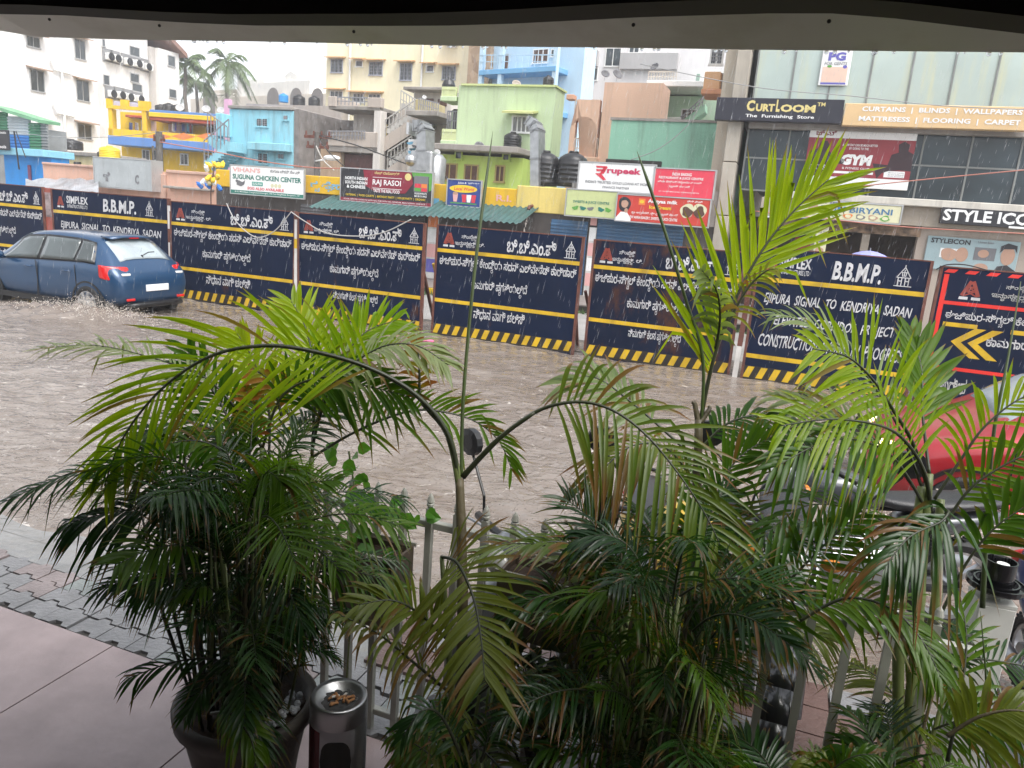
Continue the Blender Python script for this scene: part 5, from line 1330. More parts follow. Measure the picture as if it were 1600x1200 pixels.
m = MB(); m.box(F.uz(240, 120)[0], -.5, 0, F.w, 9, zt); b.part(m, 'right_wing', wallm('hotel_white')); m = MB(); m.box(F.uz(232, 120)[0]+.01, -.2, 0, F.uz(240, 120)[0]-.01, 9, zt); b.part(m, 'grey_pier', wallm('hotel_grey', (.5, .47, .44), .2))
m = MB(); m.prism([(0, -.9, 15.0), (F.w+.4, -.9, zt-.2), (F.w+.4, -.9, zt+.12), (0, -.9, 15.3)], (0, 10, 0)); b.part(m, 'roof', M('brown_roof', (.30, .17, .13), .7, var=.2), recalc=True)
for x0, y0, x1, y1 in ((203, 74, 217, 88), (162, 118, 170, 132), (204, 116, 216, 128), (207, 132, 221, 143), (254, 88, 264, 103), (256, 140, 266, 152), (160, 62, 163, 72)): b.win(x0, y0, x1, y1, v=(-.5 if x0 > 240 else 0), panes=1, grille=False, frame=M('grey_frame'))
for i, (x, y) in enumerate(((162, 87), (173, 90), (191, 95), (206, 98), (221, 103), (166, 145), (180, 147), (193, 150), (209, 153))):
    a, z0, c, z1 = F.rect(x, y-7, x+11, y+7); m = MB(); m.box(a-.12, -.06, z0-.1, c+.12, .3, z1+.15); ac = b.part(m, 'recess', M('recess_grey', (.22, .22, .22), .7))
    m = MB(); m.bbox(a, -.45, z0, c, -.08, z0+(z1-z0)*.75, .03); m.build('air_conditioner', WHITEP, ac); m = MB(); m.lathe([(0, -.47), (.22, -.46), (.25, -.45)], ((a+c)/2-.05, 0, z0+(z1-z0)*.37), 16, 'y'); m.build('fan', BLACKP, ac)

# far pale houses with arches and turrets under the sky
F = Face(300, 58, 512, 52)
b = Bld('far pale house with rounded arches and a small gabled roof room', F)
far_ = wallm('far_cream', (.62, .56, .48), .2)
m = MB(); m.box(0, 0, 0, F.w, 10, F.uz(400, 150)[1]); b.part(m, 'wall', far_)
m = MB(); m.box(F.uz(312, 150)[0], 1, 0, F.uz(358, 150)[0], 8, F.uz(330, 138)[1]); b.part(m, 'roof_room', far_); m = MB(); m.box(F.uz(358, 150)[0]+.05, 1, 0, F.uz(400, 150)[0], 8, F.uz(380, 122)[1]); b.part(m, 'roof_room', wallm('far_white', (.70, .68, .64), .15))
m = MB(); m.box(F.uz(385, 150)[0], .6, 0, F.uz(476, 150)[0], 8, F.uz(430, 126)[1]); b.part(m, 'roof_room', wallm('far_white'))
q = F.pts([(430, 124), (430, 114), (439, 107), (453, 117), (453, 124)], 1.2); m = MB(); m.prism(q, (0, 3, 0)); b.part(m, 'gable_room', wallm('far_white'), recalc=True)
for x in (327, 427, 463, 496):
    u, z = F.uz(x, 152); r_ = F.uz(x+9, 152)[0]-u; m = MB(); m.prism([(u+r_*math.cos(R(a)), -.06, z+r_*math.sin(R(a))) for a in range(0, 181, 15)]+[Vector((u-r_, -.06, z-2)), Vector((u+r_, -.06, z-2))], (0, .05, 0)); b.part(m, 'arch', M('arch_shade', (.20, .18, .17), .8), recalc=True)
for y in (145, 149): b.box('balustrade', wallm('far_white'), 312, y, 356, y+2, .6, .9)
F = Face(385, 30, 470, 30)
b = Bld('grey roof terrace building carrying the tanks beyond the cyan house', F)
m = MB(); m.box(0, 0, 0, F.w+3, 8, F.uz(420, 163)[1]); b.part(m, 'wall', wallm('roof_grey', (.36, .32, .29), .4))

# ---- low walls, sheds and roofs left of the yellow parapet
pea = wallm('salmon', (.66, .40, .30), .25)
F = Face(68, 8.2, 345, 8.2)
b = Bld('low salmon wall with a coping behind the left barriers', F, 'wall', 'boundary_wall')
m = MB(); m.box(0, 0, 0, F.uz(150, 270)[0], .25, F.uz(110, 259)[1]); b.part(m, 'wall', pea); m = MB(); m.box(F.uz(150, 270)[0]+.01, .03, 0, F.uz(240, 270)[0], .25, F.uz(200, 291)[1]); b.part(m, 'wall', pea)
m = MB(); m.box(F.uz(240, 270)[0]+.01, -.03, 0, F.w, .25, F.uz(292, 271)[1]); b.part(m, 'wall', pea)
b.box('coping', wallm('salmon_trim', (.50, .32, .25), .3), 262, 268, 345, 273, -.1, .3, ); b.box('coping', wallm('salmon_trim'), 68, 256, 150, 260, -.08, .3)
b.box('ledge', CONC, 266, 293, 336, 297, -.35, .0); b.box('pipe_column', wallm('salmon_trim'), 243, 272, 262, 312, -.12, -.03)
s = Sign('blank grey back of a box sign with two dark symbols above the salmon wall', Face(150, 7.8, 242, 7.8), (151, 247), (241, 251), (151, 292), (239, 297), M('grey_board', (.36, .39, .40), .5, var=.12, streak=.2), -.1, .5, ALU)
s.text('ಗ', .16, .47, .29, .80, pGREY, .06); s.text('C', .72, .50, .79, .82, pGREY, .05)
F = Face(8, 10, 82, 10)
b = Bld('bright blue painted shack wall under a light blue roof edge', F, 'shack', 'blue_shack')
m = MB(); m.box(0, 0, 0, F.w, .8, F.uz(45, 243)[1]); b.part(m, 'wall', M('bright_blue_paint', (.015, .26, .68), .6, var=.12, streak=.15)); b.box('roof_edge', M('pale_cyan_sheet', (.25, .55, .70), .5), -30, 232, 82, 243, -.4, 1.0); b.box('post', M('purple_post', (.20, .06, .12), .6), 46, 258, 50, 290, -.08, -.0)
F = Face(-30, 12, 76, 12)
b = Bld('shed of green, white and blue corrugated sheets under a sloping green roof', F, 'shed', 'sheet_shed')
def csheet(xa, xb, ya, yb, mat, v=0.0):
    a, z0, c, z1 = F.rect(xa, ya, xb, yb); m = MB(); n = max(3, int((z1-z0)/.12))
    for i in range(n): q = z0+(z1-z0)*i/n; m.prism([(a, v, q), (a, v-.05, q+.03), (a, v-.05, q+.07), (a, v, q+.1)], (c-a, 0, 0))
    m.box(a, v+.002, z0, c, v+.05, z1); b.part(m, 'sheet_panel', mat, recalc=True)
gsh = M('green_sheet', (.06, .24, .13), .5, var=.2, streak=.2); wsh = M('white_sheet', (.50, .55, .58), .5, var=.1, streak=.2); bsh = M('blue_sheet', (.03, .20, .55), .5, var=.1)
csheet(-30, 13, 174, 236, gsh); csheet(13, 47, 182, 211, wsh); csheet(13, 47, 211, 234, bsh); csheet(47, 65, 192, 234, gsh, -.02); csheet(65, 75, 192, 234, M('grey_sheet', (.25, .26, .26), .5, var=.2))
q = F.pts([(-30, 160), (0, 166), (75, 189), (75, 194), (0, 171), (-30, 165)], -.4); m = MB(); m.prism(q, (0, 1.0, 0)); b.part(m, 'roof', M('green_roof_sheet', (.16, .36, .20), .5, var=.2), recalc=True)
m = MB(); m.box(0, .06, 0, F.w, 1.0, F.uz(30, 200)[1]); b.part(m, 'body', M('grey_sheet'))
s = Sign('small black shop board with yellow and white letters cut by the left edge', Face(-30, 9.6, 24, 9.6), (-28, 202), (19, 204), (-28, 233), (22, 235), pBLACK, -.2, .08)
s.text('ಕನ್ನಡ ನಾಡು', .40, .08, .95, .24, pWHITE, .02); s.text('8', .58, .34, .72, .66, pYEL, .06); s.text('Tools', .62, .76, .92, .92, pWHITE, .02)
m_ = MB(); m_.tube([at_t(30, 265, 9.4), at_t(22, 205, 9.4)], .03); m_.tube([at_t(40, 246, 9.4), at_t(25, 205, 9.4)], .02); tag(m_.build('sign_stay', BLACKP), 'black slanting stay holding the small shop board', 'stay')
F = Face(78, 13, 158, 13)
b = Bld('low pale yellow wall below the black tank', F, 'house', 'low_house')
m = MB(); m.box(0, 0, 0, F.w, 2.5, F.uz(118, 243)[1]); b.part(m, 'wall', wallm('pale_yellow', (.64, .54, .30), .3)); b.box('coping', CONC, 78, 237, 156, 243, -.15, 2.6)
for x0, x1 in ((94, 104), (116, 127)): b.box('opening', DARKIN, x0, 253, x1, 259, -.05, .02)
# tarpaulin over scrap on the wall
tp = MB(); rng = random.Random(6); vs = []
for i in range(13):
    for j in range(5):
        x = 40+i*9.5; y = 300-j*5+(i > 7)*0; P = at_t(x, y, 6.6+j*.35); vs.append(P+Vector((0, 0, .10*noise.noise((i*.8, j*.9, 2)))))
tp.add(vs, [(i*5+j, (i+1)*5+j, (i+1)*5+j+1, i*5+j+1) for i in range(12) for j in range(4)])
tag(tp.build('tarpaulin', M('grey_tarpaulin', (.30, .31, .33), .35, var=.4, scale=2, bump=.3, bscale=6), solid=.01), 'crumpled grey tarpaulin spread over scrap behind the left barriers', 'tarpaulin')

# ------------------------------------------------------------------ roof tanks, dishes, ducts, poles, palms
TANKM = M('tank_black', (.018, .018, .02), .4, var=.2, scale=3)
def tank(x, ytop, ybot, t, wpx, label, mat=None, group='roof water tanks'):
    c = at_t(x, ybot, t); top = at_t(x, ytop, t).z; r = (at_t(x+wpx/2, ybot, t)-c).length; h = top-c.z
    o = thing('water_tank', label, 'water tank', c, ANG, group if mat is None else None)
    m = MB(); pr = [(0, 0), (r*.97, 0), (r, h*.03)]
    for k in range(5): z = h*(.06+.13*k); pr += [(r, z), (r*1.03, z+h*.02), (r*1.03, z+h*.05), (r, z+h*.07)]
    pr += [(r, h*.72), (r*.93, h*.80), (r*.6, h*.90), (r*.34, h*.94), (0, h*.94)]
    m.lathe(pr, n=28); m.build('shell', mat or TANKM, o, smooth=True)
    m = MB(); m.lathe([(r*.33, h*.93), (r*.34, h*.97), (r*.30, h), (0, h)], n=20); m.build('lid', mat or TANKM, o)
    # its stand down to whatever it sits on
    return o
def stand(x, y, t, w, label):
    c = at_t(x, y, t); m = MB(); m.X = Matrix.Translation(c) @ Matrix.Rotation(ANG, 4, 'Z'); m.box(-w, -.7, -c.z, w, .7, -.01); return tag(m.build('plinth', CONC), label, 'plinth')
tank(849, 235, 290, 8.9, 41, 'black tank behind the square metal duct above the yellow parapet'); tank(892, 236, 292, 8.9, 44, 'black tank next to the white loan board')
tank(111, 217, 234, 14.5, 25, 'small black tank on the low pale yellow wall'); tank(467, 148, 167, 30.5, 16, 'black tank on the grey terrace left of the cream flats'); tank(491, 150, 168, 30.5, 15, 'black tank nearest the cream flats on the grey terrace')
tank(856, 118, 139, 14.6, 16, 'black tank on the light green roof in front of the blue flats')
tank(443, 146, 160, 32, 12, 'bright blue tank on the grey terrace roof', P_('tank_blue', (.02, .25, .6)))
tank(172, 228, 248, 9, 22, 'yellow dented tank standing behind the grey box sign', P_('tank_yellow', (.75, .55, .03)))
tank(158, 236, 247, 9, 8, 'small black drum beside the yellow tank', M('drum_black', (.03, .03, .03), .5))
tank(800, 206, 236, 12.4, 26, 'ribbed black tank on the lime green house slab')
for (x, a) in ((252, 0), (264, 1), (279, 2)): tank(x, 163-(a % 2)*2, 176, 28, 14, ('black tank at the left of the three on the yellow house roof', 'black tank in the middle of the three on the yellow house roof', 'black tank at the right of the three on the yellow house roof')[a])
def dish(x, y, t, wpx, label, mat=None, az=0.6):
    c = at_t(x, y, t); r = (at_t(x+wpx/2, y, t)-c).length
    o = thing('satellite_dish', label, 'satellite dish', c, ANG+az, 'satellite dishes on the roofs')
    X = Matrix.Rotation(R(55), 4, 'X'); m = MB(); m.X = X; m.lathe([(0, -r*.28), (r*.4, -r*.22), (r*.8, -r*.08), (r, 0.02), (r*1.02, 0)], n=24); m.build('reflector', mat or M('dish_grey', (.12, .12, .13), .5, var=.2), o, smooth=True, solid=.01)
    m = MB(); m.X = X; m.tube([(0, r, 0), (0, r*.1, r*.8)], r*.035, 6); m.sphere((0, r*.1, r*.82), r*.1, n=8, m=6); m.build('feed_arm', METAL, o)
    m = MB(); m.tube([(0, r*.1, -r*.2), (0, .25*r, -r*1.5)], r*.06, 6); m.build('mount', METAL, o)
pd = M('dish_pale', (.42, .42, .42), .5, var=.2)
dish(946, 115, 17.5, 13, 'dark satellite dish left of the pair above the peach wall'); dish(965, 116, 17.8, 16, 'larger dark satellite dish on the roof of the peach house', az=.9); dish(1023, 104, 20, 13, 'dark tilted satellite dish on the white slab roof', az=-.4)
dish(322, 170, 30, 10, 'pale satellite dish left of the two pale ones by the palms', pd); dish(345, 172, 30, 9, 'pale satellite dish nearest the cyan house', pd); dish(281, 168, 27.5, 10, 'pale satellite dish beside the three roof tanks', pd); dish(663, 152, 16.4, 6, 'tiny pale satellite dish on the concrete house balcony', pd); dish(749, 228, 11.5, 14, 'grey satellite dish lying on the lime green slab'); dish(807, 131, 13.6, 13, 'brownish satellite dish on the light green roof edge', M('dish_brown', (.35, .30, .26), .5)); dish(683, 238, 11.2, 9, 'round pale dish at the left end of the lime green slab', pd)

# metal ventilation ducts
def duct(label, px, t, wpx, depth=.5):
    P = [at_t(x, y, t) for x, y in px]; c = Vector((P[0].x, P[0].y, 0)); w = (at_t(px[0][0]+wpx, px[0][1], t)-P[0]).length
    o = thing('ventilation_duct', label, 'duct', c, 0, 'metal ventilation ducts')
    m = MB()
    for a, q in zip(P[:-1], P[1:]): m.bar(a-c, q-c, w, depth, up=N)
    m.build('duct', METAL, o, recalc=True)
    m = MB()
    for a, q in zip(P[:-1], P[1:]):
        n = max(1, int((q-a).length/.55))
        for i in range(n+1): p = a+(q-a)*i/n; d_ = (q-a).normalized()*.02; m.bar(p-d_-c, p+d_-c, w*1.08, depth*1.1, up=N)
    m.build('flanges', M('flange_metal', (.30, .31, .32), .5, .7, var=.2), o)
    return o
duct('square duct rising between the black tanks and bending left at its top', [(840, 292), (840, 205), (836, 196), (829, 190)], 8.6, 13, .6)
d_ = duct('tall grey duct with a hooded open end beside the painted wall', [(665, 268), (665, 205), (661, 198), (653, 198)], 8.7, 14, .6)
m = MB(); c = at_t(652, 200, 8.7)-d_.location; m.X = Matrix.Translation(c) @ Matrix.Rotation(ANG, 4, 'Z'); m.box(-.20, -.32, -.22, -.13, .32, .12); m.build('open_end', M('galv_white', (.55, .56, .57), .45, .4), d_)
m = MB(); c = at_t(665, 255, 8.6)-d_.location; m.X = Matrix.Translation(c) @ Matrix.Rotation(ANG, 4, 'Z'); m.bbox(-.45, -.2, -.35, .3, .3, .35, .05); m.sphere((-.42, -.2, .05), .18); m.build('fan_box', METAL, d_); 
m = MB(); c = at_t(680, 262, 8.9)-d_.location; m.X = Matrix.Translation(c) @ Matrix.Rotation(ANG, 4, 'Z'); m.lathe([(.32, -.5), (.34, .25), (.2, .4), (0, .42)], n=20); m.build('cowl', METAL, d_, smooth=True)
s = Sign('tall painted panel in blue and white splashes beside the tall duct', Face(638, 9.2, 657, 9.2), (641, 218), (657, 219), (638, 268), (656, 269), pWHITE, -.1, .06)
for i in range(9): s.blob(.2+.6*((i*37) % 10)/10, .12+i*.095, .28, .05, (pLBLUE, pGREY, P_('dark_teal', (.03, .12, .16)))[i % 3], wob=.3, seed=i)
# street poles and wires
def pole(label, x, ytop, t, r, arms):
    c = at_t(x, 300, t); c.z = 0; h = at_t(x, ytop, t).z
    o = thing('utility_pole', label, 'utility pole', c, ANG, 'utility poles')
    m = MB(); m.tube([(0, 0, 0), (0, 0, h)], [r*1.2, r], 8); m.build('shaft', M('old_pole', (.12, .11, .10), .8, var=.4, scale=5, bump=.3), o)
    for z, w in arms:
        m = MB(); m.box(-w, -.05, h-z-.05, w, .05, h-z+.05)
        for q in (-.9, -.3, .3, .9): m.cyl((q*w, 0, h-z+.05), (q*w, 0, h-z+.2), .04, .03, 8)
        m.build('crossarm', RUST, o)
    return o
pole('grey utility pole with boxes in front of the yellow house', 251, 206, 10, .12, [(.3, .25)])
o = pole('dark utility pole with brackets and a street lamp near the cyan house', 495, 207, 11, .11, [(.15, .55), (.5, .45)])
m = MB(); hp = at_t(495, 250, 11); m.tube([(.0, -.1, at_t(495, 252, 11).z), (.5, -.2, at_t(495, 249, 11).z)], .03); m.sphere((.75, -.2, at_t(495, 246, 11).z), .36, .14, .10); m.build('lamp_head', WHITEP, o, smooth=True)
pole('thin black pole left of the grey utility pole', 241, 228, 9.5, .04, [])
WR = M('wire_black', (.03, .03, .03), .6)
WRR = M('wire_red', (.42, .16, .12), .6)
WG = 'overhead wires'
def wire(label, pts, t, mat=None, r=.012): cable(label, pts, t, r, mat or WR, 'overhead_wire', 'wire', WG, 6)
wire('black wire running down across the concrete house front', [(500, 212), (560, 228), (640, 258), (700, 278)], 9, None, .02)
wire('black wire from the dark pole down to the restaurant board', [(498, 218), (516, 240), (540, 262)], 9.5, None, .02)
wire('pale wire pair dropping from the dark pole', [(494, 228), (505, 250), (522, 266)], 9.8, M('wire_pale', (.5, .48, .45), .6), .02)
wire('reddish wire crossing in front of the yellow and cyan houses', [(250, 222), (330, 236), (410, 252), (490, 262), (560, 263)], 9, WRR, .018)
wire('thin grey wire across the white flats', [(0, 203), (80, 213), (170, 214), (260, 205)], 10, M('wire_grey', (.3, .3, .3), .6))
wire('thin dark wire sagging across the mint wall', [(1100, 150), (1075, 195), (1030, 232), (985, 250)], 9, M('wire_grey'), .012)
wire('orange red wire stretched low across the glass store', [(1260, 300), (1400, 285), (1500, 275), (1640, 262)], 6.5, WRR, .012)
wire('orange wire running under the biryani sign', [(1180, 330), (1290, 342), (1420, 355), (1600, 365)], 6.0, WRR, .012)
wire('thin wire crossing high in front of the upper glass', [(1000, 100), (1180, 136), (1330, 150), (1470, 165), (1620, 172)], 7.5, M('wire_grey'), .010)
# bunch of cans hanging
P = at_t(329, 275, 6.6); o = thing('can_bunch', 'bunch of yellow, blue and white plastic cans hanging on a stick', 'cans', P, ANG)
rng = random.Random(31)
for i in range(17):
    mt_ = (pYEL, pYEL, P_('can_blue', (.03, .18, .6)), P_('can_tan', (.35, .30, .16)), pWHITE)[i % 5] if i else pYEL
    q = Vector((rng.gauss(0, .20), rng.gauss(0, .1), rng.gauss(0, .16)+(.08 if mt_ in (pYEL, pWHITE) else -.14))); m = MB()
    m.X = Matrix.Translation(q) @ Matrix.Rotation(rng.uniform(-1, 1), 4, 'Y') @ Matrix.Rotation(rng.uniform(-1, 1), 4, 'X'); m.bbox(-.06, -.06, -.11, .06, .06, .11, .03); m.cyl((0, 0, .11), (0, 0, .15), .025); m.build('can', mt_, o)
m = MB(); m.tube([(0, 0, -2.9), (.0, 0, -.5), (.15, 0, .3)], .02); m.build('stick', BROWNW, o)

# ---- coconut palms
def coconut(label, x, ycrown, t, hpx, seed, nf=20):
    hpx *= 1.4
    c = at_t(x, ycrown, t); base = Vector((c.x, c.y, 0)); rg = random.Random(seed)
    o = thing('coconut_palm', label, 'palm tree', base, 0, 'coconut palms under the sky'); L = (at_t(x, ycrown-hpx, t)-c).length
    m = MB(); m.tube([Vector((rg.uniform(-.2, .2)*math.sin(k*.9), 0, c.z*k/10)) for k in range(11)], [.24-.010*k for k in range(11)], 10); m.build('trunk', M('palm_trunk', (.20, .17, .14), .85, var=.3, scale=5), o, smooth=True)
    m = MB(); top = Vector((0, 0, c.z))
    for i in range(nf):
        az = 2*math.pi*i/nf*1.618*2+rg.uniform(-.2, .2); el = rg.uniform(-.5, 1.15); l = L*rg.uniform(.8, 1.1); hd = Vector((math.cos(az), math.sin(az), 0)); prev = None
        n = 26
        for k in range(n+1):
            u = k/n; P = top+hd*(l*u*math.cos(el)*(1-.12*u))+Vector((0, 0, l*(math.sin(el)*u-.75*u*u*(.6+.4*math.cos(el)))))
            if prev is not None and k > 2:
                tdir = (P-prev).normalized(); sd_ = tdir.cross(Vector((0, 0, 1))).normalized()
                for sg in (1, -1):
                    ll_ = l*.30*math.sin(math.pi*min(1, .12+u*.86))**.6*rg.uniform(.8, 1.1); tip = P+sd_*sg*ll_*.72+tdir*ll_*.45+Vector((0, 0, -ll_*rg.uniform(.3, .75))); w_ = tdir*.05
                    m.add([P-w_, P+w_, (P+tip)/2+Vector((0, 0, .06*ll_))+w_*.9, (P+tip)/2+Vector((0, 0, .06*ll_))-w_*.9, tip], [(0, 1, 2, 3), (3, 2, 4)])
            if prev is not None: m.bar(prev, P, .07*(1.2-u), .05)
            prev = P
    m.build('crown', [M('coconut_leaf', (.10, .15, .05), .5, var=.5, scale=.8)], o)
coconut('coconut palm nearest the far pale house, crown cut by the sky gap', 356, 98, 46, 44, 3); coconut('coconut palm leaning against the white hotel block', 290, 100, 44, 42, 7, 18); coconut('coconut palm with a full drooping crown behind the tanks', 306, 128, 48, 36, 5, 14)

# ---- passer-by under an umbrella behind the last English barrier
ub = at_t(1352, 397, 2.6); ub.z = 0
pe_ = thing('person', 'passer-by in dark clothes under an umbrella behind the barriers', 'person', ub, ANG)
def skin_figure(pts, edges, radii, name, mat, parent):
    me = bpy.data.meshes.new(name); me.from_pydata(pts, edges, []); me.materials.append(mat)
    o = bpy.data.objects.new(name, me); COL.objects.link(o); o.parent = parent
    md = o.modifiers.new('skin', 'SKIN'); md.use_smooth_shade = True
    lay = me.skin_vertices[0].data
    for i, r in enumerate(radii): lay[i].radius = (r, r); lay[i].use_root = (i == 0)
    o.modifiers.new('s', 'SUBSURF').levels = 1; o.modifiers['s'].render_levels = 2
    return o
pt = [(0, 0, .92), (0, 0, 1.1), (0, 0, 1.32), (0, 0, 1.44), (0, 0, 1.50), (0, 0, 1.60), (0, 0, 1.70), (.18, 0, 1.38), (.24, -.05, 1.12), (.10, -.22, 1.15), (.04, -.26, 1.17), (-.18, 0, 1.38), (-.26, .02, 1.12), (-.25, -.06, .88), (-.25, -.09, .80), (.09, 0, .86), (.10, -.03, .48), (.10, .03, .10), (.10, -.10, .05), (-.09, 0, .86), (-.10, .05, .48), (-.10, .12, .10), (-.10, 0, .05)]
ed = [(0, 1), (1, 2), (2, 3), (3, 4), (4, 5), (5, 6), (2, 7), (7, 8), (8, 9), (9, 10), (2, 11), (11, 12), (12, 13), (13, 14), (0, 15), (15, 16), (16, 17), (17, 18), (0, 19), (19, 20), (20, 21), (21, 22)]
ra_ = [.13, .13, .15, .07, .06, .085, .07, .065, .045, .035, .035, .065, .045, .035, .035, .09, .06, .045, .04, .09, .06, .045, .04]
skin_figure(pt, ed, ra_, 'body', M('dark_clothes', (.03, .03, .04), .8), pe_)
m = MB(); m.sphere((0, .015, 1.665), .098, .105, .10, z0=-.2); m.build('hair', M('black_hair', (.012, .01, .01), .5), pe_, smooth=True)
um = thing('umbrella', 'pale violet blue umbrella showing above the last English barrier', 'umbrella', ub+Vector((-.05, -.28, 0)), ANG)
zt = at_t(1350, 391, 2.4).z; m = MB(); rr = .48; nr = 8; vs = [(0, 0, zt)]
for j in range(1, 5):
    for k in range(nr*2):
        a = math.pi*k/nr; q = j/4*rr*(1 if k % 2 == 0 else .965); vs.append((q*math.cos(a), q*math.sin(a), zt-.20*(j/4)**1.8+(-.012 if k % 2 else 0)*j/4))
fs = [(0, 1+k, 1+(k+1) % 16) for k in range(16)]+[(1+(j-1)*16+k, 1+j*16+k, 1+j*16+(k+1) % 16, 1+(j-1)*16+(k+1) % 16) for j in range(1, 4) for k in range(16)]
m.add(vs, fs); m.build('canopy', P_('umbrella_violet', (.28, .29, .62)), um, solid=.004); m = MB(); m.tube([(0, 0, 1.12), (0, 0, zt+.05)], .008); m.build('shaft', METAL, um)
# ------------------------------------------------------------------ foreground: fence, bikes, bin, pots
FT = -9.98
fence = sthing('picket_fence', 'white metal picket fence with pointed tips behind the palms', 'fence', 4.6, FT, .05)
FW = M('fence_paint', (.34, .34, .30), .4, var=.2, scale=8, streak=.45)
fs0 = to_st(at_t(470, 780, FT))[0]-4.6; fs1 = to_st(at_t(1535, 960, FT))[0]-4.6
zr = at_t(600, 796, FT).z-.05; zb_ = .10; ztip = at_t(618, 755, FT).z-.05
m = MB(); m.bbox(fs0, -.016, zr-.03, fs1, .016, zr, .003); m.build('top_rail', FW, fence)
m = MB(); m.bbox(fs0, -.016, zb_-.03, fs1, .016, zb_, .003); m.build('bottom_rail', FW, fence)
n = int((fs1-fs0)/.122)
for i in range(n):
    u = fs0+.03+i*.122; m = MB(); r_ = .0135
    m.box(u-r_, -r_-.018, 0, u+r_, r_-.018+.0, ztip-.065)
    m.lathe([(.010, ztip-.065), (.010, ztip-.058), (.0165, ztip-.054), (.0165, ztip-.046), (.012, ztip-.042), (.0165, ztip-.036), (.010, ztip-.015), (0, ztip)], (u, -.018, 0), 12)
    m.build('picket', FW, fence)
# square end post with the base of a lamp on it
P = at_z(1553, 925, 1.16); ps, pt_, _ = to_st(P)
po = sthing('gate_post', 'thick white square post with a black bare lamp base on top', 'gate post', ps, pt_, .05, R(6))
m = MB(); m.bbox(-.06, -.06, 0, .06, .06, 1.08, .004); m.prism([(-.06, -.06, 1.08), (.06, -.06, 1.08), (.06, .06, 1.08), (-.06, .06, 1.08)], (0, 0, .012)); m.lathe([(.035, 1.09), (.032, 1.13)], n=16); m.build('shaft', M('post_paint', (.56, .56, .53), .4, var=.12, scale=6, streak=.3), po)
lb_ = MB(); lb_.lathe([(0, 1.128), (.088, 1.128), (.094, 1.135), (.094, 1.152), (.088, 1.152), (.086, 1.140), (.072, 1.140), (.072, 1.156), (.066, 1.156), (.066, 1.142), (.050, 1.142), (.052, 1.235), (.047, 1.235), (.044, 1.165), (0, 1.165)], n=32); o = lb_.build('lamp_base', M('glossy_black', (.008, .008, .009), .12, var=0, spec=.7), po, smooth=False)
m = MB(); m.lathe([(.012, 1.165), (.014, 1.21), (.020, 1.212), (.020, 1.222), (.012, 1.222), (0, 1.215)], (.008, 0, 0), 16); m.build('bulb_socket', WHITEP, o)
# planter troughs behind the top rail
def trough(label, xa, xb, y0, y1, t, col):
    a = to_st(at_t(xa, (y0+y1)/2, t)); c = to_st(at_t(xb, (y0+y1)/2, t)); z1 = at_t((xa+xb)/2, y0, t).z; z0 = at_t((xa+xb)/2, y1, t).z
    o = sthing('planter_trough', label, 'planter', a[0], t, z0, 0, 'troughs hung on the fence'); w = c[0]-a[0]; h = z1-z0
    m = MB(); m.box(0, 0, 0, w, .012, h); m.box(0, .16, 0, w, .172, h); m.box(0, .012, 0, .012, .16, h); m.box(w-.012, .012, 0, w, .16, h); m.box(.012, .012, 0, w-.012, .16, .012); m.build('box', M('trough_brown', (.10, .075, .055), .6, var=.3, scale=5, streak=.3), o)
    m = MB(); m.box(-.008, -.008, h, w+.008, .0, h+.014); m.box(w, -.008, 0, w+.014, .006, h); m.box(-.008, .172, h, w+.008, .18, h+.014); m.build('rim', M('trough_rim', (.34, .32, .27), .5, var=.2), o)
    m = MB(); vs = [(.012+(w-.024)*i/10, .012+.148*j/4, h-.03+.014*noise.noise((i*.9, j*.9, 3))) for i in range(11) for j in range(5)]; m.add(vs, [(i*5+j, (i+1)*5+j, (i+1)*5+j+1, i*5+j+1) for i in range(10) for j in range(4)]); m.build('soil', M('soil', (.05, .03, .02), .9, var=.4, scale=12, bump=.5), o)
    return o
trough('brown planter trough with a pale rim hung on the fence left of the slender palm', 520, 612, 868, 975, FT-.22, None)
trough('dark planter trough behind the leaves right of the slender palm', 772, 952, 915, 1015, FT-.22, None)

# bikes parked nose to the fence
GREYV = M('wet_grey_seat', (.15, .16, .18), .25, var=.15, spec=.7)
p_ = at_z(737, 690, 1.35); hg = ANG+math.pi+R(58); off_ = Matrix.Rotation(hg, 3, 'Z') @ Vector((.32, -.42, 0))
scooter((p_.x-off_.x, p_.y-off_.y, .0), hg, 'grey scooter with a wet grey seat behind the slender palm', carpaint('grey_scooter_paint', (.16, .17, .185)), GREYV, 'two wheelers parked behind the fence')
p_ = at_z(1020, 950, .55); a, b_, _ = to_st(p_)
scooter(st(a, max(b_, -9.0), .06), ANG-R(70), 'yellow scooter glimpsed through the bushy palm', carpaint('yellow_scooter_paint', (.62, .40, .01)), M('black_seat', (.02, .02, .02), .35), 'two wheelers parked behind the fence')
motorbike(st(6.32, -8.82, .06), ANG-R(88), 'black motorcycle with its front wheel against the fence', carpaint('black_bike_paint', (.012, .013, .015)), 'two wheelers parked behind the fence')
motorbike(st(6.75, -7.75, .0), ANG+R(200), 'dark grey motorcycle standing behind the black one', carpaint('dark_grey_bike', (.06, .065, .075)), 'two wheelers parked behind the fence')
scooter(st(7.72, -8.78, .04), ANG-R(84), 'dark blue scooter beside the white gate post', carpaint('navy_scooter_paint', (.012, .03, .14)), M('blue_grey_seat', (.10, .115, .14), .22, var=.15, spec=.7), 'two wheelers parked behind the fence')

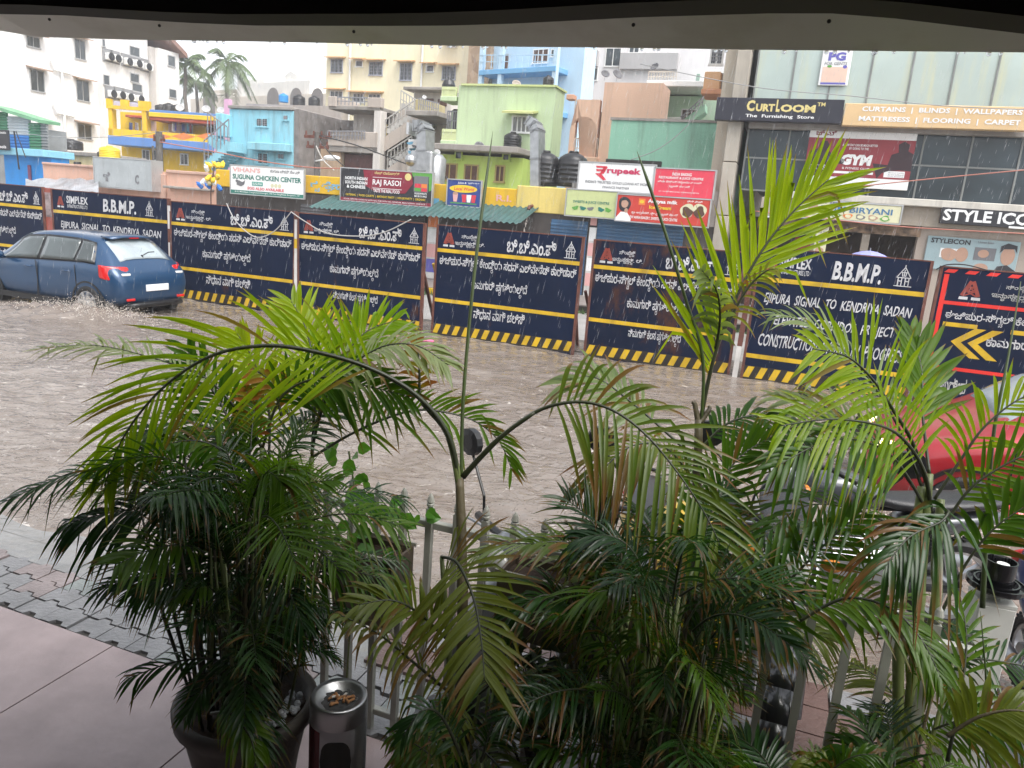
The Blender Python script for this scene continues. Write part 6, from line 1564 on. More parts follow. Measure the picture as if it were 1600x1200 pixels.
# steel bin with an ash tray
bp_ = at_z(530, 1085, .66)
bn = thing('ash_bin', 'round steel litter bin with cigarette ends in its ash tray', 'litter bin', (bp_.x, bp_.y, .06), 0)
STEEL = M('brushed_steel', (.55, .55, .56), .34, .95, var=.12, scale=4, bump=.05, bscale=200)
rB = .100
m = MB(); m.lathe([(0, 0), (rB*.98, 0), (rB, .01), (rB, .515), (rB*.985, .518), (rB*.985, .524), (rB, .527), (rB, .575), (rB*.985, .592), (rB*.95, .60), (rB*.80, .592), (rB*.70, .575), (0, .568)], n=48); m.build('body', STEEL, bn, smooth=True)
m = MB(); n_ = 14; a0, a1 = R(150), R(245); vs = []
for i in range(n_+1):
    a = a0+(a1-a0)*i/n_; vs += [(1.006*rB*math.cos(a), 1.006*rB*math.sin(a), .012), (1.006*rB*math.cos(a), 1.006*rB*math.sin(a), .512)]
m.add(vs, [(2*i, 2*i+2, 2*i+3, 2*i+1) for i in range(n_)]); m.build('maroon_reflection', M('maroon_tint', (.13, .012, .018), .25, .3, var=.1), bn, smooth=True)  # red reflection in the steel, put into the colour as a maroon strip
m = MB(); vs = []
for k in range(21):
    ca = -1+k/10; an = R(-82)+.56*ca; hh = .085*(1-abs(ca)**3.2)**.5
    vs += [(1.012*rB*math.cos(an), 1.012*rB*math.sin(an), .40-hh), (1.012*rB*math.cos(an), 1.012*rB*math.sin(an), .40+hh)]
m.add(vs, [(2*k, 2*k+2, 2*k+3, 2*k+1) for k in range(20)]); m.build('opening', DARKIN, bn)
m = MB(); vs = []
for i in range(9):
    for j in range(20): rr = .0695*i/8; an = 2*math.pi*j/20; vs.append((rr*math.cos(an), rr*math.sin(an), .574+.006*noise.noise((rr*60*math.cos(an), rr*60*math.sin(an), 1))))
m.add(vs, [(i*20+j, i*20+(j+1) % 20, (i+1)*20+(j+1) % 20, (i+1)*20+j) for i in range(8) for j in range(20)]); m.build('ash', M('ash', (.06, .06, .06), .9, var=.5, scale=60), bn)
rng = random.Random(12); BUTT = M('cigarette_filter', (.42, .20, .08), .7, var=.3, scale=40); BUTW = M('cigarette_paper', (.7, .68, .64), .7)
for i in range(15):
    a = rng.uniform(0, 6.28); r_ = rng.uniform(0, .045); q = rng.uniform(0, 6.28); c = Vector((r_*math.cos(a), r_*math.sin(a), .583)); d_ = Vector((math.cos(q), math.sin(q), rng.uniform(-.1, .3)))*.014
    m = MB(); m.cyl(c-d_, c+d_, .0042, n=8); m.build('cigarette_end', BUTW if i % 7 == 3 else BUTT, bn)

# ------------------------------------------------------------------ palm fronds
def leaf_mat(name, ca, cb, cbrown=(.16, .07, .025), trans=.38, rough=.33):
    m = bpy.data.materials.new(name); m.use_nodes = True; n, l = nodes_of(m); b = n['Principled BSDF']; out = n['Material Output']
    at = n.new('ShaderNodeAttribute'); at.attribute_name = 'leaf'; sp = n.new('ShaderNodeSeparateColor'); l.new(at.outputs['Color'], sp.inputs[0])
    mx = n.new('ShaderNodeMixRGB'); mx.inputs[1].default_value = (*ca, 1); mx.inputs[2].default_value = (*cb, 1); l.new(sp.outputs[1], mx.inputs[0])
    m2 = n.new('ShaderNodeMixRGB'); m2.inputs[2].default_value = (*cbrown, 1); l.new(sp.outputs[0], m2.inputs[0]); l.new(mx.outputs[0], m2.inputs[1])
    l.new(m2.outputs[0], b.inputs['Base Color']); b.inputs['Roughness'].default_value = rough; b.inputs['Specular IOR Level'].default_value = .32
    tr = n.new('ShaderNodeBsdfTranslucent'); g2 = n.new('ShaderNodeVectorMath'); g2.operation = 'MULTIPLY'; g2.inputs[1].default_value = (1.9, 1.9, .8); l.new(m2.outputs[0], g2.inputs[0]); l.new(g2.outputs[0], tr.inputs['Color'])
    ms = n.new('ShaderNodeMixShader'); ms.inputs[0].default_value = trans; l.new(b.outputs[0], ms.inputs[1]); l.new(tr.outputs[0], ms.inputs[2]); l.new(ms.outputs[0], out.inputs['Surface'])
    return m
LB = leaf_mat('leaf_bright', (.12, .22, .006), (.25, .32, .006), trans=.55)
LM = leaf_mat('leaf_mid', (.024, .072, .005), (.075, .145, .008), trans=.45)
LD = leaf_mat('leaf_dark', (.010, .032, .008), (.022, .06, .010), trans=.28, rough=.25)
LO = leaf_mat('leaf_olive', (.065, .11, .012), (.12, .145, .018), trans=.42)
LP = leaf_mat('leaf_pale', (.12, .17, .06), (.20, .24, .11), rough=.28)
LY = leaf_mat('leaf_yellowing', (.22, .17, .015), (.16, .17, .02), cbrown=(.24, .08, .02))
RACH = M('rachis_green', (.07, .085, .018), .4, var=.4, scale=6)
RACHD = M('rachis_dark', (.025, .030, .012), .4, var=.4, scale=6)
STEM = M('palm_stem', (.075, .060, .030), .55, var=.5, scale=9, bump=.2, bscale=40)
STEMG = M('palm_stem_green', (.13, .16, .05), .45, var=.35, scale=7, bump=.1)
UPV = Vector((0, 0, 1))
def crom(P, n):
    out = []
    for i in range(len(P)-1):
        p0 = P[max(i-1, 0)]; p1 = P[i]; p2 = P[i+1]; p3 = P[min(i+2, len(P)-1)]
        for k in range(n):
            u = k/n; out.append(.5*((2*p1)+(p2-p0)*u+(2*p0-5*p1+4*p2-p3)*u*u+(3*p1-p0-3*p2+p3)*u**3))
    out.append(P[-1]); return out
def frond(plant, P, L, npairs, w, mat, rg, nh=(0, -.3, 1), u0=.12, phi=(35, 62), droop=.35, fold=.25, brown=.12, r0=.006, rach=None, prof=None, side=(.95, .95), u0r=0.0, seg=5, jit=.12, name='frond', vary=None):
    """P: world points of the midrib; L: longest leaflet; leaflets fan off both sides and hang by their weight"""
    C = crom(P, 8); ln = [0]
    for a, b in zip(C[:-1], C[1:]): ln.append(ln[-1]+(b-a).length)
    tot = ln[-1]
    def at(u):
        d = u*tot
        for i in range(len(C)-1):
            if ln[i+1] >= d: q = (d-ln[i])/max(1e-9, ln[i+1]-ln[i]); return C[i].lerp(C[i+1], q), (C[min(i+2, len(C)-1)]-C[max(i-1, 0)]).normalized()
        return C[-1], (C[-1]-C[-2]).normalized()
    mb = MB(); nh = Vector(nh).normalized()
    vary = rg.random() if vary is None else vary
    for i in range(npairs):
        for k, sg in enumerate((1, -1)):
            if side[k] < rg.random(): continue
            if sg == 1 and (i+.5)/npairs < u0r: continue
            u = u0+(1-u0)*(i+.25+.35*k+rg.uniform(-.2, .2))/npairs; u = min(u, .997); q = (u-u0)/(1-u0)
            o, T = at(u); Nn = (nh-T*nh.dot(T))
            if Nn.length < 1e-3: Nn = Vector((0, -1, 0))
            Nn.normalize(); S = T.cross(Nn)*sg
            ph = R(phi[0]+(phi[1]-phi[0])*q+rg.uniform(-6, 6))
            d0 = (S*math.cos(ph)+T*math.sin(ph)+Nn*(fold+rg.uniform(-jit, jit))).normalized()
            l = L*(prof(q) if prof else (.62+.38*math.sin(math.pi*min(1, .15+q*.85)))*(1-.35*q**3))*rg.uniform(.78, 1.08)
            dr = droop*rg.uniform(.6, 1.5); bend = rg.random() < .10
            br = brown*rg.uniform(0, 2.2); brl = rg.random() < brown*.35
            ww = w*rg.uniform(.85, 1.15); va = min(1, max(0, vary+rg.uniform(-.25, .25)))
            vs = []; cs = []; prevc = o; dirv = d0
            tw = rg.uniform(-.35, .35)
            for s_ in range(seg+1):
                t = s_/seg
                c = o+d0*(l*t)+Vector((0, 0, -1))*(dr*l*t*t)
                if bend and t > .5: c += Vector((0, 0, -1))*l*(t-.5)*.9-d0*l*(t-.5)*.5
                dv = (c-prevc).normalized() if s_ else d0
                prevc = c
                wd = dv.cross(Nn)
                if wd.length < 1e-3: wd = S.copy()
                wd.normalize(); nn_ = wd.cross(dv); a_ = tw*t; wd = wd*math.cos(a_)+nn_*math.sin(a_)
                hw = ww*.5*(.45+.55*min(1, t/.3))*(1 if t < .5 else max(.03, 1-((t-.5)/.5)**1.6))
                vs += [c-wd*hw, c-nn_*hw*.35*(1), c+wd*hw]
                bt = min(1, max(0, (t-(1-br))/max(.05, br)*1.6)) if br > .02 else 0
                if brl: bt = max(bt, .75)
                cs += [(bt, va, t)]*3
            b0 = len(mb.v)
            mb.v += [tuple(p-plant.location) for p in vs]; mb.col += cs
            for s_ in range(seg):
                for e in (0, 1):
                    a = b0+s_*3+e; mb.f.append([a, a+1, a+4, a+3]); mb.mi.append(0)
    mb.m = 1; mb.c = (0, .5, 0)
    k = len(C)-1
    mb.tube([p-plant.location for p in C], [r0*(1-.8*(i/k)**1.2) for i in range(k+1)], 6)
    return mb.build(name, [mat, rach or RACHD], plant, smooth=True, colattr=True)
def pxf(pts, d0, d1):
    n = len(pts)-1
    return [at_depth(x, y, d0+(d1-d0)*i/n) for i, (x, y) in enumerate(pts)]
def palm(label, x, y, dep, potr=.2, poth=.32, potm=None, name='areca_palm'):
    P = at_depth(x, y, dep); o = thing(name, label, 'palm', (P.x, P.y, .06), 0)
    pm = potm or M('clay_pot', (.10, .075, .06), .6, var=.35, scale=6, bump=.3, bscale=20, streak=.3)
    m = MB(); m.lathe([(0, 0), (potr*.62, 0), (potr*.66, .02), (potr*.80, poth*.5), (potr*.93, poth*.8), (potr*.94, poth*.86), (potr*1.06, poth*.88), (potr*1.08, poth*.97), (potr*1.02, poth), (potr*.92, poth*.97), (potr*.9, poth*.88), (0, poth*.86)], n=36); pt__ = m.build('pot', pm, o, smooth=True)
    m = MB(); vs = [(potr*.9*i/6*math.cos(2*math.pi*j/20), potr*.9*i/6*math.sin(2*math.pi*j/20), poth*.88+.02*noise.noise((i*.7, j*.9, 2))) for i in range(7) for j in range(20)]; m.add(vs, [(i*20+j, i*20+(j+1) % 20, (i+1)*20+(j+1) % 20, (i+1)*20+j) for i in range(6) for j in range(20)]); m.build('soil', M('soil', (.05, .03, .02), .9, var=.4, scale=12, bump=.5), pt__)
    return o
def stem(plant, P, r, mat=None, name='stem'):
    m = MB(); C = crom(P, 5); n = len(C)-1; rs = [(r[0]+(r[1]-r[0])*i/n)*(1+.10*(1 if i % 4 == 0 else 0)) for i in range(n+1)]
    m.tube([p-plant.location for p in C], rs, 10); return m.build(name, mat or STEM, plant, smooth=True)
KEEP = [(470, 1060, 600, 1200), (0, 560, 125, 720), (0, 830, 130, 1200), (100, 985, 285, 1200), (545, 640, 700, 770), (560, 940, 650, 1050), (1480, 470, 1600, 590), (1170, 1020, 1270, 1160), (1500, 870, 1590, 1000), (840, 640, 1010, 740)]
def bush(plant, nfr, h0, h1, rad, seed, mats, ln=(.5, .85), L=(.2, .3), w=.015, azr=None, pairs=24, el=(40, 82), top=0.3, brown=.08, z0=.3):
    """canes from the pot, each ending in an arching frond"""
    rg = random.Random(seed); base = plant.location; mb = MB()
    for i in range(nfr):
        az = (2*math.pi*i*.618+rg.uniform(-.3, .3)) if azr is None else R(rg.uniform(*azr))
        h = h0+(h1-h0)*((i+rg.random())/nfr); off = rad*rg.random(); hd = Vector((math.cos(az), math.sin(az), 0))
        o = base+hd*off+Vector((0, 0, h)); e = R(rg.uniform(*el)); l = rg.uniform(*ln)
        d = hd*math.cos(e)+UPV*math.sin(e); P = []
        sag = rg.uniform(.25, .75)
        for k in range(6):
            u = k/5; P.append(o+d*l*u+hd*(.25*l*u*u)-UPV*(sag*l*u*u))
        mat = mats[int(rg.random()*len(mats))]
        if any(a <= x <= c and b <= y <= d_ for (x, y) in map(proj, P[2:]) for a, b, c, d_ in KEEP): continue
        frond(plant, P, rg.uniform(*L), pairs, w*rg.uniform(.85, 1.2), mat, rg, nh=(hd*-.3+UPV+Vector((rg.uniform(-.7, .7), rg.uniform(-.9, .5), 0))), u0=.15, phi=(rg.uniform(20, 40), rg.uniform(55, 70)), droop=rg.uniform(.15, .75), brown=brown, r0=.0042, jit=.22)
        b0 = base+hd*(.25*off)+Vector((rg.uniform(-.05, .05), rg.uniform(-.05, .05), z0)); 
        if i % 2 == 0:
            m = MB(); m.tube([b0-base, (b0.lerp(o, .5)+Vector((rg.uniform(-.02, .02), 0, 0)))-base, o-base], [.0095, .008, .005], 7); m.build('cane', STEMG if i % 3 else STEM, plant, smooth=True)
def canes(plant, n, rad, z0, z1, seed):
    rg = random.Random(seed)
    for i in range(n):
        a = rg.uniform(0, 6.28); q = rad*math.sqrt(rg.random()); b = Vector((q*math.cos(a), q*math.sin(a), z0)); t = b*(1+rg.uniform(.1, .7))+Vector((rg.uniform(-.06, .06), rg.uniform(-.06, .06), (z1-z0)*rg.uniform(.55, 1)))
        m = MB(); m.tube([b, b.lerp(t, .5)+Vector((rg.uniform(-.02, .02), rg.uniform(-.02, .02), 0)), t], [rg.uniform(.005, .010), .007, .003], 6); m.build('cane', (STEM, STEMG, RACHD)[i % 3], plant, smooth=True)
CAMH = (0, -1, .35)
rg = random.Random(77)

# 1 --- the big bushy palm at the left
p1 = palm('large bushy areca palm in a wide grey pot beside the ash bin', 385, 1110, 2.72, .235, .50, M('pot_stone', (.085, .075, .065), .65, var=.35, scale=5, bump=.3, bscale=15, streak=.4))
b1 = p1.location.copy()
m = MB(); rr_ = random.Random(3)
for i in range(40):
    a = rr_.uniform(-1.2, .6); q = rr_.uniform(.14, .19); m.sphere((q*math.cos(a), q*math.sin(a), .455+rr_.uniform(0, .02)), rr_.uniform(.007, .014), n=6, m=4)
m.build('white_pebbles', M('pebbles', (.55, .57, .60), .5, var=.3), p1)
bush(p1, 62, .52, 1.28, .15, 5, (LD, LD, LD, LM), ln=(.30, .56), L=(.15, .24), w=.0088, el=(35, 85))
bush(p1, 11, 1.10, 1.35, .16, 25, (LM, LM, LD), ln=(.30, .50), L=(.18, .25), w=.0105, el=(45, 85))
canes(p1, 34, .17, .45, 1.2, 7)
bush(p1, 12, .50, .75, .08, 15, (LD,), ln=(.25, .4), L=(.12, .18), w=.010, el=(20, 60))
D1 = 2.75
stem(p1, [b1+Vector((.02, 0, .4)), at_depth(470, 900, D1), at_depth(487, 715, D1)], (.014, .010), STEMG)
stem(p1, [b1+Vector((-.02, 0, .4)), at_depth(400, 900, D1), at_depth(410, 700, D1)], (.014, .010), STEMG)
frond(p1, pxf([(487, 715), (545, 680), (600, 655), (650, 641), (700, 645), (745, 660), (780, 690), (800, 735)], D1, 2.9), .20, 36, .0125, LM, rg, nh=CAMH, u0=.22, droop=.3, brown=.2, side=(.35, 1))
frond(p1, pxf([(487, 715), (500, 640), (530, 570), (570, 520), (620, 500)], D1, 2.9), .27, 30, .016, LB, rg, nh=(-.3, -1, .3), u0=.25, droop=.15, brown=.1)
frond(p1, pxf([(487, 710), (492, 600), (480, 520), (455, 470)], D1, 2.9), .26, 28, .016, LB, rg, nh=(.3, -1, .2), u0=.3, droop=.1, brown=.05)
frond(p1, pxf([(487, 700), (520, 600), (590, 545), (650, 540), (700, 570)], D1, 2.6), .22, 30, .015, LP, rg, nh=(0, -.6, 1), u0=.3, droop=.4)
frond(p1, pxf([(410, 700), (440, 620), (500, 590), (560, 600), (640, 620)], D1, 2.7), .24, 28, .015, LM, rg, nh=CAMH, u0=.25)
frond(p1, pxf([(410, 700), (370, 640), (320, 590), (240, 560), (150, 540), (60, 545)], D1, 2.85), .20, 32, .012, LP, rg, nh=(0, -.2, 1), u0=.3, droop=.35)
frond(p1, pxf([(400, 720), (330, 670), (270, 660), (200, 690)], D1, 2.6), .24, 26, .015, LM, rg, nh=(0, -.3, 1), droop=.5)
frond(p1, pxf([(390, 800), (300, 755), (220, 735), (130, 735), (60, 760), (5, 785)], 2.7, 2.55), .22, 34, .014, LD, rg, nh=(0, -.2, 1), droop=.65, brown=.05)
frond(p1, pxf([(390, 830), (320, 800), (250, 790), (180, 800), (110, 815)], 2.6, 2.4), .25, 30, .016, LD, rg, nh=(0, -.4, 1), droop=.7, brown=.04)
frond(p1, pxf([(400, 760), (350, 640), (310, 580), (290, 540)], 2.75, 2.9), .26, 26, .017, LM, rg, nh=CAMH, droop=.2)
frond(p1, pxf([(380, 760), (340, 700), (280, 690), (220, 720)], 2.65, 2.5), .22, 24, .015, LM, rg, nh=(0, -.3, 1), droop=.6)
frond(p1, pxf([(420, 720), (420, 640), (400, 570), (370, 520)], 2.8, 2.95), .25, 26, .017, LB, rg, nh=CAMH, droop=.2)
frond(p1, pxf([(380, 960), (310, 920), (230, 900), (160, 920)], 2.6, 2.4), .19, 26, .013, LD, rg, nh=(0, -.2, 1), droop=.5)
frond(p1, pxf([(390, 1050), (330, 1030), (270, 1035), (200, 1060)], 2.6, 2.4), .17, 14, .012, LD, rg, nh=(0, -.2, 1), droop=.6)
frond(p1, pxf([(330, 1115), (360, 1115), (390, 1150), (400, 1190)], 2.35, 2.25), .13, 14, .014, LM, rg, nh=(0, -.6, 1), droop=.4)
# old brown orange sheaths and dying leaves
for q in ([(440, 650), (425, 600), (395, 575)], [(390, 690), (395, 640), (385, 610)], [(655, 620), (655, 570), (650, 525)]):
    frond(p1, pxf(q, 2.75, 2.75), .12, 9, .018, LY, rg, nh=CAMH, brown=.6, droop=.5)

# 2 --- the slender single stem palm in the middle
p2 = palm('slender single stem palm with long arching fronds and a tall unopened spear in the middle', 722, 1150, 2.5, .17, .3)
D2 = 2.58
stem(p2, [p2.location+Vector((0, 0, .25)), at_depth(722, 1000, 2.52), at_depth(722, 870, 2.55), at_depth(718, 748, D2)], (.021, .015), STEM)
stem(p2, pxf([(718, 760), (700, 680), (660, 630)], D2, 2.55), (.013, .008), STEMG, 'leaf_stalk'); stem(p2, pxf([(723, 745), (780, 685), (835, 645)], D2, 2.5), (.011, .006), RACHD, 'leaf_stalk')
frond(p2, pxf([(718, 760), (700, 680), (650, 617), (570, 572), (470, 545), (400, 541), (330, 556), (265, 597), (215, 650), (182, 705), (163, 760)], D2, 2.35), .42, 38, .013, LB, rg, nh=(.15, -1, .25), u0=.33, phi=(38, 66), droop=.25, brown=.12, r0=.010, prof=lambda q: (.75+.25*math.sin(math.pi*q))*(1-.55*q**1.6), vary=.45)
m = MB(); C = crom(pxf([(721, 745), (724, 620), (742, 420), (770, 205)], D2, 2.65), 8); k = len(C)-1; m.tube([p-p2.location for p in C], [(.0068-.0012*i/k) if i < k-4 else .0056*(k-i)/4+.0006 for i in range(k+1)], 8); m.build('spear_leaf', M('spear_green', (.05, .075, .02), .35, var=.4, scale=4), p2, smooth=True)
frond(p2, pxf([(723, 745), (780, 685), (835, 645), (880, 630), (925, 630), (970, 648), (1015, 685), (1060, 740), (1100, 800), (1125, 850)], D2, 2.3), .33, 30, .0155, LO, rg, nh=(-.1, -1, .55), u0=.36, phi=(22, 52), droop=.42, brown=.22, r0=.008, vary=.2, prof=lambda q: (.85+.15*math.sin(math.pi*q))*(1-.35*q**2))
bush(p2, 10, .45, .80, .08, 41, (LO, LM, LD), ln=(.3, .45), L=(.16, .23), w=.012, el=(20, 65), brown=.2)

# 3 --- low olive palm in front of it, one frond facing the viewer
p3 = palm('low olive green palm with a broad frond spread towards the viewer', 740, 1180, 2.2, .16, .26)
frond(p3, pxf([(690, 870), (715, 880), (740, 935), (752, 1000), (757, 1060)], 2.45, 2.05), .29, 36, .0145, LO, rg, nh=(0, -1, .5), u0=.08, phi=(8, 55), droop=.25, fold=.1, brown=.22, r0=.006, prof=lambda q: 1-.45*q)
stem(p3, [p3.location+Vector((0, 0, .2)), at_depth(700, 1000, 2.4), at_depth(690, 870, 2.45)], (.012, .007), STEMG)
frond(p3, pxf([(700, 1000), (650, 955), (610, 938), (560, 945)], 2.35, 2.2), .21, 18, .015, LO, rg, nh=(0, -.6, 1), brown=.15, droop=.35, vary=.9)
frond(p3, pxf([(700, 1080), (640, 1030), (590, 990), (530, 960)], 2.3, 2.15), .17, 16, .014, LO, rg, nh=(0, -.2, 1), brown=.2, droop=.8, vary=.7)
frond(p3, pxf([(720, 1180), (690, 1120), (660, 1110), (630, 1150)], 2.1, 2.0), .13, 18, .012, LD, rg, nh=(0, -.5, 1), droop=.5)
bush(p3, 11, .35, .65, .08, 43, (LD, LD, LM), ln=(.22, .36), L=(.12, .18), w=.010, el=(10, 70), brown=.12)

# 4 --- bushy palm right of the middle
p4 = palm('dense bushy areca palm with many thin canes right of the middle', 1010, 1190, 2.45, .24, .34)
canes(p4, 30, .20, .3, 1.15, 17)
bush(p4, 54, .5, 1.22, .17, 51, (LD, LD, LM), ln=(.32, .58), L=(.16, .25), w=.0092, el=(52, 86), brown=.15)
bush(p4, 10, .42, .75, .08, 57, (LD, LM), ln=(.25, .4), L=(.13, .19), w=.010, el=(20, 60), brown=.15)
rr_ = random.Random(18)
for i in range(16):
    x = 900+i*13+rr_.uniform(-6, 6); stem(p4, [p4.location+Vector((rr_.uniform(-.15, .15), rr_.uniform(-.1, .1), .3)), at_depth(x, 1060, 2.45+rr_.uniform(-.1, .1)), at_depth(x+rr_.uniform(-40, 60), 900, 2.5)], (.009, .005), STEMG if i % 3 else STEM, 'cane')
frond(p4, pxf([(1130, 1010), (1190, 950), (1250, 890), (1300, 840), (1345, 800)], 2.45, 2.35), .26, 28, .015, LM, rg, nh=(.2, -1, .3), u0=.2, phi=(15, 55), droop=.15, fold=.15, r0=.007, vary=.3)
frond(p4, pxf([(1050, 1000), (1090, 900), (1110, 800), (1150, 720), (1210, 680)], 2.45, 2.6), .25, 28, .016, LM, rg, nh=(.1, -1, .3), u0=.3, droop=.15)
frond(p4, pxf([(980, 980), (940, 900), (890, 850), (830, 850)], 2.4, 2.3), .22, 24, .014, LO, rg, nh=(0, -.2, 1), droop=.45, brown=.3)
frond(p4, pxf([(1000, 980), (940, 910), (880, 860), (800, 850), (740, 870)], 2.5, 2.6), .20, 30, .011, LP, rg, nh=(0, -.3, 1), droop=.4, brown=.15)
frond(p4, pxf([(930, 1000), (900, 950), (850, 930), (800, 960)], 2.35, 2.25), .22, 22, .014, LD, rg, nh=(0, -.2, 1), droop=.5, brown=.1)

# 5 --- tall palm with the bright upright frond
p5 = palm('palm with one tall bright yellow green frond rising upright in front of the sign boards', 1085, 1120, 2.85, .18, .3)
D5 = 2.72
stem(p5, [p5.location+Vector((0, 0, .25)), at_depth(1085, 900, 2.8), at_depth(1092, 655, D5)], (.022, .015), STEM)
stem(p5, pxf([(1092, 665), (1085, 630), (1082, 632)], D5, D5), (.012, .004), STEM, 'old_leaf_stub'); stem(p5, pxf([(1094, 660), (1108, 640), (1107, 634)], D5, D5), (.012, .004), STEM, 'old_leaf_stub')
frond(p5, pxf([(1094, 660), (1108, 590), (1125, 530), (1160, 445), (1200, 378), (1245, 325), (1295, 280)], D5, 2.65), .46, 50, .0165, LB, rg, nh=(.12, -1, .15), u0=.16, phi=(44, 66), droop=.05, fold=.08, brown=.05, r0=.0085, jit=.05, u0r=.42, prof=lambda q: (.62+.38*math.sin(math.pi*min(1, .25+q*.7)))*(1-.35*q**2), vary=.75)
m = MB(); C = crom(pxf([(1096, 660), (1098, 560), (1072, 470), (1035, 350), (995, 235)], D5, 2.6), 8); k = len(C)-1; m.tube([p-p5.location for p in C], [(.0066-.001*i/k) if i < k-4 else .0056*(k-i)/4+.0006 for i in range(k+1)], 8); m.build('spear_leaf', M('spear_green'), p5, smooth=True)
frond(p5, pxf([(1118, 545), (1125, 500), (1120, 455), (1095, 420)], 2.7, 2.55), .14, 12, .020, LP, rg, nh=(-.6, -.8, .5), u0=.1, droop=.5, brown=.12)
frond(p5, pxf([(1130, 520), (1165, 455), (1195, 425), (1215, 420)], 2.68, 2.6), .12, 12, .010, LY, rg, nh=(.2, -.8, .8), u0=.2, droop=.7, brown=.05)
frond(p5, pxf([(1090, 720), (1000, 640), (930, 590), (880, 600)], D5, 2.85), .26, 20, .019, LP, rg, nh=(0, -.6, 1), u0=.35, droop=.45, brown=.2)
frond(p5, pxf([(1095, 700), (1140, 660), (1200, 650), (1270, 680)], D5, 2.7), .22, 22, .017, LM, rg, nh=(0, -.4, 1), droop=.5)
frond(p5, pxf([(1090, 760), (1040, 700), (980, 700), (920, 760)], D5, 2.5), .25, 24, .017, LO, rg, nh=(0, -.4, 1), droop=.7, brown=.3)
bush(p5, 8, .8, 1.2, .06, 61, (LM, LO, LD), ln=(.35, .5), L=(.18, .25), w=.013, el=(20, 70), brown=.15)

# 6 --- palm with pale canes at the right
p6 = palm('palm with three smooth pale canes and bright arching fronds at the right', 1440, 1120, 2.55, .2, .34)
D6 = 2.55
for q in ([(1405, 960), (1425, 860), (1440, 760)], [(1460, 960), (1462, 880), (1470, 780)], [(1432, 1000), (1440, 900), (1452, 740)]):
    stem(p6, [p6.location+Vector((0, 0, .3))]+pxf(q, D6, D6), (.020, .013), STEMG)
frond(p6, pxf([(1450, 760), (1425, 690), (1395, 640), (1365, 595), (1325, 558), (1270, 545)], D6, 2.4), .33, 27, .0145, LB, rg, nh=(.25, -1, .35), u0=.22, phi=(18, 55), droop=.2, fold=.15, r0=.008, brown=.05, vary=.6)
frond(p6, pxf([(1455, 800), (1445, 740), (1415, 690), (1375, 665), (1300, 655), (1220, 665)], D6, 2.35), .31, 26, .014, LB, rg, nh=(.1, -.9, .6), u0=.25, phi=(18, 55), droop=.3, fold=.15, r0=.008, brown=.06, vary=.4)
frond(p6, pxf([(1452, 740), (1442, 650), (1440, 580), (1425, 520)], D6, 2.75), .22, 15, .026, LM, rg, nh=(0, -1, .1), u0=.35, phi=(35, 70), droop=.05, brown=.05, vary=.9)
frond(p6, pxf([(1460, 780), (1500, 720), (1540, 665), (1600, 620), (1680, 600)], D6, 2.5), .25, 22, .0135, LB, rg, nh=(-.1, -.8, .6), u0=.2, droop=.35, brown=.05, vary=.5)
frond(p6, pxf([(1470, 830), (1510, 770), (1555, 735), (1620, 705), (1700, 700)], 2.45, 2.35), .23, 21, .0145, LM, rg, nh=(0, -.9, .5), u0=.22, droop=.25, brown=.06, vary=.8)
frond(p6, pxf([(1470, 960), (1510, 880), (1560, 820), (1640, 770)], 2.4, 2.3), .22, 18, .018, LM, rg, nh=(0, -.7, .7), u0=.45, droop=.3)
frond(p6, pxf([(1450, 800), (1400, 720), (1350, 690), (1290, 690), (1210, 730)], D6, 2.3), .27, 22, .015, LM, rg, nh=(0, -.7, .8), u0=.25, droop=.55, brown=.1, vary=.3)
frond(p6, pxf([(1440, 850), (1480, 800), (1470, 815), (1420, 840), (1380, 890)], 2.3, 2.15), .24, 19, .014, LD, rg, nh=(0, -.6, 1), u0=.25, droop=.75, brown=.3, vary=.9)
frond(p6, pxf([(1440, 760), (1400, 660), (1340, 570), (1270, 510), (1210, 490)], D6, 2.7), .24, 24, .012, LP, rg, nh=(0, -.4, 1), u0=.3, droop=.35, brown=.06)
frond(p6, pxf([(1440, 780), (1380, 700), (1300, 640), (1210, 620)], D6, 2.75), .24, 26, .014, LP, rg, nh=(0, -.4, 1), u0=.3, droop=.4)
frond(p6, pxf([(1440, 850), (1350, 800), (1260, 790), (1190, 840)], 2.5, 2.35), .25, 18, .015, LM, rg, nh=(0, -.4, 1), droop=.6, brown=.15)
m = MB(); C = crom(pxf([(1535, 950), (1550, 700), (1575, 560), (1595, 440)], 2.5, 2.6), 6); k = len(C)-1; m.tube([p-p6.location for p in C], [.009-.0075*i/k for i in range(k+1)], 7); m.build('spear_leaf', M('spear_green'), p6, smooth=True)
bush(p6, 9, .55, .95, .10, 71, (LM, LD, LO), ln=(.3, .48), L=(.16, .22), w=.012, el=(20, 70), brown=.12)

# 7 --- low palm in the right corner
p7 = palm('low feathery palm filling the right bottom corner', 1420, 1200, 2.1, .2, .3)
frond(p7, pxf([(1250, 970), (1320, 935), (1390, 950), (1440, 1000), (1470, 1060)], 2.25, 2.05), .20, 32, .014, LM, rg, nh=(0, -.5, 1), u0=.05, droop=.45, vary=.9)
frond(p7, pxf([(1480, 1190), (1500, 1090), (1510, 1000), (1500, 930)], 2.05, 2.2), .17, 14, .015, LM, rg, nh=(.2, -1, .3), u0=.15, droop=.2, vary=.7)
frond(p7, pxf([(1480, 1150), (1530, 1120), (1590, 1110), (1660, 1130)], 2.0, 1.9), .20, 24, .015, LO, rg, nh=(0, -.6, 1), u0=.1, droop=.4, rach=STEM)
m = MB(); C = crom(pxf([(1545, 1150), (1540, 1050), (1532, 955)], 2.1, 2.15), 6); k = len(C)-1; m.tube([p-p7.location for p in C], [.005-.0042*i/k for i in range(k+1)], 7); m.build('spear_leaf', M('spear_green'), p7, smooth=True)
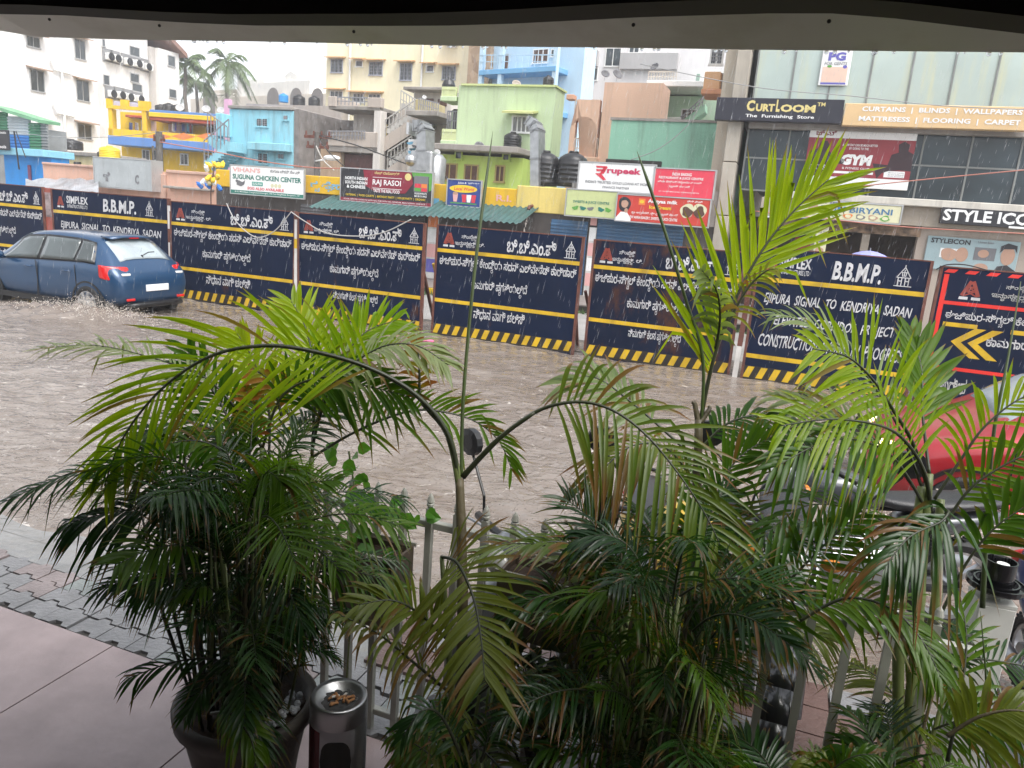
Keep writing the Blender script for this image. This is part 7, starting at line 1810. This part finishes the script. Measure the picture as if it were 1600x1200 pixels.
bush(p7, 34, .30, .75, .22, 81, (LD, LM, LM, LO), ln=(.24, .42), L=(.12, .18), w=.0095, el=(20, 75), brown=.1)
p8 = palm('low narrow leaved palm between the bushy palm and the corner palm', 1240, 1220, 2.15, .18, .28)
bush(p8, 24, .30, .75, .14, 91, (LD, LM, LP), ln=(.24, .40), L=(.12, .18), w=.010, el=(25, 80), brown=.1)

# climbing leaves on the fence and the thin dark shrub
def leafy(o, mat, spots, size, rg, name='leaves'):
    mb = MB()
    for P in spots:
        l = size*rg.uniform(.7, 1.2); a = rg.uniform(0, 6.28); t = Vector((math.cos(a), math.sin(a), rg.uniform(-.9, .1))).normalized(); s_ = t.cross(Vector((rg.uniform(-.3, .3), -1, .4))).normalized(); nn_ = s_.cross(t)
        sh = [(0, 0, 0), (.12, .38, .06), (.45, .46, .08), (.8, .22, .04), (1.05, 0, -.05), (.8, -.22, .04), (.45, -.46, .08), (.12, -.38, .06)]
        b0 = len(mb.v); mb.v += [tuple(P-o.location+t*l*u+s_*l*v+nn_*l*h) for u, v, h in sh]+[tuple(P-o.location+t*l*.5-nn_*l*.03)]; mb.col += [(0, rg.random(), 0)]*9
        for k in range(8): mb.f.append([b0+k, b0+(k+1) % 8, b0+8]); mb.mi.append(0)
    return mb.build(name, mat, o, colattr=True)
LC = leaf_mat('creeper_leaf', (.05, .16, .015), (.10, .24, .03)); LS = leaf_mat('shrub_leaf', (.02, .035, .015), (.03, .055, .02), trans=.15)
rc = random.Random(5)
c0 = at_depth(545, 860, 2.95); cr = thing('climbing_plant', 'green climbing plant with broad leaves on the fence left of the slender palm', 'climber', (c0.x, c0.y, .06), 0)
sp_ = [at_depth(535+rc.gauss(0, 15)+i*.9, 700+i*4.5+rc.gauss(0, 8), 2.95+rc.uniform(-.08, .08)) for i in range(42)]+[at_depth(570+rc.random()*100, 775+rc.random()*50, 2.95) for i in range(22)]
leafy(cr, LC, sp_, .055, rc); m = MB(); m.tube([Vector((0, 0, .2)), at_depth(560, 800, 2.95)-cr.location, at_depth(545, 705, 2.95)-cr.location], .004, 6); m.build('vine', STEMG, cr)
c0 = at_depth(850, 1150, 2.55); shb_ = thing('potted_shrub', 'thin dark branching shrub with hanging heart shaped leaves', 'shrub', (c0.x, c0.y, .06), 0)
m = MB(); m.lathe([(0, 0), (.10, 0), (.14, .2), (.15, .22), (.13, .22), (0, .2)], n=24); m.build('pot', M('clay_pot'), shb_, smooth=True)
sp_ = []; m = MB()
for i in range(22):
    x0 = 850+rc.uniform(-25, 25); x1 = x0+rc.gauss(0, 60); y1 = 990+rc.random()*120; P = [shb_.location+Vector((0, 0, .22)), at_depth((x0+x1)/2, (1200+y1)/2-20, 2.5), at_depth(x1, y1, 2.5+rc.uniform(-.1, .1))]; C = crom(P, 4); m.tube([p-shb_.location for p in C], [.006-.005*k/(len(C)-1) for k in range(len(C))], 5); sp_ += [C[k] for k in (4, 6, 8)]+[P[2]]
m.build('branches', RACHD, shb_); leafy(shb_, LS, sp_, .045, rc)

# a cleaning stick and bits of litter on the water
fl_ = MB(); rng = random.Random(3)
P = at_z(668, 533, 0.02)
fl_.bbox(P.x-.10, P.y-.04, 0, P.x+.1, P.y+.05, .05, .02); fl_.bbox(P.x-.02, P.y-.09, 0.01, P.x+.12, P.y-.02, .06, .02)
tag(fl_.build('litter', P_('litter_pink', (.62, .15, .28))), 'small pink scrap of litter floating at the foot of the barriers', 'litter')

# ------------------------------------------------------------------ falling rain
WR_ = bpy.data.materials.new('rain_drop'); WR_.use_nodes = True
n, l = nodes_of(WR_); b_ = n['Principled BSDF']; b_.inputs['Base Color'].default_value = (.7, .72, .75, 1); b_.inputs['Roughness'].default_value = .15; b_.inputs['Transmission Weight'].default_value = .65; b_.inputs['IOR'].default_value = 1.33
rn = MB(); rng = random.Random(99)
for i in range(9000):
    t_ = rng.uniform(-7.5, 6); k_ = (t_+12.6); s_ = 6.16-k_*.36+rng.uniform(-1, 1)*k_*.95; z = rng.uniform(.05, 6.5)
    P = st(s_, t_, z); h = rng.uniform(.07, .15); r = .0008+.00007*k_; d_ = Vector((-.16*h, 0, -h))
    b0 = len(rn.v); rn.v += [tuple(P), tuple(P+d_*.6+Vector((r, 0, 0))), tuple(P+d_*.6+Vector((-r*.5, r*.86, 0))), tuple(P+d_*.6+Vector((-r*.5, -r*.86, 0))), tuple(P+d_)]
    for a in ((0, 1, 2), (0, 2, 3), (0, 3, 1), (4, 2, 1), (4, 3, 2), (4, 1, 3)): rn.f.append([b0+q for q in a]); rn.mi.append(0)
tag(rn.build('rain', WR_), 'falling rain drops over the street', 'rain', kind='stuff')

# ------------------------------------------------------------------ rain haze
hz = MB(); hz.box(-905, -65, -1.5, 905, 1505, 21)
hm = bpy.data.materials.new('rain_haze'); hm.use_nodes = True; n, l = nodes_of(hm)
n.remove(n['Principled BSDF']); pv_ = n.new('ShaderNodeVolumePrincipled'); pv_.inputs['Color'].default_value = (.92, .95, 1, 1); pv_.inputs['Density'].default_value = .0017; pv_.inputs['Anisotropy'].default_value = .2
l.new(pv_.outputs[0], n['Material Output'].inputs['Volume'])
tag(hz.build('haze', hm), 'thin pale rain haze filling the street', 'haze', kind='stuff')
